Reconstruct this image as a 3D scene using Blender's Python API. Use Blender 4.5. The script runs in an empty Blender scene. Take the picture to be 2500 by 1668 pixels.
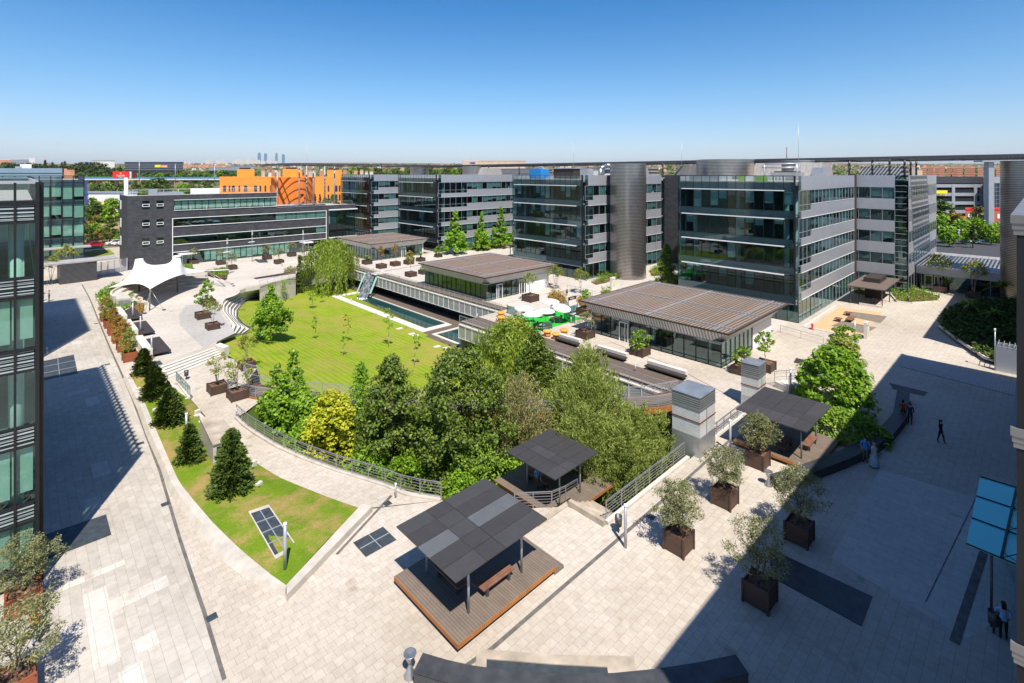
import bpy, bmesh, math, random
from mathutils import Vector, Matrix
from mathutils.geometry import tessellate_polygon
rad = math.radians
S = bpy.context.scene
COL = S.collection
R = random.Random(11)

# ---------------------------------------------------------------- survey of the place
# World axes follow the campus grid: +X runs away to the right, +Y away to the left.
FOC, EYE, HORIZ, MIDX, YAW = 1249.0, 20.4, 424.0, 1250.0, rad(43.94)
CU, SU = math.cos(YAW), math.sin(YAW)

def gd(px, Y):
    X = (px - MIDX) / FOC * Y
    return (X*CU + Y*SU, -X*SU + Y*CU)

def g(px, py, z=0.0):
    return gd(px, FOC*(EYE - z)/(py - HORIZ))

def g3(px, py, z=0.0):
    u, v = g(px, py, z)
    return (u, v, z)

def dep(u, v):
    return u*SU + v*CU

def zat(py, u, v):
    return EYE - (py - HORIZ)*dep(u, v)/FOC

# ---------------------------------------------------------------- materials
MATS = {}

def _new(name):
    m = bpy.data.materials.new(name)
    m.use_nodes = True
    nt = m.node_tree
    nt.nodes.clear()
    out = nt.nodes.new('ShaderNodeOutputMaterial')
    MATS[name] = m
    return m, nt, out

def nd(nt, t, **kw):
    n = nt.nodes.new(t)
    for k, v in kw.items():
        if k in n.inputs.keys():
            n.inputs[k].default_value = v
        else:
            setattr(n, k, v)
    return n

def c4(c):
    return (c[0], c[1], c[2], 1.0)

def ramp(nt, stops, fac):
    r = nt.nodes.new('ShaderNodeValToRGB')
    el = r.color_ramp.elements
    while len(el) < len(stops):
        el.new(0.5)
    for e, (p, c) in zip(el, stops):
        e.position = p
        e.color = c4(c)
    nt.links.new(fac, r.inputs[0])
    return r.outputs[0]

def mixc(nt, fac, a, b, mode='MIX'):
    m = nt.nodes.new('ShaderNodeMixRGB')
    m.blend_type = mode
    for i, x in enumerate((fac, a, b)):
        if isinstance(x, (int, float)):
            m.inputs[i].default_value = x
        elif isinstance(x, tuple):
            m.inputs[i].default_value = c4(x)
        else:
            nt.links.new(x, m.inputs[i])
    return m.outputs[0]

def mth(nt, op, a, b=None):
    m = nt.nodes.new('ShaderNodeMath')
    m.operation = op
    for i, x in enumerate((a, b)):
        if x is None:
            continue
        if isinstance(x, (int, float)):
            m.inputs[i].default_value = x
        else:
            nt.links.new(x, m.inputs[i])
    return m.outputs[0]

def noise(nt, scale, detail=3.0, vec=None, rough=0.55):
    n = nd(nt, 'ShaderNodeTexNoise')
    n.inputs['Scale'].default_value = scale
    n.inputs['Detail'].default_value = detail
    n.inputs['Roughness'].default_value = rough
    if vec is not None:
        nt.links.new(vec, n.inputs['Vector'])
    return n.outputs['Fac']

def coords(nt, world=True, scale=(1, 1, 1), rot=(0, 0, 0)):
    src = nd(nt, 'ShaderNodeNewGeometry').outputs['Position'] if world else nd(nt, 'ShaderNodeTexCoord').outputs['Object']
    mp = nd(nt, 'ShaderNodeMapping')
    mp.inputs['Scale'].default_value = scale
    mp.inputs['Rotation'].default_value = rot
    nt.links.new(src, mp.inputs['Vector'])
    return mp.outputs[0]

def principled(nt, out, col, rough=0.6, metal=0.0, spec=0.5, bump=None, bstr=0.3, bdist=0.02):
    p = nt.nodes.new('ShaderNodeBsdfPrincipled')
    for key, x in (('Base Color', col), ('Roughness', rough), ('Metallic', metal)):
        if isinstance(x, (int, float)):
            p.inputs[key].default_value = x
        elif isinstance(x, tuple):
            p.inputs[key].default_value = c4(x)
        else:
            nt.links.new(x, p.inputs[key])
    p.inputs['Specular IOR Level'].default_value = spec
    if bump is not None:
        b = nt.nodes.new('ShaderNodeBump')
        b.inputs['Strength'].default_value = bstr
        b.inputs['Distance'].default_value = bdist
        nt.links.new(bump, b.inputs['Height'])
        nt.links.new(b.outputs[0], p.inputs['Normal'])
    nt.links.new(p.outputs[0], out.inputs[0])
    return p

def plain(name, col, rough=0.6, metal=0.0, var=0.18, scale=3.0, spec=0.4, world=True, bstr=0.0, detail=4.0):
    """A weathered plain surface: two tones of one colour mixed by noise."""
    m, nt, out = _new(name)
    v = coords(nt, world)
    n = noise(nt, scale, detail, v)
    lo = tuple(c*(1-var) for c in col)
    hi = tuple(min(1, c*(1+var)) for c in col)
    col_o = ramp(nt, [(0.3, lo), (0.7, hi)], n)
    principled(nt, out, col_o, rough, metal, spec, bump=n if bstr else None, bstr=bstr)
    return m

def paving(name, c1, c2, joint, bw, bh, mortar, stain=0.25, rot=0.0, freq=2):
    m, nt, out = _new(name)
    v = coords(nt, True, rot=(0, 0, rot))
    b = nd(nt, 'ShaderNodeTexBrick')
    nt.links.new(v, b.inputs['Vector'])
    b.inputs['Color1'].default_value = c4(c1)
    b.inputs['Color2'].default_value = c4(c2)
    b.inputs['Mortar'].default_value = c4(joint)
    b.inputs['Scale'].default_value = 1.0
    b.inputs['Mortar Size'].default_value = mortar
    b.inputs['Mortar Smooth'].default_value = 0.4
    b.inputs['Brick Width'].default_value = bw
    b.inputs['Row Height'].default_value = bh
    b.offset_frequency = freq
    big = noise(nt, 0.09, 5, v, 0.6)
    st = ramp(nt, [(0.32, (1-stain, 1-stain*1.08, 1-stain*1.25)), (0.6, (1, 1, 1))], big)
    fine = noise(nt, 2.2, 5, v, 0.7)
    st2 = ramp(nt, [(0.28, (0.82, 0.805, 0.78)), (0.62, (1, 1, 1))], fine)
    spots = noise(nt, 0.7, 2, v)
    st3 = ramp(nt, [(0.24, (0.78, 0.74, 0.68)), (0.34, (1, 1, 1))], spots)
    col = mixc(nt, 1.0, mixc(nt, 1.0, mixc(nt, 1.0, b.outputs[0], st, 'MULTIPLY'), st2, 'MULTIPLY'), st3, 'MULTIPLY')
    principled(nt, out, col, 0.75, 0, 0.25, bump=b.outputs['Fac'], bstr=-0.25, bdist=0.01)
    return m

def striped(name, ca, cb, period, axis='X', duty=0.5, rough=0.6, metal=0.0, var=0.15, world=True, bstr=0.4, vs=(1, 1, 1)):
    """Planks, slats, ribs: repeated grooves along one axis."""
    m, nt, out = _new(name)
    v = coords(nt, world)
    sep = nd(nt, 'ShaderNodeSeparateXYZ')
    nt.links.new(v, sep.inputs[0])
    w = mth(nt, 'FRACT', mth(nt, 'DIVIDE', sep.outputs[axis], period))
    groove = mth(nt, 'LESS_THAN', w, duty)
    cell = mth(nt, 'FLOOR', mth(nt, 'DIVIDE', sep.outputs[axis], period))
    wn = nd(nt, 'ShaderNodeTexWhiteNoise')
    wn.noise_dimensions = '1D'
    nt.links.new(cell, wn.inputs['W'])
    tone = ramp(nt, [(0, tuple(c*(1-var) for c in ca)), (1, tuple(min(1, c*(1+var)) for c in ca))], wn.outputs['Value'])
    nz = noise(nt, 1.6, 5, v, 0.7)
    tone = mixc(nt, 0.5, tone, ramp(nt, [(0.25, tuple(c*0.6 for c in ca)), (0.75, tuple(min(1, c*1.25) for c in ca))], nz))
    col = mixc(nt, groove, tone, cb)
    principled(nt, out, col, rough, metal, 0.4, bump=groove, bstr=-bstr, bdist=0.02)
    return m

def glass(name, tint, refl=0.10, rough=0.01, wob=0.0):
    m, nt, out = _new(name)
    tr = nd(nt, 'ShaderNodeBsdfTransparent')
    tr.inputs[0].default_value = c4([q**0.5 for q in tint])      # a pane has two faces
    gl = nd(nt, 'ShaderNodeBsdfGlossy')
    gl.inputs['Color'].default_value = (0.72, 0.90, 0.93, 1)
    gl.inputs['Roughness'].default_value = rough
    lw = nd(nt, 'ShaderNodeLayerWeight')
    lw.inputs['Blend'].default_value = 0.5
    if wob:
        n = noise(nt, 0.55, 1, coords(nt, True))
        b = nd(nt, 'ShaderNodeBump')
        b.inputs['Strength'].default_value = wob
        b.inputs['Distance'].default_value = 0.05
        nt.links.new(n, b.inputs['Height'])
        nt.links.new(b.outputs[0], gl.inputs['Normal'])
    f = mth(nt, 'ADD', mth(nt, 'MULTIPLY', mth(nt, 'POWER', lw.outputs['Facing'], 4.0), 0.85), 0.03+refl*0.7)
    f = mth(nt, 'MINIMUM', f, 0.95)
    mx = nd(nt, 'ShaderNodeMixShader')
    nt.links.new(f, mx.inputs[0])
    nt.links.new(tr.outputs[0], mx.inputs[1])
    nt.links.new(gl.outputs[0], mx.inputs[2])
    nt.links.new(mx.outputs[0], out.inputs[0])
    return m

def leaf(name, dark, mid, light, trans=0.35, gloss=0.06, k=1.95):
    dark, mid, light = [tuple(q*k for q in c) for c in (dark, mid, light)]
    """Foliage: every leaf its own tone, clumps drifting between hues."""
    m, nt, out = _new(name)
    ge = nd(nt, 'ShaderNodeNewGeometry')
    n = noise(nt, 0.9, 2, ge.outputs['Position'])
    f = mth(nt, 'ADD', mth(nt, 'MULTIPLY', ge.outputs['Random Per Island'], 0.65), mth(nt, 'MULTIPLY', n, 0.35))
    col = ramp(nt, [(0.15, dark), (0.5, mid), (0.85, light)], f)
    d = nd(nt, 'ShaderNodeBsdfDiffuse')
    t = nd(nt, 'ShaderNodeBsdfTranslucent')
    gl = nd(nt, 'ShaderNodeBsdfGlossy')
    gl.inputs['Roughness'].default_value = 0.55
    gl.inputs['Color'].default_value = (0.6, 0.66, 0.5, 1)
    nt.links.new(col, d.inputs[0])
    nt.links.new(mixc(nt, 1.0, col, (1.0, 1.1, 0.45), 'MULTIPLY'), t.inputs[0])
    a = nd(nt, 'ShaderNodeMixShader')
    a.inputs[0].default_value = trans
    nt.links.new(d.outputs[0], a.inputs[1]); nt.links.new(t.outputs[0], a.inputs[2])
    b = nd(nt, 'ShaderNodeMixShader')
    b.inputs[0].default_value = gloss
    nt.links.new(a.outputs[0], b.inputs[1]); nt.links.new(gl.outputs[0], b.inputs[2])
    nt.links.new(b.outputs[0], out.inputs[0])
    return m

def louvre(name, ca, cb, period, duty, axis='Z', rough=0.4, metal=0.3):
    return striped(name, ca, cb, period, axis, duty, rough, metal, 0.05, True, 0.8)

# ---------------------------------------------------------------- mesh builder
class MB:
    def __init__(s):
        s.v, s.f, s.m, s.sm = [], [], [], []

    def face(s, pts, m=0, smooth=False):
        i = len(s.v)
        s.v += [tuple(p) for p in pts]
        s.f.append(tuple(range(i, i+len(pts))))
        s.m.append(m); s.sm.append(smooth)

    def box(s, x0, x1, y0, y1, z0, z1, m=0):
        x0, x1 = min(x0, x1), max(x0, x1); y0, y1 = min(y0, y1), max(y0, y1); z0, z1 = min(z0, z1), max(z0, z1)
        i = len(s.v)
        s.v += [(x0, y0, z0), (x1, y0, z0), (x1, y1, z0), (x0, y1, z0), (x0, y0, z1), (x1, y0, z1), (x1, y1, z1), (x0, y1, z1)]
        for q in ((3, 2, 1, 0), (4, 5, 6, 7), (0, 1, 5, 4), (1, 2, 6, 5), (2, 3, 7, 6), (3, 0, 4, 7)):
            s.f.append(tuple(i+k for k in q)); s.m.append(m); s.sm.append(False)

    def hexa(s, b, t, m=0):
        i = len(s.v)
        s.v += [tuple(p) for p in b] + [tuple(p) for p in t]
        n = len(b)
        s.f.append(tuple(i+k for k in reversed(range(n)))); s.f.append(tuple(i+n+k for k in range(n)))
        for k in range(n):
            s.f.append((i+k, i+(k+1) % n, i+n+(k+1) % n, i+n+k))
        s.m += [m]*(n+2); s.sm += [False]*(n+2)

    def prism(s, poly, z0, z1, m=0):
        if sum(poly[k-1][0]*poly[k][1]-poly[k][0]*poly[k-1][1] for k in range(len(poly))) < 0:
            poly = poly[::-1]
        s.hexa([(p[0], p[1], z0) for p in poly], [(p[0], p[1], z1) for p in poly], m)

    def obox(s, c, size, rz, z0, z1, m=0):
        a, b = size[0]/2, size[1]/2
        co, si = math.cos(rz), math.sin(rz)
        s.prism([(c[0]+x*co-y*si, c[1]+x*si+y*co) for x, y in ((-a, -b), (a, -b), (a, b), (-a, b))], z0, z1, m)

    def beam(s, p0, p1, w, h, m=0):
        """A rectangular bar between two points."""
        p0, p1 = Vector(p0), Vector(p1)
        d = (p1-p0).normalized()
        up = Vector((0, 0, 1)) if abs(d.z) < 0.95 else Vector((1, 0, 0))
        x = d.cross(up).normalized(); y = x.cross(d).normalized()
        q = [x*(a*w/2)+y*(b*h/2) for a, b in ((-1, -1), (1, -1), (1, 1), (-1, 1))]
        s.hexa([p0+k for k in q], [p1+k for k in q], m)

    def tube(s, p0, p1, r0, r1=None, n=8, m=0, caps=True):
        r1 = r0 if r1 is None else r1
        p0, p1 = Vector(p0), Vector(p1)
        d = (p1-p0).normalized()
        up = Vector((0, 0, 1)) if abs(d.z) < 0.95 else Vector((1, 0, 0))
        x = d.cross(up).normalized(); y = d.cross(x).normalized()
        i = len(s.v)
        for p, r in ((p0, r0), (p1, r1)):
            for k in range(n):
                a = 2*math.pi*k/n
                s.v.append(tuple(p + x*(r*math.cos(a)) + y*(r*math.sin(a))))
        for k in range(n):
            s.f.append((i+k, i+(k+1) % n, i+n+(k+1) % n, i+n+k)); s.m.append(m); s.sm.append(True)
        if caps:
            s.f.append(tuple(i+k for k in reversed(range(n)))); s.f.append(tuple(i+n+k for k in range(n)))
            s.m += [m, m]; s.sm += [False, False]

    def path(s, pts, r0, r1=None, n=7, m=0):
        r1 = r0 if r1 is None else r1
        k = len(pts)-1
        for j in range(k):
            s.tube(pts[j], pts[j+1], r0+(r1-r0)*j/k, r0+(r1-r0)*(j+1)/k, n, m, True)

    def lathe(s, c, prof, n=16, m=0, a0=0.0, a1=2*math.pi):
        i = len(s.v)
        full = abs(a1-a0-2*math.pi) < 1e-6
        k = n if full else n+1
        for r, z in prof:
            for j in range(k):
                a = a0+(a1-a0)*j/n
                s.v.append((c[0]+r*math.cos(a), c[1]+r*math.sin(a), c[2]+z))
        for q in range(len(prof)-1):
            for j in range(n):
                a, b = i+q*k+j, i+q*k+(j+1) % k
                s.f.append((a, b, b+k, a+k)); s.m.append(m); s.sm.append(True)

    def sphere(s, c, r, m=0, n=10, sz=1.0):
        s.lathe(c, [(max(1e-4, r*math.sin(math.pi*k/6)), -r*sz*math.cos(math.pi*k/6)) for k in range(7)], n, m)

    def tri(s, loops, z, m=0):
        """Flat polygon with holes; z is a number or a function of (x, y)."""
        zz = z if callable(z) else (lambda x, y: z)
        L = [[Vector((p[0], p[1], 0)) for p in l] for l in loops]
        flat = [p for l in L for p in l]
        i = len(s.v)
        s.v += [(p.x, p.y, zz(p.x, p.y)) for p in flat]
        for t in tessellate_polygon(L):
            a, b, c = (flat[k] for k in t)
            if (b-a).cross(c-a).z < 0:
                t = (t[0], t[2], t[1])
            s.f.append(tuple(i+k for k in t)); s.m.append(m); s.sm.append(False)

    def strip(s, A, B, m=0, smooth=False):
        """Ruled surface between two 3-D polylines of the same length."""
        for k in range(len(A)-1):
            s.face([A[k], B[k], B[k+1], A[k+1]], m, smooth)

    def build(s, name, mats, parent=None, local=False):
        me = bpy.data.meshes.new(name)
        off = Vector((0, 0, 0))
        if parent is not None and not local:
            p = parent
            while p is not None:
                off += p.location
                p = p.parent
        me.from_pydata([(a-off.x, b-off.y, c-off.z) for a, b, c in s.v], [], s.f)
        mats = mats if isinstance(mats, (list, tuple)) else [mats]
        for q in mats:
            me.materials.append(MATS[q] if isinstance(q, str) else q)
        me.polygons.foreach_set('material_index', s.m)
        me.polygons.foreach_set('use_smooth', s.sm)
        me.update()
        o = bpy.data.objects.new(name, me)
        COL.objects.link(o)
        if parent is not None:
            o.parent = parent
        return o

def tag(o, label=None, cat=None, group=None, kind=None):
    if label: o['label'] = label
    if cat: o['category'] = cat
    if group: o['group'] = group
    if kind: o['kind'] = kind
    return o

def thing(name, label, cat, loc=(0, 0, 0), group=None, rz=0.0):
    o = bpy.data.objects.new(name, None)
    o.empty_display_size = 0.3
    COL.objects.link(o)
    o.location = loc if len(loc) == 3 else (loc[0], loc[1], 0)
    o.rotation_euler = (0, 0, rz)
    return tag(o, label, cat, group)

def clone(o, loc, rz=0.0, label=None, scale=1.0, group=None, parent=None):
    """Copy a thing with its parts and their sub-parts (mesh data shared)."""
    c = o.copy()
    COL.objects.link(c)
    if parent is None:
        c.location = loc if len(loc) == 3 else (loc[0], loc[1], 0)
        c.rotation_euler = (0, 0, rz)
        c.scale = (scale,)*3 if isinstance(scale, (int, float)) else scale
        if label: c['label'] = label
        if group: c['group'] = group
    else:
        c.parent = parent
    for ch in [k for k in o.children]:
        clone(ch, None, parent=c)
    return c

class Proto:
    """First placement moves the original, later ones copy it."""
    def __init__(s, root):
        s.root, s.used = root, False

    def put(s, loc, rz=0.0, label=None, scale=1.0, group=None):
        if s.used:
            return clone(s.root, loc, rz, label, scale, group)
        s.used = True
        o = s.root
        o.location = loc if len(loc) == 3 else (loc[0], loc[1], 0)
        o.rotation_euler = (0, 0, rz)
        o.scale = (scale,)*3 if isinstance(scale, (int, float)) else scale
        if label: o['label'] = label
        if group: o['group'] = group
        return o

def one(mb, name, mats, label, cat, group=None):
    return tag(mb.build(name, mats), label, cat, group)

def struct(mb, name, mats):
    return tag(mb.build(name, mats), kind='structure')
# ---------------------------------------------------------------- palette
paving('paving_plaza', (0.585, 0.515, 0.435), (0.53, 0.464, 0.39), (0.33, 0.28, 0.23), 0.45, 0.43, 0.0085, 0.2)
paving('paving_walk', (0.55, 0.50, 0.435), (0.475, 0.43, 0.375), (0.32, 0.285, 0.245), 0.80, 0.44, 0.009, 0.18, rad(90))
paving('paving_pale', (0.63, 0.58, 0.52), (0.58, 0.535, 0.48), (0.42, 0.39, 0.35), 1.3, 0.6, 0.012, 0.12, rad(90))
paving('paving_court', (0.60, 0.545, 0.48), (0.565, 0.51, 0.45), (0.44, 0.40, 0.35), 1.2, 1.2, 0.012, 0.15)
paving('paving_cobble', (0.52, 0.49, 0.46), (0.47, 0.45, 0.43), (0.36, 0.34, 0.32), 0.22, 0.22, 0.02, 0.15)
plain('concrete', (0.50, 0.45, 0.385), 0.8, 0, 0.14, 1.4, bstr=0.1)
plain('concrete_light', (0.62, 0.565, 0.495), 0.75, 0, 0.1, 1.8, bstr=0.08)
plain('concrete_stained', (0.40, 0.335, 0.26), 0.85, 0, 0.3, 0.9, bstr=0.15)
plain('white_paint', (0.78, 0.77, 0.75), 0.5, 0, 0.05, 2.0)
plain('white_alu', (0.42, 0.43, 0.46), 0.36, 0.35, 0.05, 0.8)
plain('alu_grey', (0.42, 0.43, 0.45), 0.38, 0.4, 0.06, 1.2)
plain('drain_slot', (0.13, 0.12, 0.105), 0.8, 0, 0.3, 2)
plain('screen_grey', (0.34, 0.34, 0.335), 0.5, 0.2, 0.12, 0.7)
plain('steel', (0.45, 0.45, 0.45), 0.38, 0.8, 0.06, 6)
plain('steel_dark', (0.10, 0.10, 0.105), 0.45, 0.5, 0.15, 4)
plain('galv', (0.46, 0.48, 0.49), 0.42, 0.7, 0.2, 1.2)
plain('black_frame', (0.018, 0.018, 0.02), 0.4, 0.2, 0.2, 3)
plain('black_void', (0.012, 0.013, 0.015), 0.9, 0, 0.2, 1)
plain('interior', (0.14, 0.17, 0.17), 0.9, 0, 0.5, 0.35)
plain('interior_floor', (0.22, 0.23, 0.22), 0.7, 0, 0.2, 0.5)
plain('blind', (0.66, 0.72, 0.69), 0.8, 0, 0.14, 0.8)
plain('blind_pale', (0.60, 0.65, 0.60), 0.8, 0, 0.08, 0.9)
plain('column_white', (0.80, 0.82, 0.80), 0.6, 0, 0.03, 1)
plain('slate_coping', (0.33, 0.315, 0.30), 0.8, 0, 0.12, 1)
plain('roof_gravel', (0.42, 0.39, 0.355), 0.95, 0, 0.2, 5, bstr=0.2)
plain('stone_black', (0.055, 0.056, 0.06), 0.5, 0, 0.3, 1.5, bstr=0.1)
plain('corten', (0.17, 0.065, 0.035), 0.8, 0.1, 0.3, 2.5, bstr=0.15)
plain('planter_brown', (0.075, 0.045, 0.033), 0.6, 0.1, 0.2, 3)
plain('ledge_metal', (0.22, 0.215, 0.21), 0.45, 0.4, 0.08, 1)
plain('soil', (0.16, 0.085, 0.05), 0.95, 0, 0.55, 9, bstr=0.5)
plain('bark', (0.12, 0.095, 0.07), 0.9, 0, 0.35, 6, bstr=0.3)
plain('bark_pale', (0.30, 0.27, 0.22), 0.9, 0, 0.25, 6, bstr=0.2)
plain('membrane', (0.80, 0.775, 0.72), 0.6, 0, 0.03, 0.6)
plain('canvas', (0.85, 0.85, 0.85), 0.7, 0, 0.02, 2)
plain('orange_render', (0.85, 0.30, 0.045), 0.75, 0, 0.07, 0.35)
plain('orange_deep', (0.82, 0.20, 0.025), 0.7, 0, 0.06, 0.35)
plain('orange_cloth', (0.80, 0.33, 0.06), 0.7, 0, 0.1, 4)
plain('turf_carpet', (0.015, 0.40, 0.03), 0.95, 0, 0.1, 8)
plain('red_paint', (0.62, 0.025, 0.02), 0.35, 0, 0.08, 2)
plain('red_brick', (0.42, 0.12, 0.06), 0.85, 0, 0.18, 1.2)
plain('terracotta', (0.55, 0.26, 0.16), 0.85, 0, 0.2, 0.05)
plain('beige_wall', (0.56, 0.43, 0.32), 0.85, 0, 0.1, 0.1)
plain('city_white', (0.66, 0.62, 0.56), 0.85, 0, 0.12, 0.02)
plain('tower_blue', (0.16, 0.26, 0.36), 0.3, 0.2, 0.2, 0.03)
plain('glass_office_blue', (0.24, 0.34, 0.42), 0.25, 0.2, 0.1, 0.1)
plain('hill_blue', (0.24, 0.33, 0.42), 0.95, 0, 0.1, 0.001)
plain('navy', (0.03, 0.045, 0.08), 0.35, 0.1, 0.25, 0.3)
plain('blue_barrier', (0.04, 0.16, 0.36), 0.5, 0, 0.25, 0.05)
plain('green_barrier', (0.06, 0.30, 0.12), 0.5, 0, 0.25, 0.05)
plain('yellow_sign', (0.85, 0.72, 0.02), 0.6, 0, 0.05, 2)
plain('pink_sign', (0.75, 0.35, 0.28), 0.6, 0, 0.2, 0.2)
plain('billboard_red', (0.75, 0.03, 0.025), 0.5, 0, 0.05, 1)
plain('gold', (0.85, 0.60, 0.08), 0.5, 0, 0.05, 1)
plain('brown_sign', (0.10, 0.025, 0.025), 0.6, 0, 0.1, 1)
plain('blue_sign', (0.02, 0.07, 0.30), 0.5, 0, 0.1, 1)
plain('green_sign', (0.22, 0.62, 0.08), 0.5, 0, 0.05, 2)
plain('cyan_tank', (0.02, 0.22, 0.55), 0.5, 0, 0.1, 1)
plain('lime_panel', (0.25, 0.45, 0.10), 0.7, 0, 0.2, 1)
plain('asphalt', (0.055, 0.055, 0.058), 0.9, 0, 0.2, 3)
plain('dry_earth', (0.33, 0.215, 0.11), 0.95, 0, 0.3, 0.35, bstr=0.3)
plain('bark_chips', (0.55, 0.37, 0.20), 0.95, 0, 0.35, 7, bstr=0.6)
plain('mat_rubber', (0.20, 0.165, 0.13), 0.85, 0, 0.15, 1.5)
plain('tyre', (0.02, 0.02, 0.02), 0.8)
plain('car_red', (0.42, 0.012, 0.02), 0.22, 0.1, 0.05, 2)
plain('car_white', (0.75, 0.76, 0.77), 0.22, 0.0, 0.03, 2)
plain('grille_dark', (0.07, 0.085, 0.095), 0.55, 0.4, 0.25, 2.5)
plain('wood_bench', (0.20, 0.095, 0.06), 0.65, 0, 0.25, 3)
plain('wood_dark', (0.045, 0.035, 0.032), 0.7, 0, 0.25, 3)
plain('skin', (0.55, 0.33, 0.23), 0.6, 0, 0.05, 5)
plain('hair_dark', (0.02, 0.014, 0.01), 0.7)
plain('hair_fair', (0.40, 0.30, 0.17), 0.7)
plain('cloth_black', (0.012, 0.012, 0.014), 0.85)
plain('cloth_navy', (0.02, 0.03, 0.07), 0.85)
plain('cloth_blue', (0.05, 0.33, 0.78), 0.8)
plain('cloth_sky', (0.28, 0.50, 0.80), 0.8)
plain('cloth_red', (0.50, 0.02, 0.02), 0.8)
plain('cloth_grey', (0.45, 0.50, 0.52), 0.8)
plain('cloth_khaki', (0.22, 0.17, 0.12), 0.85)
plain('cloth_orange', (0.80, 0.22, 0.03), 0.8)

striped('deck_planks', (0.155, 0.115, 0.088), (0.035, 0.026, 0.02), 0.145, 'Y', 0.10)
striped('deck_planks_x', (0.20, 0.155, 0.12), (0.03, 0.024, 0.02), 0.145, 'X', 0.10)
striped('wood_fascia', (0.42, 0.165, 0.045), (0.10, 0.04, 0.015), 0.11, 'X', 0.14)
striped('planter_board', (0.095, 0.052, 0.036), (0.025, 0.014, 0.01), 0.115, 'Z', 0.10)
striped('planter_redwood', (0.30, 0.085, 0.035), (0.06, 0.02, 0.01), 0.13, 'Z', 0.10)
striped('roof_slats', (0.30, 0.225, 0.17), (0.055, 0.04, 0.032), 0.42, 'Y', 0.40, bstr=1.0, var=0.2)
striped('roof_slats_fine', (0.29, 0.20, 0.145), (0.075, 0.05, 0.038), 0.30, 'Y', 0.36, bstr=1.0, var=0.2)
striped('awning_x', (0.68, 0.67, 0.65), (0.27, 0.27, 0.28), 0.36, 'X', 0.45, 0.5, 0.2)
striped('awning_y', (0.68, 0.67, 0.65), (0.27, 0.27, 0.28), 0.36, 'Y', 0.45, 0.5, 0.2)
striped('ribbed_steel', (0.50, 0.46, 0.42), (0.16, 0.14, 0.125), 0.27, 'Z', 0.42, 0.30, 0.85, 0.05, bstr=0.8)
striped('canopy_slats', (0.085, 0.07, 0.062), (0.03, 0.025, 0.022), 0.5, 'Y', 0.4, 0.6, 0.2)
striped('roof_tiles_brown', (0.20, 0.15, 0.12), (0.08, 0.06, 0.05), 0.28, 'Y', 0.35)
striped('roof_panels', (0.40, 0.37, 0.345), (0.20, 0.18, 0.17), 0.9, 'Y', 0.06, 0.6, 0.3)
striped('roof_panels_x', (0.36, 0.36, 0.37), (0.15, 0.15, 0.155), 0.9, 'X', 0.08, 0.6, 0.3)
louvre('louvre_metal', (0.46, 0.52, 0.52), (0.02, 0.03, 0.03), 0.175, 0.48)
louvre('louvre_dark', (0.13, 0.13, 0.14), (0.02, 0.02, 0.02), 0.22, 0.5)
striped('mesh_panel', (0.40, 0.415, 0.43), (0.15, 0.16, 0.17), 0.16, 'Z', 0.42, 0.45, 0.6)
striped('tile_white', (0.66, 0.665, 0.65), (0.42, 0.42, 0.41), 0.115, 'Z', 0.22, 0.25, 0.1, 0.03)
striped('facade_stripe', (0.045, 0.05, 0.062), (0.012, 0.014, 0.02), 4.2, 'Z', 0.55, 0.5, 0.1)
striped('flat_windows', (0.48, 0.20, 0.12), (0.10, 0.06, 0.05), 3.0, 'Z', 0.36, 0.8)
striped('flat_windows_white', (0.72, 0.67, 0.60), (0.40, 0.38, 0.36), 3.2, 'Z', 0.36, 0.8, 0, 0.05)
striped('perforated_roof', (0.085, 0.078, 0.075), (0.05, 0.046, 0.045), 0.06, 'X', 0.4, 0.55, 0.35, 0.08, bstr=0.2)
striped('perforated_pale', (0.20, 0.205, 0.205), (0.12, 0.12, 0.12), 0.06, 'X', 0.4, 0.5, 0.4, 0.08, bstr=0.2)

def slate_mat():
    m, nt, out = _new('slate')
    b = nd(nt, 'ShaderNodeTexBrick')
    sp = nd(nt, 'ShaderNodeSeparateXYZ')
    nt.links.new(coords(nt, True), sp.inputs[0])
    cb = nd(nt, 'ShaderNodeCombineXYZ')
    nt.links.new(mth(nt, 'ADD', sp.outputs[0], sp.outputs[1]), cb.inputs[0])
    nt.links.new(sp.outputs[2], cb.inputs[1])
    nt.links.new(cb.outputs[0], b.inputs['Vector'])
    for k, v in (('Color1', c4((0.065, 0.066, 0.072))), ('Color2', c4((0.04, 0.041, 0.046))), ('Mortar', c4((0.025, 0.025, 0.028))), ('Scale', 1.0), ('Mortar Size', 0.012), ('Brick Width', 0.9), ('Row Height', 0.32)):
        b.inputs[k].default_value = v
    n = noise(nt, 0.8, 6, coords(nt, True), 0.75)
    col = mixc(nt, ramp(nt, [(0.5, (0, 0, 0)), (0.8, (0.35,)*3)], n), b.outputs[0], (0.16, 0.155, 0.15))
    principled(nt, out, col, 0.6, 0, 0.35, bump=b.outputs['Fac'], bstr=-0.3)
slate_mat()

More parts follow.
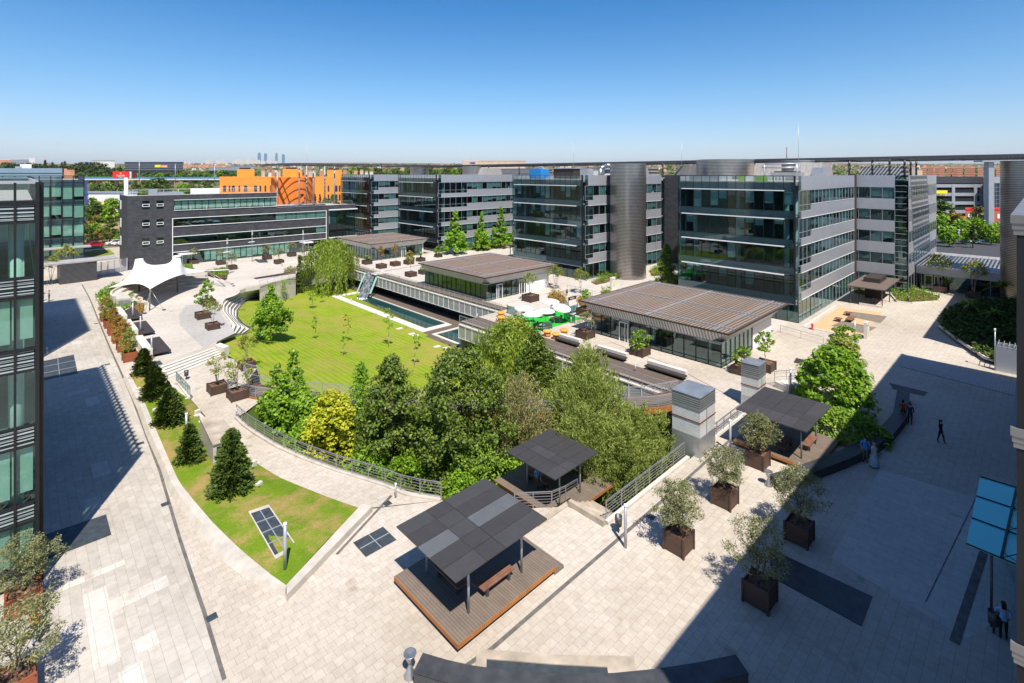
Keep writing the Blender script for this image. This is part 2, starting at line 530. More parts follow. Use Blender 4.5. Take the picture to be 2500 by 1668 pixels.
def lawn_mat(name, greens, dry, stripe, dry_amt):
    m, nt, out = _new(name)
    v = coords(nt, True)
    col = ramp(nt, [(0.25, greens[0]), (0.5, greens[1]), (0.75, greens[2])], noise(nt, 0.45, 5, v, 0.65))
    if stripe:
        sp = nd(nt, 'ShaderNodeSeparateXYZ')
        nt.links.new(v, sp.inputs[0])
        wob = noise(nt, 0.12, 2, v)
        x = mth(nt, 'ADD', sp.outputs[0], mth(nt, 'ADD', mth(nt, 'MULTIPLY', sp.outputs[1], 0.06), mth(nt, 'MULTIPLY', wob, 1.6)))
        w = mth(nt, 'ABSOLUTE', mth(nt, 'SUBTRACT', mth(nt, 'FRACT', mth(nt, 'DIVIDE', x, 0.75)), 0.5))
        vs = coords(nt, True, (2.0, 0.25, 1))
        str_n = noise(nt, 1.0, 4, vs, 0.7)
        f = mth(nt, 'MULTIPLY', mth(nt, 'LESS_THAN', w, 0.13), mth(nt, 'MULTIPLY', str_n, 0.95))
        col = mixc(nt, f, col, (0.16, 0.13, 0.03))
        col = mixc(nt, mth(nt, 'MULTIPLY', mth(nt, 'GREATER_THAN', str_n, 0.53), 0.28), col, (0.34, 0.30, 0.07))
    p = noise(nt, 0.16 if stripe else 0.33, 6, v, 0.72)
    col = mixc(nt, ramp(nt, [(0.46, (0, 0, 0)), (0.62, (dry_amt,)*3)], p), col, dry)
    fine = noise(nt, 14, 3, v, 0.7)
    col = mixc(nt, 1.0, col, ramp(nt, [(0.3, (0.72,)*3), (0.7, (1.18,)*3)], fine), 'MULTIPLY')
    principled(nt, out, col, 0.9, 0, 0.1, bump=fine, bstr=0.6, bdist=0.04)
lawn_mat('grass_lawn', ((0.165, 0.25, 0.012), (0.225, 0.325, 0.014), (0.285, 0.36, 0.02)), (0.33, 0.27, 0.07), True, 0.75)
lawn_mat('grass_strip', ((0.10, 0.175, 0.012), (0.145, 0.23, 0.014), (0.19, 0.25, 0.02)), (0.36, 0.245, 0.09), False, 1.0)
lawn_mat('grass_bank', ((0.05, 0.09, 0.012), (0.09, 0.14, 0.02), (0.14, 0.17, 0.03)), (0.22, 0.16, 0.07), False, 0.8)
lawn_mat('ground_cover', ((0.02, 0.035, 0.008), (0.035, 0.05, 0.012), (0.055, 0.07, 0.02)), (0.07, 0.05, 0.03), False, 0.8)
lawn_mat('terrain_mix', ((0.07, 0.09, 0.03), (0.12, 0.11, 0.05), (0.22, 0.17, 0.09)), (0.34, 0.24, 0.13), False, 0.9)

def water_mat():
    m, nt, out = _new('pool_water')
    n = noise(nt, 1.3, 3, coords(nt, True))
    col = ramp(nt, [(0.3, (0.012, 0.045, 0.045)), (0.7, (0.03, 0.085, 0.08))], noise(nt, 0.12, 2, coords(nt, True)))
    principled(nt, out, col, 0.06, 0, 0.6, bump=n, bstr=0.12, bdist=0.05)
water_mat()
def cascade_mat():
    m, nt, out = _new('cascade')
    n = noise(nt, 1.0, 4, coords(nt, True, (3, 3, 0.9)), 0.8)
    col = ramp(nt, [(0.40, (0.03, 0.04, 0.045)), (0.58, (0.22, 0.24, 0.26)), (0.75, (0.8, 0.82, 0.84))], n)
    principled(nt, out, col, 0.5, 0, 0.25, bump=n, bstr=0.6, bdist=0.1)
cascade_mat()

glass('glass_teal', (0.33, 0.50, 0.51), 0.06, 0.008, 0.10)
glass('glass_spandrel', (0.42, 0.54, 0.57), 0.05, 0.02, 0.10)
glass('glass_dark', (0.20, 0.38, 0.38), 0.12, 0.008, 0.10)
glass('glass_clear', (0.62, 0.78, 0.74), 0.10, 0.008, 0.06)
glass('glass_mint', (0.54, 0.75, 0.68), 0.05, 0.01, 0.05)
def film(name, tint, body, k):
    m, nt, out = _new(name)
    tr = nd(nt, 'ShaderNodeBsdfTransparent'); tr.inputs[0].default_value = c4(tint)
    p = nd(nt, 'ShaderNodeBsdfPrincipled'); p.inputs['Base Color'].default_value = c4(body); p.inputs['Roughness'].default_value = 0.08; p.inputs['Specular IOR Level'].default_value = 0.8
    mx = nd(nt, 'ShaderNodeMixShader'); mx.inputs[0].default_value = k
    nt.links.new(tr.outputs[0], mx.inputs[1]); nt.links.new(p.outputs[0], mx.inputs[2]); nt.links.new(mx.outputs[0], out.inputs[0])
film('lime_glass', (0.5, 0.8, 0.7), (0.30, 0.52, 0.44), 0.75)
film('glass_cyan', (0.10, 0.75, 0.95), (0.22, 1.0, 0.92), 0.85)
glass('glass_rail', (0.66, 0.74, 0.74), 0.06, 0.02, 0.0)

# ---------------------------------------------------------------- ground and water (setting)
def gz(px, py, zf):
    z = -1.5
    for _ in range(40):
        u, v = g(px, py, z)
        z = 0.5*z + 0.5*zf(u, v)
    return (u, v, z)

def ss(t):
    t = max(0, min(1, t)); return t*t*(3-2*t)

FLOOR = -4.05
def lawn_z(u, v):
    return -0.78 - 3.2*ss((u-17.0)/23.0)

LT = -0.75     # lower terrace level
stairs_top = [g(389, 895), g(524, 847)]
stairs_bot = [g(408, 927, LT), g(546, 871, LT)]
rail_px = [(577, 1020), (600, 1042), (628, 1061), (680, 1093), (747, 1123), (826, 1152), (893, 1172), (950, 1190), (994, 1209), (1077, 1222)]
grass_px = [(573, 1085), (600, 1113), (640, 1140), (687, 1168), (755, 1196), (814, 1219), (883, 1242)]
def path_z(i, n):
    return LT*(1 - i/(n-1))
rail_ln = [g3(px, py, path_z(i, len(rail_px))) for i, (px, py) in enumerate(rail_px)]
grass_in = [g3(px, py, path_z(i, len(grass_px))+0.02) for i, (px, py) in enumerate(grass_px)]
lt_right = [g(546, 871, LT), g(574, 878, LT), g(627, 900, LT), g(604, 930, LT), g(610, 955, LT), g(636, 979, LT), g(600, 1006, LT)]
grass_out_px = [(320, 919), (351, 978), (379, 1046), (415, 1129), (438, 1180), (478, 1229), (521, 1279), (585, 1342), (656, 1401), (699, 1431)]
grass_out = [g3(px, py, 0.30) for px, py in grass_out_px]
wedge_px = [(300, 925), (335, 1000), (357, 1065), (392, 1145), (411, 1200), (440, 1243), (469, 1281), (532, 1362), (610, 1422), (697, 1458)]
wedge_out = [g3(px, py, 0.004) for px, py in wedge_px]
g_tip = g3(883, 1242, 0.08)
curve_top = [g(*p) for p in ((531, 834), (560, 812), (566, 790), (552, 770), (541, 756), (541, 742), (552, 727), (572, 714), (600, 704), (634, 697))]
curve_bot = [gz(px, py, lawn_z) for px, py in ((531, 834), (600, 815), (620, 806), (592, 790), (579, 774), (579, 758), (590, 744), (606, 733), (622, 725), (634, 718))]
wall_top = [g(634, 697), g(690, 684), g(722, 675), (42.0, 109.5)]

EDGE_A, EDGE_B = 52.0, 43.9    # terrace edges above the pools
hole = [wall_top[0], wall_top[1], wall_top[2], wall_top[3], (EDGE_A, 114), (EDGE_A, 55.8), (EDGE_B, 55.8), (EDGE_B, 21.2), (38.6, 20.6), (38.4, 17.6),
        (34.6, 17.5), (24.6, 17.5), (24.2, 20.2), (21.6, 22.4)]
# the lower terrace and the ramp path lie inside the opening
hole2 = hole[:14] + [(rail_ln[-1][0], rail_ln[-1][1]), (g_tip[0], g_tip[1])] + [(p[0], p[1]) for p in reversed(grass_out)] + [g(352, 905), g(389, 895), g(524, 847)] + curve_top

mb = MB()
mb.tri([[(-40, -30), (152, -30), (152, 178), (-40, 178)], hole2], 0.0)
struct(mb, 'plaza_pavement', 'paving_plaza')
mb = MB()
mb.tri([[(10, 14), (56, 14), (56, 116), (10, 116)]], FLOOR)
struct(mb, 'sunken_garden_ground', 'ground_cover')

# left promenade and the court in front of the slate building get their own slabs
mb = MB()
WL = [g(200, 695), g(218, 727), g(262, 835), g(320, 965), g(352, 1050), g(390, 1150), g(440, 1320), g(500, 1500), g(548, 1660)]
mb.tri([[(-4, 128)] + WL + [(5.4, 14), (-4, 14)]], 0.004)
struct(mb, 'promenade_pavement', 'paving_walk')
mb = MB()
mb.tri([[g(300, 655), g(420, 640), g(560, 628), g(700, 612), g(800, 606), g(800, 640), g(690, 680), g(640, 692), g(600, 700), g(570, 712), g(545, 735), g(540, 760), g(560, 790), g(528, 838), g(410, 880), g(370, 868), g(330, 790), g(290, 720)]], 0.004)
struct(mb, 'amphitheatre_pavement', 'paving_court')
mb = MB()
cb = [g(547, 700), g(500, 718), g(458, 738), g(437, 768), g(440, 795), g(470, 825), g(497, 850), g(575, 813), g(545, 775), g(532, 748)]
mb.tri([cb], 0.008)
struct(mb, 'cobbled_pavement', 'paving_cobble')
mb = MB()
mb.tri([[(EDGE_A+2.6, 24), (106, 24), (106, 109), (EDGE_A+2.6, 109)]], 0.004)
struct(mb, 'terrace_pavement', 'paving_court')
mb = MB()
mb.tri([[g(2149, 1146), g(2383, 1216), g(2500, 1480), g(2360, 1560), g(2029, 1362)]], 0.004)
struct(mb, 'pale_plaza_patch', 'paving_pale')  # paler slab patch laid over the plaza paving
mb = MB()
mb.tri([[g(2190, 893), g(2480, 968), g(2480, 935), g(2205, 862)]], 0.004)
struct(mb, 'cobbled_strip', 'paving_cobble')
# pale repair slabs scattered on the promenade
mb = MB()
for (x, y, a, b) in ((2.2, 27.0, 0.9, 5.2), (3.0, 30.0, 2.4, 0.9), (1.2, 29.6, 0.8, 0.9), (2.9, 24.4, 0.8, 1.8), (1.4, 33.2, 2.6, 0.5), (3.6, 26.6, 0.8, 0.9), (4.0, 22.6, 0.9, 1.3), (2.9, 40, 0.8, 1.5), (3.6, 44, 0.9, 2.2), (4.3, 58, 0.9, 2.2), (3.2, 62, 1.6, 0.9), (4.6, 80, 0.9, 1.6)):
    mb.tri([[(x, y), (x+a, y), (x+a, y+b), (x, y+b)]], 0.008+len(mb.f)*0.0006)
struct(mb, 'repaired_paving_slabs', 'paving_pale')

# drainage channels set into the paving
mb = MB()
def ribbon(mb, pts, w, z, m=0):
    L, Rr = [], []
    for i, p in enumerate(pts):
        a = Vector(pts[max(0, i-1)][:2]); b = Vector(pts[min(len(pts)-1, i+1)][:2])
        d = (b-a).normalized(); nn = Vector((-d.y, d.x))
        zz = p[2] if len(p) > 2 else z
        L.append((p[0]+nn.x*w/2, p[1]+nn.y*w/2, zz)); Rr.append((p[0]-nn.x*w/2, p[1]-nn.y*w/2, zz))
    mb.strip(L, Rr, m)
ribbon(mb, WL, 0.16, 0.014)
ribbon(mb, [g(1075, 1668), g(1200, 1585), g(1500, 1325), g(1660, 1185), g(1790, 1068)], 0.20, 0.014)
ribbon(mb, [g(822, 1354), g(955, 1210)], 0.16, 0.014)
ribbon(mb, [g(2190, 893), g(2480, 968)], 0.16, 0.014)
ribbon(mb, [g(1490, 835), g(1640, 893), g(1815, 985)], 0.07, 0.014)
ribbon(mb, [g(2260, 1470), g(2383, 1216)], 0.05, 0.014)
ribbon(mb, [g(2330, 1570), g(2405, 1340)], 0.35, 0.014)
ribbon(mb, [(u, 58.6) for u in (55, 68)], 0.07, 0.014)
ribbon(mb, [g(930, 664), g(1040, 645)], 0.35, 0.014)
struct(mb, 'drainage_channels', 'drain_slot')

# lawn: falls from the terrace to the pools
lawn_px = [(512, 842), (546, 862), (574, 878), (627, 900), (640, 945), (742, 990), (860, 1010), (1020, 1025), (1300, 1040)]
lp = [gz(px, py, lawn_z) for px, py in lawn_px] + [(39, 26.5, FLOOR), (44.6, 32, FLOOR), (44.6, 98.0, FLOOR), (50.5, 98.5, FLOOR), (50.5, 108, FLOOR)]
lp += [(44, 111, FLOOR), (41.5, 108.5, FLOOR), (38.8, 102.9, FLOOR)]
lp += list(reversed(curve_bot))
mb = MB()
poly = [Vector((p[0], p[1])) for p in lp]
def inside(x, y, P):
    c = False
    j = len(P)-1
    for i in range(len(P)):
        if (P[i].y > y) != (P[j].y > y) and x < (P[j].x-P[i].x)*(y-P[i].y)/(P[j].y-P[i].y)+P[i].x:
            c = not c
        j = i
    return c
bm = bmesh.new()
vs = [bm.verts.new((p[0], p[1], 0)) for p in lp]
bm.faces.new(vs)
bmesh.ops.triangulate(bm, faces=bm.faces[:])
for k in range(12, 60, 2):
    for co, no in (((float(k), 0, 0), (1, 0, 0)),):
        bmesh.ops.bisect_plane(bm, geom=bm.verts[:]+bm.edges[:]+bm.faces[:], plane_co=co, plane_no=no)
bmesh.ops.triangulate(bm, faces=bm.faces[:])
for v_ in bm.verts:
    v_.co.z = lawn_z(v_.co.x, v_.co.y) + 0.02*math.sin(v_.co.x*1.3+v_.co.y*0.7)
bmesh.ops.recalc_face_normals(bm, faces=bm.faces[:])
me = bpy.data.meshes.new('lawn'); bm.to_mesh(me); bm.free()
if me.polygons and sum(p.normal.z for p in me.polygons) < 0:
    me.flip_normals()
for p in me.polygons: p.use_smooth = True
me.materials.append(MATS['grass_lawn'])
o = bpy.data.objects.new('lawn', me); COL.objects.link(o); tag(o, kind='structure')

# lower terrace, ramp path, grass strip and planted bank
mb = MB()
mb.tri([[(p[0], p[1]) for p in stairs_bot] + lt_right[1:] + [(rail_ln[0][0], rail_ln[0][1]), (grass_in[0][0], grass_in[0][1]), g(500, 1015, LT), g(466, 975, LT)]], LT+0.004)
struct(mb, 'lower_terrace_pavement', 'paving_plaza')
mb = MB()
gi = [Vector(p) for p in grass_in]
def resample(P, n):
    P = [Vector(p) for p in P]
    d = [0]
    for a, b in zip(P, P[1:]): d.append(d[-1]+(b-a).length)
    out = []
    for k in range(n):
        t = d[-1]*k/(n-1)
        for i in range(len(P)-1):
            if t <= d[i+1]+1e-6:
                s_ = (t-d[i])/max(1e-6, d[i+1]-d[i]); out.append(P[i].lerp(P[i+1], s_)); break
    return out
A_ = resample(grass_in, 24); B_ = resample(rail_ln, 24)
for k in range(24):
    z = LT*(1-k/23)+0.006
    A_[k].z = z; B_[k].z = z
mb.strip(A_, B_)
struct(mb, 'ramp_path', 'paving_plaza')
GO = resample(grass_out, 24)
gin_ext = [g3(330, 915, 0.25), g3(400, 935, 0.0), g3(466, 976, -0.55), g3(500, 1018, -0.6)] + [tuple(p) for p in grass_in]
GI = resample(gin_ext, 24)
mb = MB()
for k in range(23):
    for q in range(4):
        a0, a1 = q/4, (q+1)/4
        bump = lambda t: 0.22*math.sin(math.pi*t)
        P = [GO[k].lerp(GI[k], a0), GO[k].lerp(GI[k], a1), GO[k+1].lerp(GI[k+1], a1), GO[k+1].lerp(GI[k+1], a0)]
        for p, t in zip(P, (a0, a1, a1, a0)): p.z += bump(t)
        mb.face(P[::-1], 0, True)
struct(mb, 'grass_strip', 'grass_strip')
mb = MB()
inner = [Vector((p[0]+4.6, p[1]+1.6, FLOOR+0.02)) for p in rail_ln]
mid = [Vector(p).lerp(q, 0.5)+Vector((0, 0, 0.5)) for p, q in zip(rail_ln, inner)]
top = [Vector((p[0]+0.12, p[1]+0.05, p[2]-0.25)) for p in rail_ln]
mb.strip(mid, top, 0, True); mb.strip(inner, mid, 0, True)
e0, e1 = Vector((*g(636, 979, LT), LT-0.1)), Vector((*g(720, 1000, -2), -3.9))
mb.face([top[0], e0, e1, inner[0]], 0)
mb.face([top[0], inner[0], e1], 0)
struct(mb, 'planted_bank', 'grass_bank')

# pools: coping, water, timber decks
mb = MB()
for a, b in (((44.6, 66.0), (46.0, 98.0)), ((46.0, 96.6), (50.2, 98.0)), ((46.0, 66.0), (50.2, 67.3)), ((50.0, 67.3), (50.25, 96.6)),
             ((45.0, 56.0), (45.5, 64.3)), ((45.5, 63.8), (50.2, 64.3)), ((49.9, 56.0), (50.2, 63.8))):
    mb.box(a[0], b[0], a[1], b[1], FLOOR-0.3, FLOOR+0.14)
one(mb, 'pool_coping', 'concrete_light', 'pale stone coping round the two pools below the terrace', 'coping')
mb = MB()
mb.box(46.0, 50.0, 67.3, 96.6, FLOOR-0.3, FLOOR+0.06)
struct(mb, 'pool_water', 'pool_water')
mb = MB()
mb.box(45.5, 49.9, 56.0, 63.8, FLOOR-0.3, FLOOR+0.06)
struct(mb, 'pool_water', 'pool_water')
mb = MB()
mb.box(50.25, 53.4, 56, 106, FLOOR-0.1, FLOOR+0.10)
mb.box(44.5, 50.24, 64.35, 65.95, FLOOR-0.1, FLOOR+0.10)
mb.box(43.9, 44.95, 56, 64.3, FLOOR-0.1, FLOOR+0.10)
mb.box(50.3, 52, 98.1, 106, FLOOR-0.1, FLOOR+0.09)
struct(mb, 'timber_deck', 'deck_planks')

# roads, verge and open country
mb = MB()
mb.box(-140, 16, 180, 193, -0.5, 0.02)
mb.box(153, 265, -60, 110, -0.5, 0.0)
struct(mb, 'road', 'asphalt')
mb = MB()
vg = [g(276, 610), g(300, 596), g(300, 612), g(297, 622), g(285, 622)]
mb.tri([[(12.5, 160), (17.5, 163), (17.5, 174), (14.5, 175.5), (11.5, 172)]], 0.03)
struct(mb, 'verge_grass', 'grass_strip')
mb = MB()
mb.tri([[(X*CU+Y*SU, -X*SU+Y*CU) for X, Y in ((-1300, -90), (1400, -90), (1400, 412), (-1300, 412))], [(-40, -30), (152, -30), (152, 178), (-40, 178)]], -0.03)
dist = [410, 520, 700, 900, 1200, 1600, 2200, 3000, 4200, 6000, 9000, 14000]
hz = [-0.03, 2, 5, 9, 15, 25, 41, 62, 93, 135, 190, 270]
def terr(Y):
    if Y <= dist[0]: return 0.0
    for i in range(len(dist)-1):
        if Y <= dist[i+1]:
            t = (Y-dist[i])/(dist[i+1]-dist[i]); return hz[i]+(hz[i+1]-hz[i])*t
    return hz[-1]
cols = list(range(-1200, 3800, 160))
for i in range(len(dist)-1):
    for px, qx in zip(cols, cols[1:]):
        P = []
        for x, k in ((px, i), (qx, i), (qx, i+1), (px, i+1)):
            u, v = gd(x, dist[k])
            P.append((u, v, hz[k]*(1+0.10*math.sin(x*0.006+k*1.7)) if k > 1 else hz[k]))
        mb.face(P, 0, True)
struct(mb, 'terrain', 'terrain_mix')
mb = MB()
bank = []
for k in range(13):
    x = -70+k*8
    bank.append([(x, 194, 0.0), (x, 206+2*math.sin(k), 1.6+0.5*math.sin(k*2.1)), (x, 224+3*math.sin(k*1.4), 3.2), (x, 250, -0.1)])
for a, b in zip(bank, bank[1:]):
    for q in range(3):
        mb.face([a[q], b[q], b[q+1], a[q+1]], 0, True)
struct(mb, 'dry_bank', 'dry_earth')
# ---------------------------------------------------------------- buildings
class Face:
    """A vertical facade: s runs along it, t sticks out of it."""
    def __init__(s, o, d, n):
        s.o, s.d, s.n = o, d, n
    def pt(s, a, t, z):
        return (s.o[0]+s.d[0]*a+s.n[0]*t, s.o[1]+s.d[1]*a+s.n[1]*t, z)
    def box(s, mb, s0, s1, t0, t1, z0, z1, m=0):
        p, q = s.pt(s0, t0, z0), s.pt(s1, t1, z1)
        mb.box(p[0], q[0], p[1], q[1], z0, z1, m)
    def quad(s, mb, s0, s1, t, z0, z1, m=0):
        mb.face([s.pt(s0, t, z0), s.pt(s1, t, z0), s.pt(s1, t, z1), s.pt(s0, t, z1)], m)

def glazing(F, root, s0, s1, z0, z1, bay, gmat='glass_teal', frame='black_frame', blind='blind', p=0.6, t=0.0, mull=0.07, drop=(0.2, 1.0), name='window_band', rows=()):
    """One storey of glass: pane sheet, with mullions and blinds as its own pieces."""
    mb = MB(); F.box(mb, s0, s1, t-0.03, t, z0, z1)
    w = mb.build(name, gmat, root)
    n = max(1, round((s1-s0)/bay)); b = (s1-s0)/n
    mb = MB()
    for k in range(n+1):
        x = s0+k*b
        F.box(mb, x-mull/2, x+mull/2, t+0.002, t+0.06, z0, z1)
    for r in tuple(rows)+(z0+0.03, z1-0.03):
        F.box(mb, s0-mull/2-0.002, s1+mull/2+0.002, t+0.003, t+0.05, r-0.03, r+0.03)
    mb.build('window_frame', frame, w)
    if blind:
        for k in range(n):
            if R.random() < p:
                d = R.uniform(*drop)
                mb = MB()
                F.box(mb, s0+k*b+0.07, s0+(k+1)*b-0.07, t-0.12, t-0.10, z1-(z1-z0)*d, z1-0.02)
                mb.build('blind', blind, w)
    return w

STOREYS = [18.0, 14.1, 10.3, 6.4]
def office_wing(name, label, u0, u1, v0, v1, right_end, corner=5.2, blind_p=0.55, cores=True, slats=True):
    root = thing(name, label, 'office building', (u0, v0, 0))
    L = Face((u0-0.45, v0+0.45), (0, 1), (-1, 0)); wL = v1-v0-0.5
    Fr = Face((u0, v0), (1, 0), (0, -1)); wR = right_end-u0
    # floors and core
    mb = MB()
    for z in [2.7]+[q-0.5-2.4-0.45 for q in STOREYS]+[19.0]:
        mb.box(u0-0.2, u1, v0+0.2, v1-0.1, z-0.25, z)
    mb.build('floor_slab', 'interior_floor', root)
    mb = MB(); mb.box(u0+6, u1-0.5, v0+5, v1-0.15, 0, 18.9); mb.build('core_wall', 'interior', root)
    for x, y in [(u0+1.6, v0+2+k*(v1-v0-4)/2) for k in range(3)]+[(u0+q, v0+1.0) for q in (2.2, 9, 18, 26) if u0+q < right_end]:
        mb = MB(); mb.tube((x, y, 0), (x, y, 19), 0.32, n=12); mb.build('column', 'column_white', root)
    mb = MB(); mb.box(u0+0.2, u1, v1-0.12, v1, 0, 20.0); mb.build('party_wall', 'alu_grey', root)
    # curtain wall towards the terrace
    tops = STOREYS
    for i, z in enumerate(tops):
        glazing(L, root, 0, wL, z-2.8, z, 1.33, 'glass_teal' if i < 3 else 'glass_dark', 'black_frame', 'blind', blind_p*(0.9 if i < 2 else 0.4), 0, 0.06, (0.25, 1.0))
        mb = MB(); L.box(mb, 0, wL, -0.03, 0.0, z-2.8-1.0, z-2.8); sp = mb.build('spandrel', 'glass_spandrel', root)
        mb = MB()
        L.box(mb, 0, wL, -0.22, -0.19, z-3.8, z-2.8); mb.build('backing_panel', 'alu_grey', sp)
        if slats:
            mb = MB(); L.box(mb, 1.2, wL-0.7, 0.08, 0.34, z-0.02, z+0.10); mb.build('sun_shade', 'white_paint', root)
    mb = MB(); L.box(mb, 0, wL, -0.03, 0, 18.0, 19.15); sp = mb.build('spandrel', 'glass_spandrel', root)
    mb = MB(); L.box(mb, 0, wL, -0.22, -0.19, 18.0, 19.15); mb.build('backing_panel', 'alu_grey', sp)
    mb = MB(); L.box(mb, 0, wL, -0.02, 0, 19.15, 20.1); pg = mb.build('parapet_glass', 'glass_rail', root)
    mb = MB()
    n = round(wL/1.33)
    for k in range(n+1):
        L.box(mb, wL*k/n-0.03, wL*k/n+0.03, 0.002, 0.05, 18.0, 20.1)
    L.box(mb, 0, wL, 0.003, 0.04, 20.04, 20.12); mb.build('mullion', 'black_frame', pg)
    mb = MB(); L.box(mb, -0.14, 0.0, -0.3, 0.04, 2.5, 20.1); mb.build('corner_post', 'black_frame', root)
    mb = MB(); L.box(mb, 0, wL, -0.45, -0.05, 2.45, 2.6); mb.build('soffit', 'alu_grey', root)
    # recessed ground floor
    G = Face((u0, v0), (0, 1), (-1, 0))
    glazing(G, root, 0, v1-v0-0.2, 0, 2.45, 1.5, 'glass_dark', 'black_frame', None, name='shopfront')
    # banded side
    mb = MB(); Fr.box(mb, 0.9, wR, 0, 0.10, 18.06, 20.1); mb.build('cladding_band', 'white_alu', root)
    for i, z in enumerate((16.05, 12.3, 8.55, 4.85)):
        b0, b1 = z-1.8, z
        mb = MB()
        Fr.box(mb, corner, wR, 0, 0.10, b0, b1)
        Fr.box(mb, 0.9, corner-0.003, 0, 0.098, b0, b0+0.95)
        band = mb.build('cladding_band', 'white_alu', root)
        mb = MB()
        Fr.box(mb, 0.9, wR, 0.10, 0.15, b0-0.06, b0-0.001); Fr.box(mb, corner, wR, 0.10, 0.15, b1+0.001, b1+0.05)
        mb.build('drip_edge', 'white_paint', band)
    for i, (z0, z1) in enumerate(((16.05, 18.06), (12.3, 14.25), (8.55, 10.5), (4.85, 6.75), (0.05, 3.0))):
        low = z0-0.85 if i < 4 else z0
        glazing(Fr, root, corner, wR, z0, z1, 1.9, 'glass_teal', 'alu_grey', 'blind', 0.75, 0.0, 0.06, (0.5, 1.0))
        glazing(Fr, root, 0.0, corner, low, z1, 2.0, 'glass_dark', 'alu_grey', 'blind', 0.35, 0.002, 0.06, (0.2, 0.6), rows=(z0,) if i < 4 else ())
    mb = MB(); Fr.box(mb, 0.0, 0.88, 0.003, 0.02, 2.6, 20.1); mb.build('corner_glass', 'glass_dark', root)
    # roof
    mb = MB()
    mb.box(u0+0.1, u1, v0+0.2, v1-0.2, 19.0, 19.3); mb.build('roof', 'roof_gravel', root)
    return root

D = office_wing('office_building', 'large glass office block behind the nearest pavilion, green and white signs on its roof edge', 76.5, 107.3, 23.1, 40.6, 105.8)
C = office_wing('office_building', 'glass office wing with a tall round ribbed steel tower at its side', 78.0, 107.3, 60.8, 80.3, 106.0, corner=2.5)
B = office_wing('office_building', 'white banded office wing with light green trees along its foot', 78.3, 107.3, 108.8, 127.6, 106.0, corner=9.5, blind_p=0.35)
A = office_wing('office_building', 'farthest glass office wing, partly behind the slate building, climbing plant at its corner', 78.0, 107.3, 143.4, 163.0, 106.0, corner=2.5)

# spine block that ties the wings together; its near end faces the camera with bands and a glass corner
root = thing('office_building', 'long spine block behind the wings with a reflective louvred end wall', 'office building', (107.5, 15.7, 0))
mb = MB(); mb.box(108.2, 139.4, 16.6, 172, 0, 19.0); mb.build('core_wall', 'interior', root)
mb = MB(); mb.box(107.7, 139.9, 16.2, 172, 19.0, 19.3); mb.build('roof', 'roof_gravel', root)
mb = MB()
for z in (2.9, 6.9, 10.7, 14.5, 18.3):
    mb.box(107.7, 139.8, 15.9, 40, z-0.12, z+0.12)
mb.build('floor_slab', 'interior_floor', root)
W = Face((107.5, 15.9), (0, 1), (-1, 0))
mb = MB(); W.box(mb, 1.6, 8.6, 0, 0.1, 18.06, 20.1); mb.build('cladding_band', 'white_alu', root)
for b1 in (16.05, 12.3, 8.55, 4.85):
    mb = MB(); W.box(mb, 1.6, 8.6, 0, 0.1, b1-1.8, b1); mb.build('cladding_band', 'white_alu', root)
for z0, z1 in ((16.05, 18.06), (12.3, 14.25), (8.55, 10.5), (4.85, 6.75), (0.05, 3.0)):
    glazing(W, root, 1.6, 8.6, z0, z1, 1.75, 'glass_teal', 'alu_grey', 'blind', 0.8, 0, 0.06, (0.5, 1.0))
mb = MB(); mb.box(105.9, 107.4, 23.0, 24.0, 0, 20.3); mb.build('corner_post', 'wood_dark', root)
mb = MB(); W.box(mb, 0, 1.58, -0.03, 0, 0, 20.1); cg = mb.build('corner_glass', 'glass_dark', root)
mb = MB()
for z in [1.0*k for k in range(1, 20)]:
    W.box(mb, 0, 1.58, 0.003, 0.08, z*1.02-0.03, z*1.02+0.03)
mb.build('mullion', 'alu_grey', cg)
E_ = Face((107.5, 15.7), (1, 0), (0, -1))
for i, (b1, z0) in enumerate(((20.1, 18.3), (16.2, 14.4), (12.4, 10.6), (8.6, 6.8), (4.9, 3.1))):
    mb = MB(); E_.box(mb, 0.3, 32.3, 0.0, 0.06, z0, b1); mb.build('cladding_band', 'white_alu', root)
for i, (z0, z1) in enumerate(((16.2, 18.3), (12.4, 14.4), (8.6, 10.6), (4.9, 6.8), (0.05, 3.1))):
    w = glazing(E_, root, 0.3, 32.3, z0, z1, 2.6, 'glass_dark', 'alu_grey', None)
    if i < 2:
        mb = MB()
        for q in range(9):
            E_.box(mb, 0.3, 32.3, 0.07, 0.16, z0+0.12+q*0.22, z0+0.2+q*0.22)
        mb.build('louvre_blade', 'white_alu', w)
# slate walls of the spine between the wings
for a, b in ((40.7, 60.7), (80.4, 108.7), (127.7, 143.3)):
    mb = MB(); mb.box(107.4, 108.1, a, b, 0, 20.05); mb.build('slate_wall', 'slate', root)
for a in (45.5, 50.2, 54.9, 85, 91, 97, 103):
    for z in (3.0, 6.8, 10.6, 14.4):
        mb = MB(); mb.box(107.36, 107.39, a, a+2.2, z, z+1.9); mb.build('window', 'glass_teal', root)

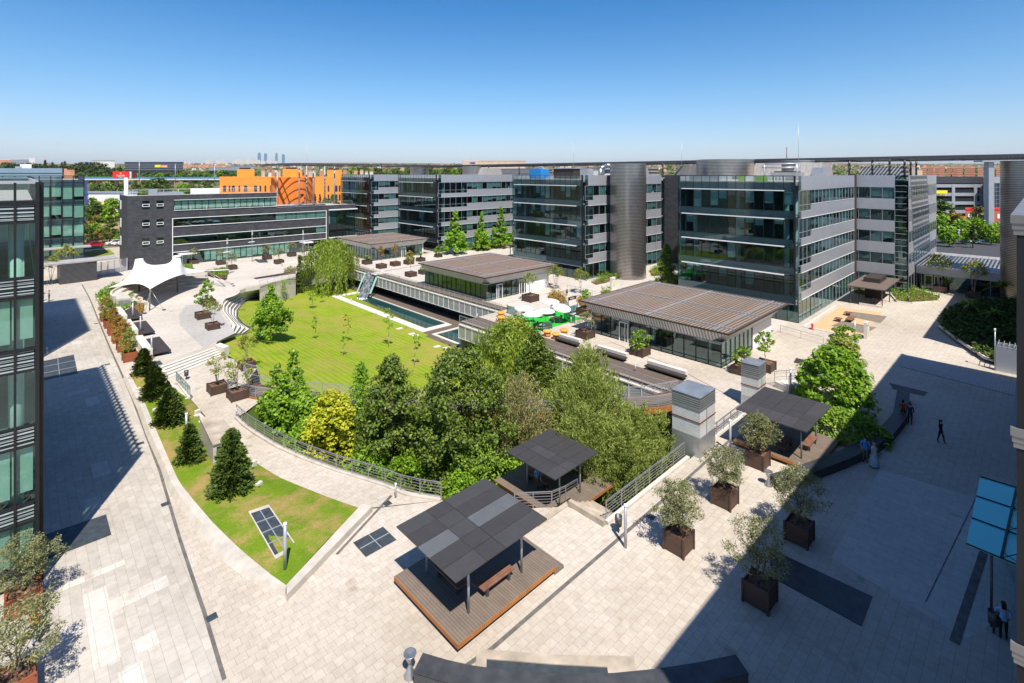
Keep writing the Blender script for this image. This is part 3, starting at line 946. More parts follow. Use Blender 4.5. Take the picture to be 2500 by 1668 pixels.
# round ribbed towers
def ribbed(u, v, r, z0, z1, label, ry=None, n=40):
    root = thing('stair_tower', label, 'tower', (u, v, z0))
    ry = ry or r
    mb = MB()
    P = [(u+r*math.cos(2*math.pi*k/n), v+ry*math.sin(2*math.pi*k/n)) for k in range(n)]
    i = len(mb.v)
    for z in (z0, z1):
        mb.v += [(p[0], p[1], z) for p in P]
    for k in range(n):
        mb.f.append((k, (k+1) % n, n+(k+1) % n, n+k)); mb.m.append(0); mb.sm.append(True)
    mb.build('drum', 'ribbed_steel', root)
    mb = MB(); mb.prism([(u+(p[0]-u)*0.985, v+(p[1]-v)*0.985) for p in P], z1-0.35, z1-0.1); mb.build('roof', 'galv', root)
    mb = MB(); mb.prism([(u+(p[0]-u)*1.008, v+(p[1]-v)*1.008) for p in P], z1-0.001, z1+0.10); mb.build('coping', 'steel', root)
    return root
ribbed(86.8, 57.0, 3.5, 0, 22.2, 'tall round ribbed steel tower between the two middle office wings')
ribbed(113.5, 1.3, 3.5, 0, 22.3, 'brown lit ribbed steel tower beside the low link building at the right edge')
ribbed(99, 43, 5.2, 19.3, 23.0, 'wide ribbed drum on the roof behind the signs of the large block')
ribbed(99, 30, 2.6, 19.3, 22.6, 'small ribbed drum on the roof nearest the tall mast')
ribbed(97, 118, 2.2, 19.3, 22.4, 'pale steel drum on the roof of the white banded wing', 3.4)
ribbed(100, 150, 3.2, 19.3, 22.6, 'ribbed drum on the roof of the farthest wing')

# slate building with window bands
root = thing('slate_building', 'dark slate clad building with long turquoise window bands', 'building', (16.5, 134, 0))
S_ = Face((16.5, 134.0), (1, 0), (0, -1))
mb = MB()
S_.box(mb, 0, 8.3, -0.35, 0, 0, 15.6)                 # solid left part
for z0, z1 in ((14.6, 15.6), (10.5, 12.2), (6.45, 8.5), (2.95, 4.5)):
    S_.box(mb, 8.32, 30.3 if z0 > 14 else 42.9, -0.35, -0.01, z0, z1)
S_.box(mb, 42.92, 43.9, -0.35, 0.0, 0, 11.8)
S_.box(mb, 43.92, 51.4, -0.35, 0.2, 10.75, 11.8); S_.box(mb, 43.92, 51.4, -1.5, -1.2, 0, 3.0)
mb.box(16.5, 16.85, 134.36, 146, 0, 15.6)
S_.box(mb, 30.32, 42.9, -0.35, -0.012, 11.3, 11.8)
mb.build('slate_wall', 'slate', root)
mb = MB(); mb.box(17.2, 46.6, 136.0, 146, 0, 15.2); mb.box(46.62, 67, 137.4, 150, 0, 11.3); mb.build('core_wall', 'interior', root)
mb = MB(); mb.box(16.9, 46.8, 134.4, 146, 15.2, 15.35); mb.build('roof', 'roof_gravel', root)
mb = MB(); mb.box(46.9, 67.6, 134.4, 152, 11.3, 11.45); mb.build('roof_terrace', 'roof_gravel', root)
mb = MB(); S_.box(mb, -0.06, 30.3, -0.45, 0.06, 15.6, 15.68); S_.box(mb, 30.32, 51.5, -0.45, 0.06, 11.8, 11.88); mb.build('coping', 'slate_coping', root)
mb = MB()
for z in (14.5, 12.2): S_.box(mb, 8.3, 30.3, 0.0, 0.16, z-0.05, z+0.04)
for z in (10.42, 8.58, 6.37, 4.55, 2.9): S_.box(mb, 8.0, 43.1, 0.0, 0.14, z-0.06, z+0.06)
for s_ in (7.95, 43.0): S_.box(mb, s_, s_+0.14, 0.003, 0.16, 0, 10.48)
S_.box(mb, 43.7, 51.9, 0.1, 0.6, 10.45, 10.7); S_.box(mb, 43.7, 51.9, 0.05, 0.5, 3.0, 3.15)
mb.build('white_trim', 'white_paint', root)
glazing(S_, root, 8.4, 30.2, 12.3, 14.45, 1.35, 'glass_mint', 'black_frame', 'blind_pale', 0.97, -0.32, 0.08, (0.94, 1.0))
for z0, z1, p in ((8.62, 10.4, 0.0), (4.6, 6.35, 0.0)):
    w = glazing(S_, root, 8.2, 30, z0, z1, 3.0, 'glass_dark', 'black_frame', None, 0, -0.06, 0.05)
    w = glazing(S_, root, 30, 42.9, z0, z1, 2.6, 'glass_mint', 'black_frame', 'blind', 0.8 if z0 > 8 else 0.35, -0.06, 0.05, (0.9, 1.0), rows=(z0+0.45, z0+0.9, z0+1.35))
glazing(S_, root, 14.2, 33.5, 0.02, 2.8, 1.3, 'glass_mint', 'black_frame', 'blind_pale', 0.85, -0.06, 0.07, (0.75, 1.0))
glazing(S_, root, 8.2, 14.1, 0.02, 2.8, 2.0, 'glass_dark', 'black_frame', None, 0, -0.06, 0.07)
glazing(S_, root, 33.6, 42.8, 0.02, 2.8, 2.3, 'glass_dark', 'black_frame', None, 0, -0.06, 0.07)
w = glazing(S_, root, 44.0, 51.4, 3.2, 10.4, 1.85, 'glass_dark', 'black_frame', None, 0, 0.1, 0.06, rows=(3.9, 4.6, 5.3, 6, 6.7, 7.4, 8.1, 8.8, 9.5))
mb = MB(); S_.box(mb, 44.1, 46.2, -0.4, -0.36, 6.8, 10.3); mb.build('blind', 'blind', w)
for a, b in ((8.6, 12.4), (36, 39)):
    mb = MB(); S_.box(mb, a+0.4, b, 0.1, 1.5, 2.3, 2.55); mb.build('door_canopy', 'white_paint', root)
    mb = MB(); S_.box(mb, a+1.3, a+1.42, -0.05, 0.02, 0, 2.3); S_.box(mb, b-0.8, b-0.68, -0.05, 0.02, 0, 2.3); S_.box(mb, a+1.43, b-0.81, -0.05, 0.02, 2.15, 2.29); mb.build('door_frame', 'white_paint', root)
for s_ in (2.55, 5.1):
    for z in (12.75, 8.7, 4.65):
        mb = MB(); S_.box(mb, s_, s_+1.25, 0.0, 0.012, z, z+1.75); w = mb.build('window', 'glass_dark', root)
        mb = MB()
        S_.box(mb, s_, s_+1.25, 0.014, 0.12, z+1.0, z+1.1); S_.box(mb, s_, s_+1.25, 0.014, 0.12, z+0.5, z+0.6)
        S_.box(mb, s_, s_+0.1, 0.014, 0.12, z+0.602, z+0.998); S_.box(mb, s_+1.15, s_+1.25, 0.014, 0.12, z+0.602, z+0.998)
        mb.build('frame', 'white_paint', w)
        mb = MB(); S_.box(mb, s_, s_+1.25, -0.3, -0.001, z, z+1.75); mb.build('backing', 'black_void', w)
for z in (12.4, 8.4, 4.4):
    mb = MB(); mb.box(16.42, 16.5, 143.2, 144.6, z, z+2.0); mb.build('window', 'white_paint', root)
mb = MB(); mb.box(20.5, 22.0, 135.6, 137.2, 15.35, 17.0); mb.box(22.0, 27.0, 135.8, 137.4, 15.35, 16.2); mb.build('roof_hut', 'white_alu', root)

def railing(pts, label, h=1.0, rods=4, post=1.4, mat='steel', r=0.022, name='railing', top=0.03, tilt=None, group=None, panel=None, parent=None):
    """Posts plus horizontal rods along a 3-D polyline."""
    P = [Vector(p) for p in pts]
    root = parent or thing(name, label, 'railing', tuple(P[0]), group)
    L = sum((b-a).length for a, b in zip(P, P[1:]))
    Q = resample(P, max(2, round(L/post)+1))
    for q in Q:
        mb = MB(); mb.beam((q.x, q.y, q.z), (q.x, q.y, q.z+h), 0.045, 0.045); mb.build('post', mat, root)
    for k in range(rods):
        z = h*(k+1)/(rods+0.5)
        mb = MB()
        for a, b in zip(Q, Q[1:]):
            mb.beam((a.x, a.y, a.z+z), (b.x, b.y, b.z+z), r, r)
        mb.build('rod', mat, root)
    mb = MB()
    for a, b in zip(Q, Q[1:]):
        mb.beam((a.x, a.y, a.z+h+0.02), (b.x, b.y, b.z+h+0.02), top*1.6, top*1.4)
    mb.build('handrail', mat, root)
    if panel:
        mb = MB()
        for a, b in zip(Q, Q[1:]):
            mb.hexa([(a.x, a.y, a.z+0.05), (b.x, b.y, b.z+0.05), (b.x+0.01, b.y+0.01, b.z+0.05), (a.x+0.01, a.y+0.01, a.z+0.05)], [(a.x, a.y, a.z+h-0.05), (b.x, b.y, b.z+h-0.05), (b.x+0.01, b.y+0.01, b.z+h-0.05), (a.x+0.01, a.y+0.01, a.z+h-0.05)])
        mb.build('glass_panel', panel, root)
    return root
railing([(24.9, 133.9, 12.25), (46.7, 133.9, 12.25)], 'white balcony rail under the top window band of the slate building', 0.75, 1, 3.2, 'white_paint', 0.03)
railing([(17, 134.6, 15.7), (17, 145, 15.7), (46, 145.5, 15.7)], 'thin white guard rail round the slate building roof', 1.0, 2, 3.0, 'white_paint', 0.03)
railing([(47, 134.5, 11.9), (67.3, 134.5, 11.9)], 'thin guard rail on the lower slate roof before the orange drum', 1.0, 1, 3.0, 'white_alu', 0.03)

# near office at the left edge: black frame, louvre bands, round columns inside
root = thing('office_building', 'near dark framed glass office with louvre bands at the left edge', 'office building', (0.9, 34.7, 0))
N_ = Face((0.70, 34.7), (-1, 0), (0, -1))
lv = [(18.0, 18.9), (14.3, 15.3), (10.7, 11.75), (7.0, 8.0), (3.25, 4.2)]
vis = [(15.3, 18.0), (11.75, 14.3), (8.0, 10.7), (4.2, 7.0), (0.9, 3.25)]
for z0, z1 in lv:
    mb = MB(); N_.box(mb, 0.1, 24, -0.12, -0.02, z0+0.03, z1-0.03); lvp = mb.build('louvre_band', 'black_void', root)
    mb = MB()
    n = 8
    for k in range(n):
        z = z0+0.07+(z1-z0-0.12)*k/n
        N_.box(mb, 0.16, 24, -0.015, 0.03, z, z+0.068)
    mb.build('louvre_blade', 'louvre_metal', lvp)
for i, (z0, z1) in enumerate(vis):
    mb = MB(); N_.box(mb, 0.1, 24, -0.06, -0.03, z0, z1); w = mb.build('window_band', 'glass_mint', root)
    if i in (1, 3, 4):
        for k in range(5):
            mb = MB(); N_.box(mb, 0.2+k*0.82, 0.95+k*0.82, -0.16, -0.14, z0+(0.35 if k % 2 else 0.5), z1-0.03); mb.build('blind', 'blind_pale', w)
mb = MB()
for k in range(29):
    N_.box(mb, 0.84+k*0.82-0.05, 0.84+k*0.82+0.05, -0.07, 0.10, 0, 19.95)
mb.build('mullion', 'black_frame', root)
mb = MB()
for z in [q for p in lv for q in p]+[19.03]:
    N_.box(mb, 0.1, 24, 0.002, 0.07, z-0.055, z+0.055)
mb.build('transom', 'black_frame', root)
mb = MB(); N_.box(mb, -0.03, 0.12, -0.3, 0.12, 0, 19.98); mb.build('corner_post', 'black_frame', root)
mb = MB(); N_.box(mb, 0.0, 24, -0.05, 0.10, 19.9, 20.05); N_.box(mb, 0.0, 0.15, -24, -0.052, 19.9, 20.04); mb.build('coping', 'alu_grey', root)
mb = MB(); N_.box(mb, 0.1, 24, -0.05, -0.03, 19.05, 19.9); mb.build('parapet_glass', 'glass_rail', root)
mb = MB(); mb.box(-24, 0.5, 36.5, 58.8, 18.9, 19.05); mb.build('roof', 'roof_gravel', root)
mb = MB()
for z in (18.0, 14.3, 10.7, 7.0, 3.25, 0.2):
    mb.box(-24, 0.6, 34.9, 58.8, z-0.02, z+0.55 if z > 1 else z+0.1)
mb.build('floor_slab', 'interior_floor', root)
for x in (-0.1, -3.2):
    for y in (35.9, 40.5):
        mb = MB(); mb.tube((x, y, 0), (x, y, 18.2), 0.30, n=18); mb.build('column', 'column_white', root)
mb = MB(); mb.box(-24, -1.6, 39, 58.6, 0, 18.8); mb.build('core_wall', 'interior', root)
E2 = Face((0.70, 34.75), (0, 1), (1, 0))
mb = MB(); E2.box(mb, 0.3, 24, -0.05, -0.02, 0.5, 19.0); mb.build('side_glass', 'glass_mint', root)
mb = MB()
for k in range(30): E2.box(mb, 0.1+k*0.82, 0.2+k*0.82, -0.02, 0.20, 0, 19.95)
mb.build('side_fin', 'black_frame', root)

root = thing('office_building', 'second dark framed office behind the left edge block, shading the promenade', 'office building', (0.9, 75.3, 0))
mb = MB(); mb.box(-24, 0.9, 75.3, 99, 0, 19.9); mb.build('body', 'glass_spandrel', root)
mb = MB(); mb.box(-23.9, 0.8, 75.5, 98.9, 0, 19.8); mb.build('core_wall', 'interior', root)
mb = MB()
for k in range(30): mb.box(0.92, 1.15, 75.4+k*0.8, 75.5+k*0.8, 0, 20)
mb.build('side_fin', 'black_frame', root)

# mint glass office between the left edge and the slate building
root = thing('office_building', 'mint green glass office with a dark square grid left of the slate building', 'office building', (11.1, 157, 0))
M_ = Face((11.1, 157.0), (-1, 0), (0, -1))
mb = MB(); mb.box(-20, 11.0, 160, 172, 0, 18.6); mb.build('core_wall', 'interior', root)
zz = lambda y: EYE-(y-HORIZ)*0.0969
for y0, y1 in ((454, 487), (498, 531), (545, 576), (589, 620)):
    w = glazing(M_, root, 0.1, 22, zz(y1), zz(y0), 1.95, 'glass_mint', 'black_frame', 'blind_pale', 0.95, 0, 0.13, (0.72, 1.0))
for y0, y1 in ((440, 454), (487, 498), (531, 545), (576, 589), (620, 634)):
    mb = MB(); M_.box(mb, 0.1, 22, -0.03, 0.0, zz(y1)+0.06, zz(y0)-0.06); sp = mb.build('spandrel', 'glass_spandrel', root)
    mb = MB(); M_.box(mb, 0.1, 22, -0.3, -0.26, zz(y1)+0.06, zz(y0)-0.06); mb.build('backing_panel', 'alu_grey', sp)
mb = MB()
for y in (440, 454, 487, 498, 531, 545, 576, 589, 620, 634): M_.box(mb, 0, 22, 0.0, 0.07, zz(y)-0.07, zz(y)+0.07)
for k in range(12): M_.box(mb, 0.03+k*1.95-0.08, 0.03+k*1.95+0.08, 0.003, 0.09, 0, 19.9)
M_.box(mb, -0.05, 22, -0.05, 0.1, 19.8, 19.95)
mb.build('frame', 'black_frame', root)
mb = MB(); M_.box(mb, 0.1, 22, -0.03, 0, 18.95, 19.75); mb.build('parapet_glass', 'glass_rail', root)
glazing(M_, root, 0.1, 22, 0, 2.8, 1.95, 'glass_mint', 'black_frame', 'blind_pale', 0.5, -0.5, 0.1, (0.3, 0.9), name='shopfront')
mb = MB(); mb.box(-20, 11, 157.4, 172, 18.6, 18.8); mb.build('roof', 'roof_gravel', root)
mb = MB()
for z in (zz(634), zz(583), zz(538), zz(492)): mb.box(-20, 11, 157.2, 160, z-0.3, z-0.1)
mb.build('floor_slab', 'interior_floor', root)
mb = MB(); M_.box(mb, -1.0, 22, 0.2, 3.4, 3.3, 3.55); mb.build('entrance_canopy', 'slate_coping', root)
mb = MB(); mb.box(10.95, 11.08, 157.1, 172, 0, 19.8); mb.build('end_wall', 'stone_black', root)

# black office at the right edge, whose roof edge shades the plaza
root = thing('office_building', 'black office block at the right edge with pale ledges', 'office building', (12.9, -0.2, 0))
mb = MB(); mb.box(13.0, 66.2, -24, 0.33, 0, 19.6); mb.build('wall', 'black_void', root)
for z in (1.0, 4.9, 8.8, 12.7, 16.4):
    mb = MB(); mb.box(14.5, 65.5, 0.331, 0.35, z-0.4, z+2.2); mb.build('window_band', 'glass_dark', root)
for z in (19.55, 15.7, 11.8, 7.9, 4.0):
    mb = MB(); mb.box(12.96, 66.4, 0.2, 0.41, z-0.05, z+0.10)
    mb.box(12.975, 66.3, 0.2, 0.39, z-0.16, z-0.051); mb.box(12.985, 66.3, 0.2, 0.37, z-0.26, z-0.161)
    mb.build('ledge', 'ledge_metal', root)
root = thing('office_building', 'farther dark office block beyond the low link, only its shadowed flank near the ribbed tower', 'office building', (75.2, -0.4, 0))
mb = MB(); mb.box(75.4, 108.2, -24, -0.6, 0, 19.6); mb.build('wall', 'stone_black', root)
mb = MB(); mb.box(75.3, 108.3, -0.58, -0.3, 19.3, 19.6); mb.build('ledge', 'white_alu', root)
root = thing('entrance_canopy', 'bright cyan glass entrance canopy hung on thin rods at the right edge', 'canopy', (15.5, 2, 0))
mb = MB()
cz = 3.2
cp = [g(2393, 1166, cz), g(2359, 1330, cz), g(2500, 1389, cz), g(2540, 1210, cz)]
mb.prism(cp, cz, cz+0.03); mb.build('glass_sheet', 'glass_cyan', root)
mb = MB()
a, b, c, d = [Vector((*p, cz+0.06)) for p in cp]
for t in (0.0, 0.33, 0.66, 1.0):
    mb.beam(a.lerp(b, t), d.lerp(c, t), 0.05, 0.05)
mb.beam(a.lerp(d, 0.62), b.lerp(c, 0.62), 0.09, 0.09)
for t in (0.0, 0.33, 0.66, 1.0):
    p = a.lerp(d, 0.62).lerp(b.lerp(c, 0.62), t)
    q = p+(d-a)*0.6
    mb.beam(p, (q.x, q.y, q.z+1.2), 0.03, 0.03); mb.beam(p+Vector((0, 0, 0.3)), (q.x, q.y, q.z-0.3), 0.025, 0.025)
mb.build('frame', 'black_frame', root)
mb = MB()
for p in (b.lerp(c, 0.45), b.lerp(c, 0.95)):
    mb.tube((p.x, p.y, 0), (p.x, p.y, cz), 0.05, n=8)
mb.build('post', 'steel_dark', root)

# low link building with a flat pale roof
root = thing('link_building', 'low white link building with a broad flat roof at the right', 'building', (114.5, -6, 0))
mb = MB(); mb.box(114, 136, -12, 15.4, 4.0, 4.25); mb.build('roof', 'roof_panels', root)
mb = MB(); mb.box(113.8, 114.3, -12, 15.5, 2.9, 4.3); mb.build('fascia', 'white_alu', root)
K_ = Face((115.4, -12), (0, 1), (-1, 0))
mb = MB(); mb.box(120, 135, -12, 15, 0, 3.9); mb.build('core_wall', 'interior', root)
glazing(K_, root, 0, 27, 0, 2.9, 2.2, 'glass_teal', 'alu_grey', 'blind', 0.4, 0, 0.08)
for y in (12.1, 13.4):
    mb = MB(); mb.box(115.2, 115.3, y, y+0.1, 0, 2.6); mb.box(115.2, 115.3, y+1.0, y+1.1, 0, 2.6); mb.box(115.2, 115.3, y+0.101, y+0.999, 2.4, 2.59); mb.build('door_frame', 'white_paint', root)

# brise-soleil that runs over the whole block
root = thing('sun_canopy', 'very long flat dark slatted canopy on posts above all the office roofs', 'canopy', (108, 0, 23.2))
mb = MB()
for k in range(370):
    y = -24+k*0.53
    mb.box(108.3, 126, y, y+0.24, 23.05, 23.2)
mb.build('slat_field', 'steel_dark', root)
mb = MB()
mb.box(107.9, 108.28, -24, 172.4, 22.85, 23.35); mb.box(126, 126.4, -24, 172.4, 22.85, 23.35)
for y in range(-22, 174, 8): mb.box(108.3, 126, y, y+0.2, 22.75, 23.03)
for x in (113, 118, 122): mb.box(x, x+0.2, -24, 172, 22.7, 22.74)
mb.build('beam_frame', 'steel_dark', root)
mb = MB()
mb.box(54, 54.5, 142.2, 172, 22.95, 23.3); mb.box(54.52, 107.8, 142.2, 142.8, 22.95, 23.3); mb.box(54.52, 107.8, 171.6, 172.1, 22.95, 23.3)
for k in range(9): mb.box(54.52, 107.8, 143.4+k*0.62, 143.6+k*0.62, 23.05, 23.25)
for x in (55.5, 62, 68, 73, 80, 90, 100): mb.box(x, x+0.3, 142.82, 171.5, 22.78, 22.93)
for y, w in ((150.2, 0.55), (151.7, 0.2), (153.1, 0.2), (154.5, 0.2), (155.7, 0.5)): mb.box(54.52, 69, y, y+w, 22.94, 23.04)
mb.build('slat_field', 'steel_dark', root)
for p, zb in (((56.5, 144.5), 11.45), ((60.5, 144.5), 11.45), ((66.8, 144.5), 11.45), ((56, 160), 0), ((61, 150.5), 11.45), ((66.5, 150.5), 11.45)):
    mb = MB(); mb.tube((p[0], p[1], zb), (p[0], p[1], 22.9), 0.2, n=10); mb.build('post', 'screen_grey', root)
for y in (18.5, 21, 24.5, 30, 36, 44, 52, 62, 72, 84, 96, 110, 124, 138, 152):
    mb = MB(); mb.tube((109, y, 19.3), (109, y, 22.8), 0.16, n=8); mb.build('post', 'steel_dark', root)
for x in (113, 119, 125):
    mb = MB(); mb.tube((x, 17, 19.3), (x, 17, 22.8), 0.16, n=8); mb.build('post', 'steel_dark', root)

# pavilions under slatted roofs
def pavilion(u0, u1, v0, v1, ru0, ru1, rv0, rv1, label, roof, gleft, fine, solid_from, door_s):
    root = thing('pavilion', label, 'pavilion', (u0, v0, 0))
    zr = 4.0
    mb = MB(); mb.box(ru0, ru1, rv0, rv1, zr, zr+0.08); rf = mb.build('roof', roof, root)
    mb = MB()
    for t in (0.0, 0.5, 1.0):
        x = ru0+1.6+(ru1-ru0-3.2)*t; y = rv0+1.6+(rv1-rv0-3.2)*t
        mb.box(x-0.07, x+0.07, rv0+0.1, rv1-0.1, zr+0.085, zr+0.24); mb.box(ru0+0.1, ru1-0.1, y-0.07, y+0.07, zr+0.082, zr+0.2)
    mb.build('ridge_rail', 'alu_grey', rf)
    mb = MB()
    for a, b, c, d in ((ru0-0.12, ru1+0.12, rv0-0.12, rv0), (ru0-0.12, ru1+0.12, rv1, rv1+0.12), (ru0-0.12, ru0, rv0, rv1), (ru1, ru1+0.12, rv0, rv1)):
        mb.box(a, b, c, d, zr-0.06, zr+0.10)
    mb.build('gutter', 'wood_dark', root)
    # sloping slatted valance from the roof edge down to the wall head
    zt, zb = zr-0.05, 2.75
    mb = MB()
    mb.face([(ru0+0.25, rv1-0.3, zt), (ru0+0.25, rv0+0.3, zt), (u0-0.12, v0+0.9, zb), (u0-0.12, v1-0.1, zb)], 0)
    mb.face([(ru1-0.3, rv0+0.25, zt), (u1-0.1, v0-0.12, zb), (u0+0.9, v0-0.12, zb), (ru0+0.9, rv0+0.25, zt)], 1)
    mb.build('valance', ['awning_y', 'awning_x'], root)
    mb = MB()
    mb.face([(ru0+0.25, rv0+0.29, zt), (ru0+0.89, rv0+0.25, zt), (u0+0.89, v0-0.12, zb), (u0-0.12, v0+0.89, zb)], 0)
    mb.box(u0-0.12, u1, v0-0.12, v0-0.02, zb-0.12, zb-0.002); mb.box(u0-0.12, u0-0.02, v0-0.018, v1, zb-0.12, zb-0.002)
    mb.build('corner_panel', 'white_alu', root)
    mb = MB(); mb.box(u0+0.05, u1-0.05, v0+0.05, v1-0.05, zb, zr-0.02); mb.build('ceiling', 'interior', root)
    mb = MB(); mb.box(u0+0.1, u1-0.1, v0+0.1, v1-0.1, 0.006, 0.05); mb.build('floor', 'interior_floor', root)
    Fl = Face((u0, v0), (0, 1), (-1, 0)); Fr = Face((u0, v0), (1, 0), (0, -1))
    glazing(Fl, root, 0, v1-v0, 0.02, 2.75, 1.35, gleft, 'black_frame', None, name='glass_wall', rows=(0.45,))
    glazing(Fr, root, 0, solid_from, 0.02, 2.75, 1.15, 'glass_clear', 'black_frame', None, name='glass_wall', rows=(0.45,))
    mb = MB(); mb.box(u0+solid_from, u1, v0-0.02, v0+0.18, 0, 3.5); mb.box(u1-0.2, u1, v0+0.182, v1, 0, 3.5); mb.box(u0, u1-0.21, v1, v1+0.2, 0, 3.5); mb.build('wall', 'white_paint', root)
    for x, y in ((u0+2.0, v0+2.2), (u0+8, v0+2.2), (u0+2, v0+9), (u0+2, v0+15)):
        mb = MB(); mb.tube((x, y, 0), (x, y, 2.9), 0.2, n=12); mb.build('column', 'column_white', root)
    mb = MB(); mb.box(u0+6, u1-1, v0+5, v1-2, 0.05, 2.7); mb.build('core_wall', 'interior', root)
    for F, s_ in door_s:
        FF = Fl if F == 'l' else Fr
        mb = MB()
        FF.box(mb, s_, s_+0.12, 0.01, 0.10, 0, 2.35); FF.box(mb, s_+1.2, s_+1.32, 0.01, 0.10, 0, 2.35); FF.box(mb, s_+0.121, s_+1.199, 0.01, 0.10, 2.22, 2.35)
        FF.box(mb, s_+0.45, s_+0.53, 0.01, 0.09, 0, 2.219)
        dr = mb.build('door', 'white_paint', root)
        mb = MB(); FF.box(mb, s_+0.56, s_+0.60, 0.10, 0.16, 0.9, 1.4); mb.build('handle', 'steel', dr)
    return root
pavilion(53.0, 67.2, 23.4, 40.1, 52.0, 69.3, 22.2, 41.4, 'nearest glass pavilion under a broad brown slatted roof', 'roof_slats', 'glass_clear', False, 8.2, [('l', 11.3)])
pavilion(53.7, 68.6, 61.7, 78.6, 52.5, 69.8, 60.5, 79.0, 'middle glass pavilion with green glass towards the pool', 'roof_slats_fine', 'glass_mint', True, 9.0, [('r', 2.2), ('r', 7.4)])
pavilion(59.5, 73.5, 108.6, 124.5, 58.4, 74.6, 107.4, 125.6, 'farthest small pavilion with a brown roof beside the big willow', 'roof_slats_fine', 'glass_clear', True, 13.6, [('r', 7.6)])
# ---------------------------------------------------------------- terrace edges, walls, steps
def terrace_edge(u, v0, v1, label, glass_u, strip):
    root = thing('terrace_edge', label, 'terrace edge', (u, v0, 0))
    mb = MB(); mb.box(u-0.45, u+0.12, v0, v1, -0.42, -0.28); mb.build('ledge', 'concrete_light', root)
    mb = MB(); mb.box(u+0.13, u+0.22, v0, v1, -0.42, 0.03); mb.build('timber_fascia', 'deck_planks', root)
    mb = MB(); mb.box(strip[0], strip[1], v0, v1, 0.012, 0.05); mb.build('timber_strip', 'deck_planks', root)
    F = Face((u-0.4, v0), (0, 1), (-1, 0))
    mb = MB(); F.box(mb, 0, v1-v0, -0.06, -0.03, -2.1, -0.43); sc = mb.build('screen', 'screen_grey', root)
    n = round((v1-v0)/1.45)
    mb = MB(); F.box(mb, 0, v1-v0, 0.001, 0.05, -2.16, -2.1)
    for k in range(n+1):
        F.box(mb, (v1-v0)*k/n-0.02, (v1-v0)*k/n+0.02, -0.02, 0.04, -2.1, -0.43)
    mb.build('screen_frame', 'white_paint', sc)
    G = Face((glass_u, v0), (0, 1), (-1, 0))
    glazing(G, root, 0, v1-v0, FLOOR+0.1, -0.45, 1.45, 'glass_dark', 'black_frame', None, name='glass_wall')
    mb = MB(); mb.box(glass_u+3, glass_u+3.3, v0, v1, FLOOR, -0.4); mb.build('back_wall', 'interior', root)
    mb = MB(); mb.box(u-0.3, glass_u+3.4, v0, v1, -0.45, -0.421); mb.build('soffit', 'interior', root)
    railing([(u-0.25, v0, -0.28), (u-0.25, v1, -0.28)], None, 1.15, 5, 1.45, 'white_alu', 0.02, parent=root)
    return root
terrace_edge(EDGE_A, 55.9, 111.9, 'long terrace edge with screens and rail above the upper pool', 53.7, (52.35, 53.4))
terrace_edge(EDGE_B, 21.3, 55.7, 'terrace edge with timber strip behind the garden trees', 45.6, (44.3, 47.0))

mb = MB()
seg = [(52.02, 55.8), (43.85, 55.8)]
W0 = hole2[:14]+[(rail_ln[-1][0], rail_ln[-1][1])]
for a, b in zip(W0, W0[1:]):
    if a[0] in (EDGE_A, EDGE_B) and b[0] == a[0]: continue
    mb.face([(a[0], a[1], FLOOR-0.1), (b[0], b[1], FLOOR-0.1), (b[0], b[1], 0.0), (a[0], a[1], 0.0)])
one(mb, 'retaining_wall', 'concrete', 'pale concrete retaining wall holding the plaza round the sunken garden', 'wall')
mb = MB()
top = [Vector((*p, 0.006)) for p in curve_top]; bot = [Vector(p) for p in curve_bot]
n = 5
for k in range(n):
    for i in range(len(top)-1):
        def pt(j, t, zt):
            q = top[j].lerp(bot[j], t); return (q.x, q.y, bot[j].z*zt)
        mb.face([pt(i, k/n, (k+1)/n), pt(i, (k+1)/n, (k+1)/n), pt(i+1, (k+1)/n, (k+1)/n), pt(i+1, k/n, (k+1)/n)])
        mb.face([pt(i, k/n, k/n), pt(i, k/n, (k+1)/n), pt(i+1, k/n, (k+1)/n), pt(i+1, k/n, k/n)])
one(mb, 'curved_steps', 'concrete_light', 'broad curved concrete steps sweeping down to the lawn', 'steps')
mb = MB()
ribbon(mb, [tuple(bot[j]+Vector((0, 0, 0.02))) for j in range(len(bot))], 0.22, 0)
for k in range(1, n):
    ribbon(mb, [tuple(Vector((*(top[j].lerp(bot[j], k/n)).xy, bot[j].z*k/n+0.012))) for j in range(len(bot))], 0.10, 0)
struct(mb, 'step_edge_lines', 'slate')  # dark ribbons along the step edges and the foot

# straight flight between amphitheatre court and lower terrace
root = thing('stair_flight', 'straight flight of five pale steps behind the two low planters', 'steps', (*stairs_bot[0], LT))
a0, a1 = [Vector((*p, 0)) for p in stairs_top]; b0, b1 = [Vector((*p, 0)) for p in stairs_bot]
mb = MB()
for k in range(5):
    t0 = k/5; z = -0.15*(k+1)+0.004 if k < 5 else LT
    t1 = (k+1)/5
    P = [a0.lerp(b0, t0), a0.lerp(b0, t1-0.001), a1.lerp(b1, t1-0.001), a1.lerp(b1, t0)]
    mb.hexa([(p.x, p.y, LT-0.05) for p in P], [(p.x, p.y, -0.15*k-0.006) for p in P])
mb.build('treads', 'concrete_light', root)
mb = MB()
d = (a1-a0).normalized()
mb.prism([(a1+d*0.02).xy, (b1+d*0.02).xy, (b1+d*0.75).xy, (a1+d*0.75).xy], LT-0.3, 0.25); mb.build('cheek_wall', 'concrete_light', root)
mb = MB()
mb.prism([(a0-d*0.02).xy, (a0-d*0.4).xy, (b0-d*0.4).xy, (b0-d*0.02).xy], LT-0.3, 0.12); mb.build('cheek_wall', 'concrete_light', root)
mb = MB()
for k in range(1, 5):
    p, q = a0.lerp(b0, k/5), a1.lerp(b1, k/5)
    mb.beam((p.x, p.y, -0.15*k+0.13), (q.x, q.y, -0.15*k+0.13), 0.04, 0.03)
mb.build('nosing', 'alu_grey', root)
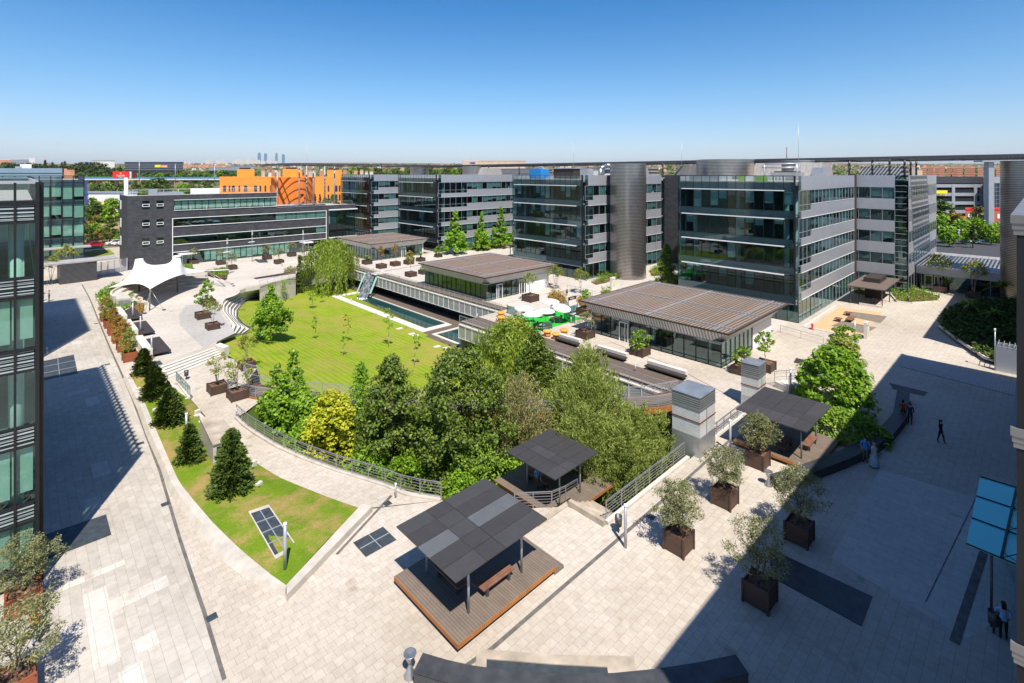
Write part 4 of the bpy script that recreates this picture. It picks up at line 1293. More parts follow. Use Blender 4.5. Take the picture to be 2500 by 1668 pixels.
# stair well with a small glass rail
root = thing('stairwell', 'narrow sunken stairwell with glass rail beside the conifers', 'stairwell', (*g(433, 975), -0.6))
mb = MB()
pts = [g(418, 938, -0.6), g(434, 938, -0.6), g(462, 975, -0.6), g(440, 985, -0.6)]
c_ = Vector((sum(p[0] for p in pts)/4, sum(p[1] for p in pts)/4))
for p, q in zip(pts, pts[1:]+pts[:1]):
    mb.beam((*p, -0.55), (*q, -0.55), 0.2, 0.34)
mb.build('kerb', 'concrete_light', root)
mb = MB(); mb.tri([[g(421, 942, -0.6), g(433, 942, -0.6), g(458, 974, -0.6), g(441, 980, -0.6)]], -0.52); mb.build('pit', 'concrete', root)
railing([(*g(430, 935, -0.6), -0.4), (*g(464, 974, -0.6), -0.4)], None, 0.9, 1, 0.9, 'steel', 0.02, parent=root, panel='glass_rail')

# wedge wall round the grass strip
mb = MB()
Wo, Wi = resample(wedge_out, 30), resample(grass_out, 30)
Wc = [o_.lerp(i_, 0.35) for o_, i_ in zip(Wo, Wi)]
for q in Wc: q.z = 0.33
Wt = [Vector((p.x, p.y, 0.34)) for p in Wi]
mb.strip(Wo, Wc); mb.strip(Wc, Wt)
mb.strip(Wt, [Vector((p.x, p.y, -0.3)) for p in Wi])
one(mb, 'kerb_wall', 'concrete', 'long curving battered concrete kerb along the conifer lawn', 'wall')
mb = MB()
a, b = Vector((grass_out[-1][0], grass_out[-1][1], 0)), Vector((g_tip[0], g_tip[1], 0))
nn = Vector((0.0, -0.6, 0))
mb.prism([a.xy, b.xy, (b+nn+Vector((0.4, 0, 0))).xy, (a+nn+Vector((-0.2, 0, 0))).xy], -0.4, 0.36)
one(mb, 'kerb_wall', 'concrete', 'short straight concrete kerb closing the grass corner by the glazed grate', 'wall')
mb = MB()
for p, q in zip(rail_ln, rail_ln[1:]):
    mb.beam((p[0], p[1], p[2]+0.04), (q[0], q[1], q[2]+0.04), 0.34, 0.2)
one(mb, 'path_kerb', 'concrete', 'low concrete kerb under the curved path railing', 'kerb')
railing([(p[0], p[1], p[2]+0.12) for p in rail_ln], 'long curved steel railing between the ramp path and the garden trees', 1.0, 5, 1.5)
railing([(24.9, 17.85, 0.1), (34.4, 17.85, 0.1)], 'straight steel railing beside the row of olive planters', 1.0, 5, 1.5)
mb = MB(); mb.box(24.7, 34.6, 17.55, 17.8, -0.3, 0.12); one(mb, 'path_kerb', 'concrete_light', 'straight pale kerb under the railing by the olive planters', 'kerb')
railing([(*g(604, 930, LT), LT), (*g(592, 908, LT), LT), (*g(632, 918, LT), LT)], 'short white railing at the bridge head by the low planters', 0.95, 5, 1.2, 'white_alu')
railing([(*g(634, 699), 0.0), (*g(690, 685), 0.0), (*g(722, 677), 0.0)], 'thin railing on the concrete wall left of the cypress', 1.0, 3, 1.6, 'white_alu')

# curved footbridge
cl = [(*g(580, 945, -0.6), -0.62), (*g(650, 960, -0.6), -0.6), (*g(742, 969, -0.55), -0.55), (*g(860, 982, -0.5), -0.5), (*g(1020, 992, -0.4), -0.4), (*g(1300, 993, -0.25), -0.25), (*g(1590, 982, -0.1), -0.1), (*g(1672, 966, 0), 0.02)]
root = thing('footbridge', 'curved timber footbridge with white rails behind the garden trees', 'bridge', cl[0])
C_ = resample(cl, 40)
def offs(P, w):
    out = []
    for i, p in enumerate(P):
        d = (P[min(len(P)-1, i+1)]-P[max(0, i-1)]); d.z = 0; d.normalize()
        out.append(p+Vector((-d.y, d.x, 0))*w)
    return out
Lb, Rb = offs(C_, 1.1), offs(C_, -1.1)
dz = Vector((0, 0, -0.10))
mb = MB()
for k in range(39):
    mb.hexa([Lb[k]+dz, Rb[k]+dz, Rb[k+1]+dz, Lb[k+1]+dz], [Lb[k], Rb[k], Rb[k+1], Lb[k+1]])
mb.build('deck', 'deck_planks', root)
for side, w in ((Rb, -1.14), (Lb, 1.14)):
    Q = offs(C_, w); Q2 = offs(C_, w*1.05)
    mb = MB()
    for k in range(39):
        mb.hexa([Q[k]+Vector((0, 0, -0.5)), Q2[k]+Vector((0, 0, -0.5)), Q2[k+1]+Vector((0, 0, -0.5)), Q[k+1]+Vector((0, 0, -0.5))], [Q[k]+Vector((0, 0, 0.02)), Q2[k]+Vector((0, 0, 0.02)), Q2[k+1]+Vector((0, 0, 0.02)), Q[k+1]+Vector((0, 0, 0.02))])
    mb.build('fascia', 'wood_fascia', root)
    railing([tuple(q) for q in offs(C_, w*0.93)], None, 0.95, 6, 1.8, 'white_alu', 0.022, parent=root)
for k in (8, 16, 24, 32):
    mb = MB(); p = C_[k]; mb.tube((p.x, p.y, FLOOR), (p.x, p.y, p.z-0.1), 0.25, n=10); mb.build('pier', 'concrete', root)

# cascade that pours from the terrace into the upper pool
root = thing('water_cascade', 'dark stepped water chute pouring white spray into the upper pool', 'fountain', (50, 93, FLOOR))
p0, p1 = Vector((51.3, 94.4, 0.25)), Vector((48.3, 92.2, FLOOR+0.1))
d = Vector((0.45, -0.62, 0)).normalized()*0.95
mb = MB()
N = 26
for k in range(N):
    a, b = p0.lerp(p1, k/N), p0.lerp(p1, (k+0.75)/N)
    jz = Vector((0, 0, R.uniform(-0.05, 0.12)))
    mb.hexa([a-d+Vector((0, 0, -0.3)), a+d+Vector((0, 0, -0.3)), b+d+Vector((0, 0, -0.3)), b-d+Vector((0, 0, -0.3))], [a-d+jz, a+d+jz, b+d+jz, b-d+jz])
mb.build('water_steps', 'cascade', root)
for s_ in (-1.12, 1.45):
    mb = MB()
    o_ = d*s_
    mb.hexa([p0+o_, p0+o_*1.28, p1+o_*1.28+Vector((0, 0, 0.9)), p1+o_+Vector((0, 0, 0.9))], [p0+o_+Vector((0, 0, 0.08)), p0+o_*1.28+Vector((0, 0, 0.08)), p1+o_*1.28+Vector((0, 0, 0.98)), p1+o_+Vector((0, 0, 0.98))])
    mb.build('side_panel', 'lime_glass' if 'lime_glass' in MATS else 'glass_mint', root)
mb = MB()
for k in range(60):
    a = R.uniform(0, 6.28); r_ = R.uniform(0, 1.3)
    mb.sphere((p1.x-0.2+r_*math.cos(a)*0.7, p1.y+r_*math.sin(a), FLOOR+0.08), R.uniform(0.05, 0.2), 0, 6, 0.35)
mb.build('foam', 'canvas', root)
mb = MB(); mb.box(51.2, 54.2, 92.6, 94.8, 0.06, 0.22); mb.build('head_slab', 'concrete_light', root)

# ---------------------------------------------------------------- ventilation towers, huts, grates
def vent_tower(u0, u1, v0, v1, zs, label):
    root = thing('ventilation_tower', label, 'tower', (u0, v0, 0))
    zt, zc, zb, zg = zs
    mb = MB(); mb.box(u0+0.02, u1-0.02, v0+0.02, v1-0.02, zg, zc-0.03); mb.build('tiled_shaft', 'tile_white', root)
    mb = MB(); mb.box(u0, u1, v0, v1, zc, zt-0.04); mb.build('mesh_cap', 'mesh_panel', root)
    mb = MB(); mb.box(u0-0.04, u1+0.04, v0-0.04, v1+0.04, zt-0.038, zt); mb.build('lid', 'galv', root)
    for z in (zc-0.9, zc-0.05):
        mb = MB(); mb.box(u0-0.03, u1+0.03, v0-0.03, v1+0.03, z, z+0.06); mb.build('band', 'corten' if z < zc-0.5 else 'steel', root)
    mb = MB(); mb.box(u0, u1, v0, v1, zb, zg-0.003); mb.build('plinth', 'galv', root)
    for a in (0.42,):
        x = u0+(u1-u0)*a
        mb = MB(); mb.box(x-0.025, x+0.025, v0-0.035, v0-0.002, zg, zc-0.06); mb.build('joint', 'alu_grey', root)
vent_tower(35.05, 37.5, 17.0, 19.2, (4.35, 3.4, -4.0, 1.45), 'nearer tall square ventilation tower with rusty lid and mesh cap')
vent_tower(45.9, 47.6, 17.0, 18.5, (3.8, 2.75, 0.0, 0.9), 'smaller square ventilation tower in front of the glass pavilion corner')
root = thing('plant_hut', 'grey concrete hut with rusty flat lid among the conifers', 'hut', g(530, 1110, -0.3))
hp = [g3(488, 1020, 1.5), g3(540, 1017, 1.5), g3(577, 1065, 1.5), g3(520, 1085, 1.5)]
mb = MB(); mb.prism([(p[0], p[1]) for p in hp], -0.7, 1.44); mb.build('wall', 'concrete', root)
cc = Vector((sum(p[0] for p in hp)/4, sum(p[1] for p in hp)/4))
mb = MB(); mb.prism([(cc+(Vector((p[0], p[1]))-cc)*1.05).to_tuple() for p in hp], 1.445, 1.52); mb.build('lid', 'rust_lid' if 'rust_lid' in MATS else 'concrete_stained', root)
mb = MB(); q0, q1 = Vector(hp[3]), Vector(hp[2]); o_ = Vector((0, -0.02, 0))
mb.hexa([q0.lerp(q1, 0.15)+Vector((0, -0.03, -2.0)), q0.lerp(q1, 0.15)+Vector((0, 0.0, -2.0)), q0.lerp(q1, 0.85)+Vector((0, 0.0, -2.0)), q0.lerp(q1, 0.85)+Vector((0, -0.03, -2.0))],
        [q0.lerp(q1, 0.15)+Vector((0, -0.03, -0.3)), q0.lerp(q1, 0.15)+Vector((0, 0, -0.3)), q0.lerp(q1, 0.85)+Vector((0, 0, -0.3)), q0.lerp(q1, 0.85)+Vector((0, -0.03, -0.3))])
mb.build('louvre', 'louvre_dark', root)

def grate(pxs, z, label, mat='grille_dark', frame='concrete', w=0.22, h=0.12, bars=4, lift=None):
    P = [Vector(g3(*p, z)) for p in pxs]
    root = thing('floor_grate', label, 'grate', tuple(P[0]))
    c = sum(P, Vector())/4
    inn = [p+(c-p).normalized()*w*1.3 for p in P]
    mb = MB()
    for k in range(4):
        a, b, ia, ib = P[k], P[(k+1) % 4], inn[k], inn[(k+1) % 4]
        up = Vector((0, 0, h))
        mb.hexa([a-up, b-up, ib-up, ia-up], [a+up*0.3, b+up*0.3, ib+up*0.3, ia+up*0.3])
    mb.build('frame', frame, root)
    mb = MB(); mb.hexa([p+Vector((0, 0, -0.05)) for p in inn], [p+Vector((0, 0, 0.02)) for p in inn]); gr = mb.build('grille', mat, root)
    mb = MB()
    for k in range(1, bars):
        t = k/bars
        mb.beam(inn[0].lerp(inn[3], t)+Vector((0, 0, 0.03)), inn[1].lerp(inn[2], t)+Vector((0, 0, 0.03)), 0.06, 0.03)
    if bars > 1:
        mb.beam(inn[0].lerp(inn[1], 0.5)+Vector((0, 0, 0.028)), inn[3].lerp(inn[2], 0.5)+Vector((0, 0, 0.028)), 0.05, 0.03); mb.build('bar', 'alu_grey', gr)
grate([(606, 1250), (656, 1233), (727, 1337), (672, 1366)], 0.32, 'long four bay grate in a concrete frame on the grass corner')
grate([(862, 1325), (935, 1286), (968, 1318), (893, 1360)], 0.008, 'square grey grate between the grass corner and the near gazebo', 'grille_dark', 'steel_dark', 0.05, 0.02, 2)
grate([(455, 1022), (489, 1012), (505, 1028), (468, 1043)], -0.40, 'small grate box beside the concrete hut', 'grille_dark', 'concrete_light', 0.3, 0.4, 1)
grate([(103, 1308), (259, 1256), (272, 1306), (110, 1368)], 0.008, 'large dark grate on the promenade, half in shade', 'grille_dark', 'steel_dark', 0.05, 0.02, 1)
grate([(100, 883), (180, 866), (190, 912), (100, 930)], 0.008, 'grey grate on the promenade between the two building shadows', 'grille_dark', 'steel_dark', 0.05, 0.02, 3)
grate([(1870, 1335), (2131, 1457), (2104, 1530), (1888, 1412)], 0.008, 'long black grate beside the shaded olive planters', 'stone_black', 'steel_dark', 0.05, 0.02, 1)
grate([(2170, 935), (2266, 958), (2256, 967), (2180, 950)], 0.008, 'narrow black grate in the shade beyond the curved dark wall', 'stone_black', 'steel_dark', 0.05, 0.02, 1)
grate([(620, 634), (650, 633), (655, 641), (632, 642)], 0.01, 'small grate on the forecourt of the slate building', 'grille_dark', 'steel_dark', 0.05, 0.02, 1)
grate([(617, 679), (722, 662), (722, 668), (625, 682)], 0.01, 'long thin dark grate left of the cypress', 'wood_dark', 'steel_dark', 0.05, 0.02, 1)
grate([(369, 886), (390, 880), (398, 889), (377, 895)], 0.012, 'small grey grate at the head of the straight steps', 'grille_dark', 'steel_dark', 0.04, 0.02, 1)
grate([(1937, 885), (1944, 874), (1980, 883), (1974, 894)], 0.012, 'dark grate beside the ramp railing', 'wood_dark', 'steel_dark', 0.04, 0.02, 1)
for px, py in ((404, 1231), (343, 1083), (517, 1508), (262, 890), (235, 790), (1590, 1262), (946, 1230)):
    mb = MB(); u, v = g(px, py); mb.box(u-0.22, u+0.22, v-0.2, v+0.2, 0.002, 0.02)
    one(mb, 'drain_cover', 'grille_dark', 'small dark square drain cover set beside a channel in the paving', 'drain cover', 'drain covers along the channels')

# concrete pit with grate and dark curved walls near the camera
root = thing('light_well', 'stained concrete light well with a slatted grate at the bottom edge', 'light well', g(1330, 1630))
o4 = [g(1178, 1668), g(1166, 1588), g(1300, 1600), g(1545, 1608), g(1545, 1668)]
mb = MB()
ring = [g(1166, 1588), g(1350, 1602), g(1548, 1606)]
inn = [g(1188, 1612), g(1350, 1625), g(1482, 1632)]
for a, b, c, d in ((ring[0], ring[1], inn[1], inn[0]), (ring[1], ring[2], inn[2], inn[1]), (g(1150, 1690), ring[0], inn[0], g(1186, 1690)), (inn[2], ring[2], g(1560, 1690), g(1492, 1690))):
    mb.prism([a, b, c, d], -0.2, 0.07)
mb.build('rim', 'concrete_stained', root)
mb = MB(); mb.tri([inn+[g(1492, 1690), g(1350, 1692), g(1186, 1690)]], 0.03); mb.build('grille', 'grille_dark', root)
def curved_wall(pts, z, w, label, mats=('stone_black', 'louvre_slate')):
    root = thing('stone_wall', label, 'wall', pts[0])
    P = resample([(*g(x, y, z), 0) for x, y in pts], 26)
    a, b = offs(P, w/2), offs(P, -w/2); a2, b2 = offs(P, w/2+0.04), offs(P, -w/2-0.04)
    mb = MB()
    for k in range(25):
        mb.hexa([a[k], b[k], b[k+1], a[k+1]], [Vector((*q.xy, z-0.06)) for q in (a[k], b[k], b[k+1], a[k+1])])
    mb.build('body', mats[1], root)
    mb = MB()
    for k in range(25):
        mb.hexa([Vector((*q.xy, z-0.058)) for q in (a2[k], b2[k], b2[k+1], a2[k+1])], [Vector((*q.xy, z)) for q in (a2[k], b2[k], b2[k+1], a2[k+1])])
    mb.build('cap', mats[0], root)
    return root
louvre('louvre_slate', (0.085, 0.085, 0.09), (0.03, 0.03, 0.032), 0.075, 0.35, rough=0.7, metal=0)
curved_wall([(1893, 1168), (1972, 1143), (2051, 1114), (2115, 1086), (2163, 1054), (2198, 1012), (2206, 957)], 0.65, 0.85, 'long curved black stone seat wall beside the second gazebo')
curved_wall([(1021, 1616), (1080, 1634), (1150, 1650), (1250, 1663), (1380, 1671), (1500, 1669), (1620, 1657), (1720, 1641), (1812, 1621)], 0.72, 0.75, 'curved black stone wall at the bottom edge of the photo')

# ---------------------------------------------------------------- gazebos
def gazebo(u0, u1, v0, v1, du0, du1, dv0, dv1, zd, zr, label, steps=True, pale=()):
    root = thing('gazebo', label, 'gazebo', (u0, v0, zd))
    mb = MB(); mb.box(du0, du1, dv0, dv1, zd-0.14, zd); dk = mb.build('deck', 'deck_planks_x', root)
    mb = MB(); mb.box(du0-0.03, du0-0.002, dv0-0.03, dv1, zd-0.20, zd+0.004); mb.box(du0-0.001, du1, dv0-0.03, dv0-0.002, zd-0.20, zd+0.003); mb.build('fascia', 'wood_fascia', root)
    mb = MB(); mb.box(du0+0.35, du1-0.3, dv0+0.35, dv1-0.3, zd-0.45, zd-0.141); mb.build('base', 'black_void', root)  # recessed base coloured black so the gap under the deck reads as shadow
    if steps:
        mb = MB()
        for k in range(2): mb.box(du1+0.002+k*0.35, du1+0.35+k*0.35, dv0, dv1-0.4, 0.0, zd-0.15*(k+1))
        mb.build('step', 'deck_planks_x', root)
    for x in (u0+1.3, u1-1.1):
        for y in (v0+0.75, v1-0.75):
            mb = MB(); mb.tube((x, y, zd), (x, y, zr-0.1), 0.06, n=10); mb.build('leg', 'alu_grey', root)
    mb = MB()
    for y in (v0+0.75, v1-0.75): mb.box(u0+0.2, u1-0.2, y-0.05, y+0.05, zr-0.2, zr-0.08)
    for x in (u0+1.3, (u0+u1)/2, u1-1.1): mb.box(x-0.04, x+0.04, v0+0.2, v1-0.2, zr-0.155, zr-0.075)
    mb.build('roof_frame', 'steel_dark', root)
    cols_ = [0, 0.3, 0.5, 1.0]; rows_ = [0, 0.2, 0.4, 0.6, 0.8, 1.0]
    for i in range(3):
        for j in range(5):
            x0, x1 = u0+(u1-u0)*cols_[i], u0+(u1-u0)*cols_[i+1]; y0, y1 = v0+(v1-v0)*rows_[j], v0+(v1-v0)*rows_[j+1]
            mb = MB(); mb.box(x0+0.012, x1-0.012, y0+0.012, y1-0.012, zr-0.07, zr+R.uniform(-0.004, 0.004))
            o = mb.build('roof_panel', 'perforated_pale' if (i, j) in pale else R.choice(['perforated_roof', 'perforated_roof', 'perforated_roof_b']), root)
            if (i, j) in pale: o['label'] = 'paler grey roof panel'
    return root
striped('perforated_roof_b', (0.105, 0.098, 0.095), (0.06, 0.056, 0.055), 0.06, 'X', 0.4, 0.5, 0.35, 0.08, bstr=0.2)
gazebo(13.4, 19.2, 17.35, 22.15, 13.4, 19.6, 17.2, 22.3, 0.45, 3.0, 'nearest gazebo with a flat dark roof and two paler roof panels', True, ((0, 2), (2, 2)))
gazebo(38.2, 43.9, 11.0, 15.8, 38.6, 44.3, 10.6, 16.1, 0.42, 3.0, 'second gazebo with an all dark roof beside the curved black wall', False)
gazebo(23.7, 28.2, 20.8, 25.2, 23.9, 29.6, 20.6, 26.6, -1.0, 1.6, 'sunken gazebo half hidden under the feathery trees', False)
def bench_proto():
    root = thing('bench', 'slatted bench', 'bench', (0, 0, 0), 'slatted benches under the gazebos')
    for k in range(4):
        mb = MB(); mb.box(-1.0, 1.0, -0.26+k*0.135, -0.14+k*0.135, 0.40, 0.45); mb.build('slat', 'wood_bench', root)
    for x in (-0.7, 0.7):
        mb = MB(); mb.box(x-0.06, x+0.06, -0.22, 0.22, 0, 0.398); mb.build('leg', 'steel_dark', root)
    return Proto(root)
bp = bench_proto()
for px, py, z, rz, lb in ((1211, 1430, 0.45, 0, 'slatted bench in the sun under the near edge of the nearest gazebo'), (1098, 1424, 0.45, rad(90), 'slatted bench in the shade under the nearest gazebo roof'),
                      (1977, 1090, 0.42, 0, 'slatted bench in the sun under the second gazebo'), (1918, 1094, 0.42, 0, 'shaded slatted bench in the middle of the second gazebo'), (1866, 1042, 0.42, rad(90), 'slatted bench at the far end of the second gazebo'),
                      (1313, 1180, -1.0, rad(90), 'dark bench under the sunken gazebo where someone sits')):
    bp.put((*g(px, py, z), z), rz, lb)

# benches with a concrete back on the terrace and by the amphitheatre
def wall_bench(v0, v1, u, label, group, w=0.55, h=0.75, seat=(0.75, 0.02), flip=-1):
    root = thing('wall_bench', label, 'bench', (u, v0, 0), group)
    mb = MB(); mb.box(u, u+w, v0, v1, 0.05, h); mb.build('back_block', 'concrete_light', root)
    mb = MB()
    a, b = (u-seat[0], u-0.01) if flip < 0 else (u+w+0.01, u+w+seat[0])
    mb.box(a, b, v0-0.2, v1-0.1, 0.32, 0.45); mb.build('seat', 'wood_dark', root)
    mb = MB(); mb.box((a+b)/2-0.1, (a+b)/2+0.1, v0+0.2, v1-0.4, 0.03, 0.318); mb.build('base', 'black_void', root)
for (v0, v1), lb in (((38.0, 41.3), 'concrete backed bench next to the orange stools'), ((31.5, 35.4), 'concrete backed bench between two terrace bollards'), ((24.6, 28.9), 'concrete backed bench at the terrace end near the ventilation tower')):
    wall_bench(v0, v1, 47.6, lb, 'concrete benches on the terrace')
for (v0, v1), lb in (((68.6, 75.2), 'pale wall bench nearest to the straight steps'), ((78.2, 84.6), 'middle pale wall bench by the row of redwood planters'), ((87.2, 93.5), 'pale wall bench nearest to the concrete cabinet')):
    wall_bench(v0, v1, 9.9, lb, 'pale wall benches by the amphitheatre', 0.8, 1.0, (1.7, 0), 1)
root = thing('cabinet', 'large concrete cabinet with steel doors left of the white tent', 'cabinet', (10.4, 95.2, 0))
mb = MB(); mb.box(10.4, 12.1, 95.2, 100.4, 0, 1.75); mb.build('body', 'concrete', root)
for x in (10.55, 11.32):
    mb = MB(); mb.box(x, x+0.68, 95.14, 95.19, 0.2, 1.5); mb.build('door', 'galv', root)

# ---------------------------------------------------------------- posts, bollards, bins
def post_proto(h, r, name, cat, group):
    root = thing(name, name, cat, (0, 0, 0), group)
    mb = MB(); mb.tube((0, 0, 0), (0, 0, h-0.12), r, n=12); mb.build('shaft', 'alu_grey', root)
    mb = MB(); mb.tube((0, 0, h-0.119), (0, 0, h), r*1.08, n=12); mb.build('cap', 'white_paint', root)
    return Proto(root)
lp_ = post_proto(2.35, 0.085, 'light_post', 'light post', 'tall grey cylinder light posts')
for px, py, z, lb in ((1527, 1337, 0, 'tall grey light post beside the black litter bin'), (696, 1390, 0.32, 'tall grey light post on the grass corner by the long grate'), (1783, 1104, 0, 'tall grey light post between the near ventilation tower and an olive planter'),
                      (1930, 961, 0, 'tall grey light post at the foot of the ramp wall'), (2021, 890, 0, 'tall grey light post at the top of the ramp railing'), (2087, 831, 0, 'tall grey light post beside the bark playground'),
                      (324, 782, 0, 'tall grey light post at the farthest pale wall bench'), (343, 818, 0, 'tall grey light post at the middle pale wall bench'), (370, 871, 0, 'tall grey light post at the near end of the pale wall benches'),
                      (455, 1085, 0.0, 'grey light post behind a conifer near the concrete hut')):
    lp_.put((*g(px, py, z), z), 0, lb)
bo = post_proto(0.85, 0.06, 'bollard', 'bollard', 'small grey bollard lights')
for px, py, z, lb in ((141, 1362, 0, 'short grey bollard at the near corner of the promenade grate'), (114, 867, 0, 'short bollard by the tip of the building shadow on the promenade'), (1432, 868, 0, 'short bollard between the first two terrace benches'), (1551, 908, 0, 'short bollard before the last terrace bench'),
                      (1079, 836, FLOOR, 'short bollard at the lower pool edge'), (1165, 781, 0, 'short bollard at the terrace corner above the lower pool'), (790, 960, -2.6, 'short bollard on the lawn by the bridge'), (577, 1020, LT, 'short bollard at the head of the curved railing'),
                      (858, 740, FLOOR, 'bollard on the pool coping near the cascade'), (918, 772, FLOOR, 'bollard midway along the pool coping'), (992, 803, FLOOR, 'bollard near the end of the upper pool'), (966, 1213, 0, 'short bollard where the drainage channel meets the curved railing'),
                      (598, 903, LT, 'white bollard behind the low planter on the lawn edge'), (912, 660, 0, 'thin bollard on the terrace by the far planters'), (975, 680, 0, 'thin bollard on the terrace above the pool screens'), (1394, 790, 0, 'white bollard at the corner of the green carpet')):
    bo.put((*g(px, py, z), z), 0, lb)
root = thing('ash_bin', 'steel hourglass bin', 'bin', (0, 0, 0), 'steel hourglass bins')
mb = MB(); mb.lathe((0, 0, 0), [(0.26, 0), (0.255, 0.02), (0.045, 0.46)], 16); mb.build('foot_cone', 'steel', root)
mb = MB(); mb.lathe((0, 0, 0), [(0.045, 0.462), (0.26, 0.90), (0.265, 0.92), (0.24, 0.915), (0.001, 0.86)], 16); mb.build('bowl', 'steel', root)
ab = Proto(root)
for px, py, lb in ((1001, 1650, 'steel hourglass bin beside the curved wall at the bottom edge'), (1876, 1185, 'steel hourglass bin at the end of the long curved black wall'), (459, 702, 'steel hourglass bin in front of the amphitheatre seats'), (439, 699, 'steel hourglass bin in the tent shade beside the pole')):
    ab.put(g(px, py), 0, lb)
root = thing('litter_bin', 'black litter bin', 'bin', (0, 0, 0), 'black litter bins')
mb = MB(); mb.tube((0, 0, 0), (0, 0, 0.5), 0.05, n=8); mb.build('post', 'steel_dark', root)
mb = MB(); mb.lathe((0, 0, 0), [(0.001, 0.40), (0.19, 0.40), (0.21, 0.95), (0.18, 0.95), (0.17, 0.5), (0.001, 0.48)], 14); mb.build('drum', 'steel_dark', root)
tb = Proto(root)
for px, py, z, lb in ((1510, 1300, 0, 'black litter bin on a post by the olive planter row'), (455, 927, LT, 'black litter bin at the foot of the straight steps'), (1384, 722, 0, 'black litter bin behind the cafe parasols'), (2218, 738, 0, 'black litter bin by the yellow green hedge'), (2426, 1545, 0, 'dark litter bin beside the woman in the blue shirt')):
    tb.put((*g(px, py, z), z), 0, lb)

# ---------------------------------------------------------------- ramp, rails, playground on the right
root = thing('ramp', 'concrete ramp with thin rails behind the second gazebo', 'ramp', g(1930, 961))
a, b = Vector((*g(1926, 962), 0)), Vector((*g(2040, 938), 0))
mb = MB(); w_ = (b-a).normalized(); nn = Vector((-w_.y, w_.x, 0))
mb.hexa([a, b, b+nn*0.2, a+nn*0.2], [a+Vector((0, 0, 0.75)), b+Vector((0, 0, 0.05)), b+nn*0.2+Vector((0, 0, 0.05)), a+nn*0.2+Vector((0, 0, 0.75))]); mb.build('ramp_wall', 'concrete', root)
mb = MB(); mb.hexa([a+nn*0.21, b+nn*0.21, b+nn*1.6, a+nn*1.6], [a+nn*0.21+Vector((0, 0, 0.6)), b+nn*0.21+Vector((0, 0, 0.02)), b+nn*1.6+Vector((0, 0, 0.02)), a+nn*1.6+Vector((0, 0, 0.6))]); mb.build('ramp_slab', 'concrete_light', root)
railing([tuple(a+Vector((0, 0, 0.72))), tuple(b+Vector((0, 0, 0.05)))], None, 0.9, 2, 1.5, parent=root)
railing([tuple(a+nn*1.6+Vector((0, 0, 0.6))), tuple(b+nn*1.6+Vector((0, 0, 0.02)))], None, 0.9, 2, 1.5, parent=root)
c, d = Vector((*g(1976, 893), 0)), Vector((*g(2040, 850), 0))
mb = MB(); mb.hexa([c, d, d+Vector((0.2, -0.1, 0)), c+Vector((0.2, -0.1, 0))], [c+Vector((0, 0, 0.1)), d+Vector((0, 0, 0.5)), d+Vector((0.2, -0.1, 0.5)), c+Vector((0.2, -0.1, 0.1))]); mb.build('ramp_wall', 'concrete', root)
railing([tuple(c), tuple(d+Vector((0, 0, 0.5)))], None, 0.95, 2, 1.4, parent=root)
railing([g3(1905, 812), g3(2010, 842)], 'faint thin railing in front of the bark playground', 0.9, 1, 2.2, 'white_alu', 0.018)
railing([g3(1385, 708), g3(1490, 735)], 'thin railing behind the cafe trees', 0.9, 1, 2.0, 'white_alu', 0.018)
root = thing('stair_flight', 'narrow concrete stair with rails between the two ventilation towers', 'steps', (39, 17.7, 0))
mb = MB()
for k in range(7): mb.box(38.5+k*0.7, 39.2+k*0.7, 17.75, 20.4, -2.6, -1.3+0.18*k)
mb.build('treads', 'concrete', root)
mb = MB(); mb.box(38.4, 43.9, 20.45, 20.65, -3, 0.05); mb.box(38.4, 44.2, 17.5, 17.7, -2, 0.1); mb.build('cheek_wall', 'concrete_light', root)
railing([(37.8, 17.6, 0.1), (44.2, 17.6, 0.1)], None, 0.95, 5, 1.3, parent=root)
railing([(38.4, 20.55, 0.05), (43.9, 20.55, 0.05)], None, 0.95, 5, 1.4, parent=root)
root = thing('garden_stair', 'short concrete stair pit with rails by the sunken gazebo', 'steps', (21.8, 19, 0))
mb = MB(); mb.box(21.6, 24.4, 20.2, 20.5, -1.2, 0.08); mb.box(24.25, 24.5, 17.6, 20.19, -1.2, 0.35); mb.build('cheek_wall', 'concrete_stained', root)
mb = MB()
for k in range(5): mb.box(24.55+k*0.5, 25.05+k*0.5, 18.1, 20.5, -2.5, -0.2-0.2*k)
mb.build('treads', 'concrete_stained', root)
railing([(21.7, 22.3, 0.0), (23.6, 20.6, 0.05), (25.6, 20.55, 0.0)], None, 0.95, 5, 1.1, parent=root)

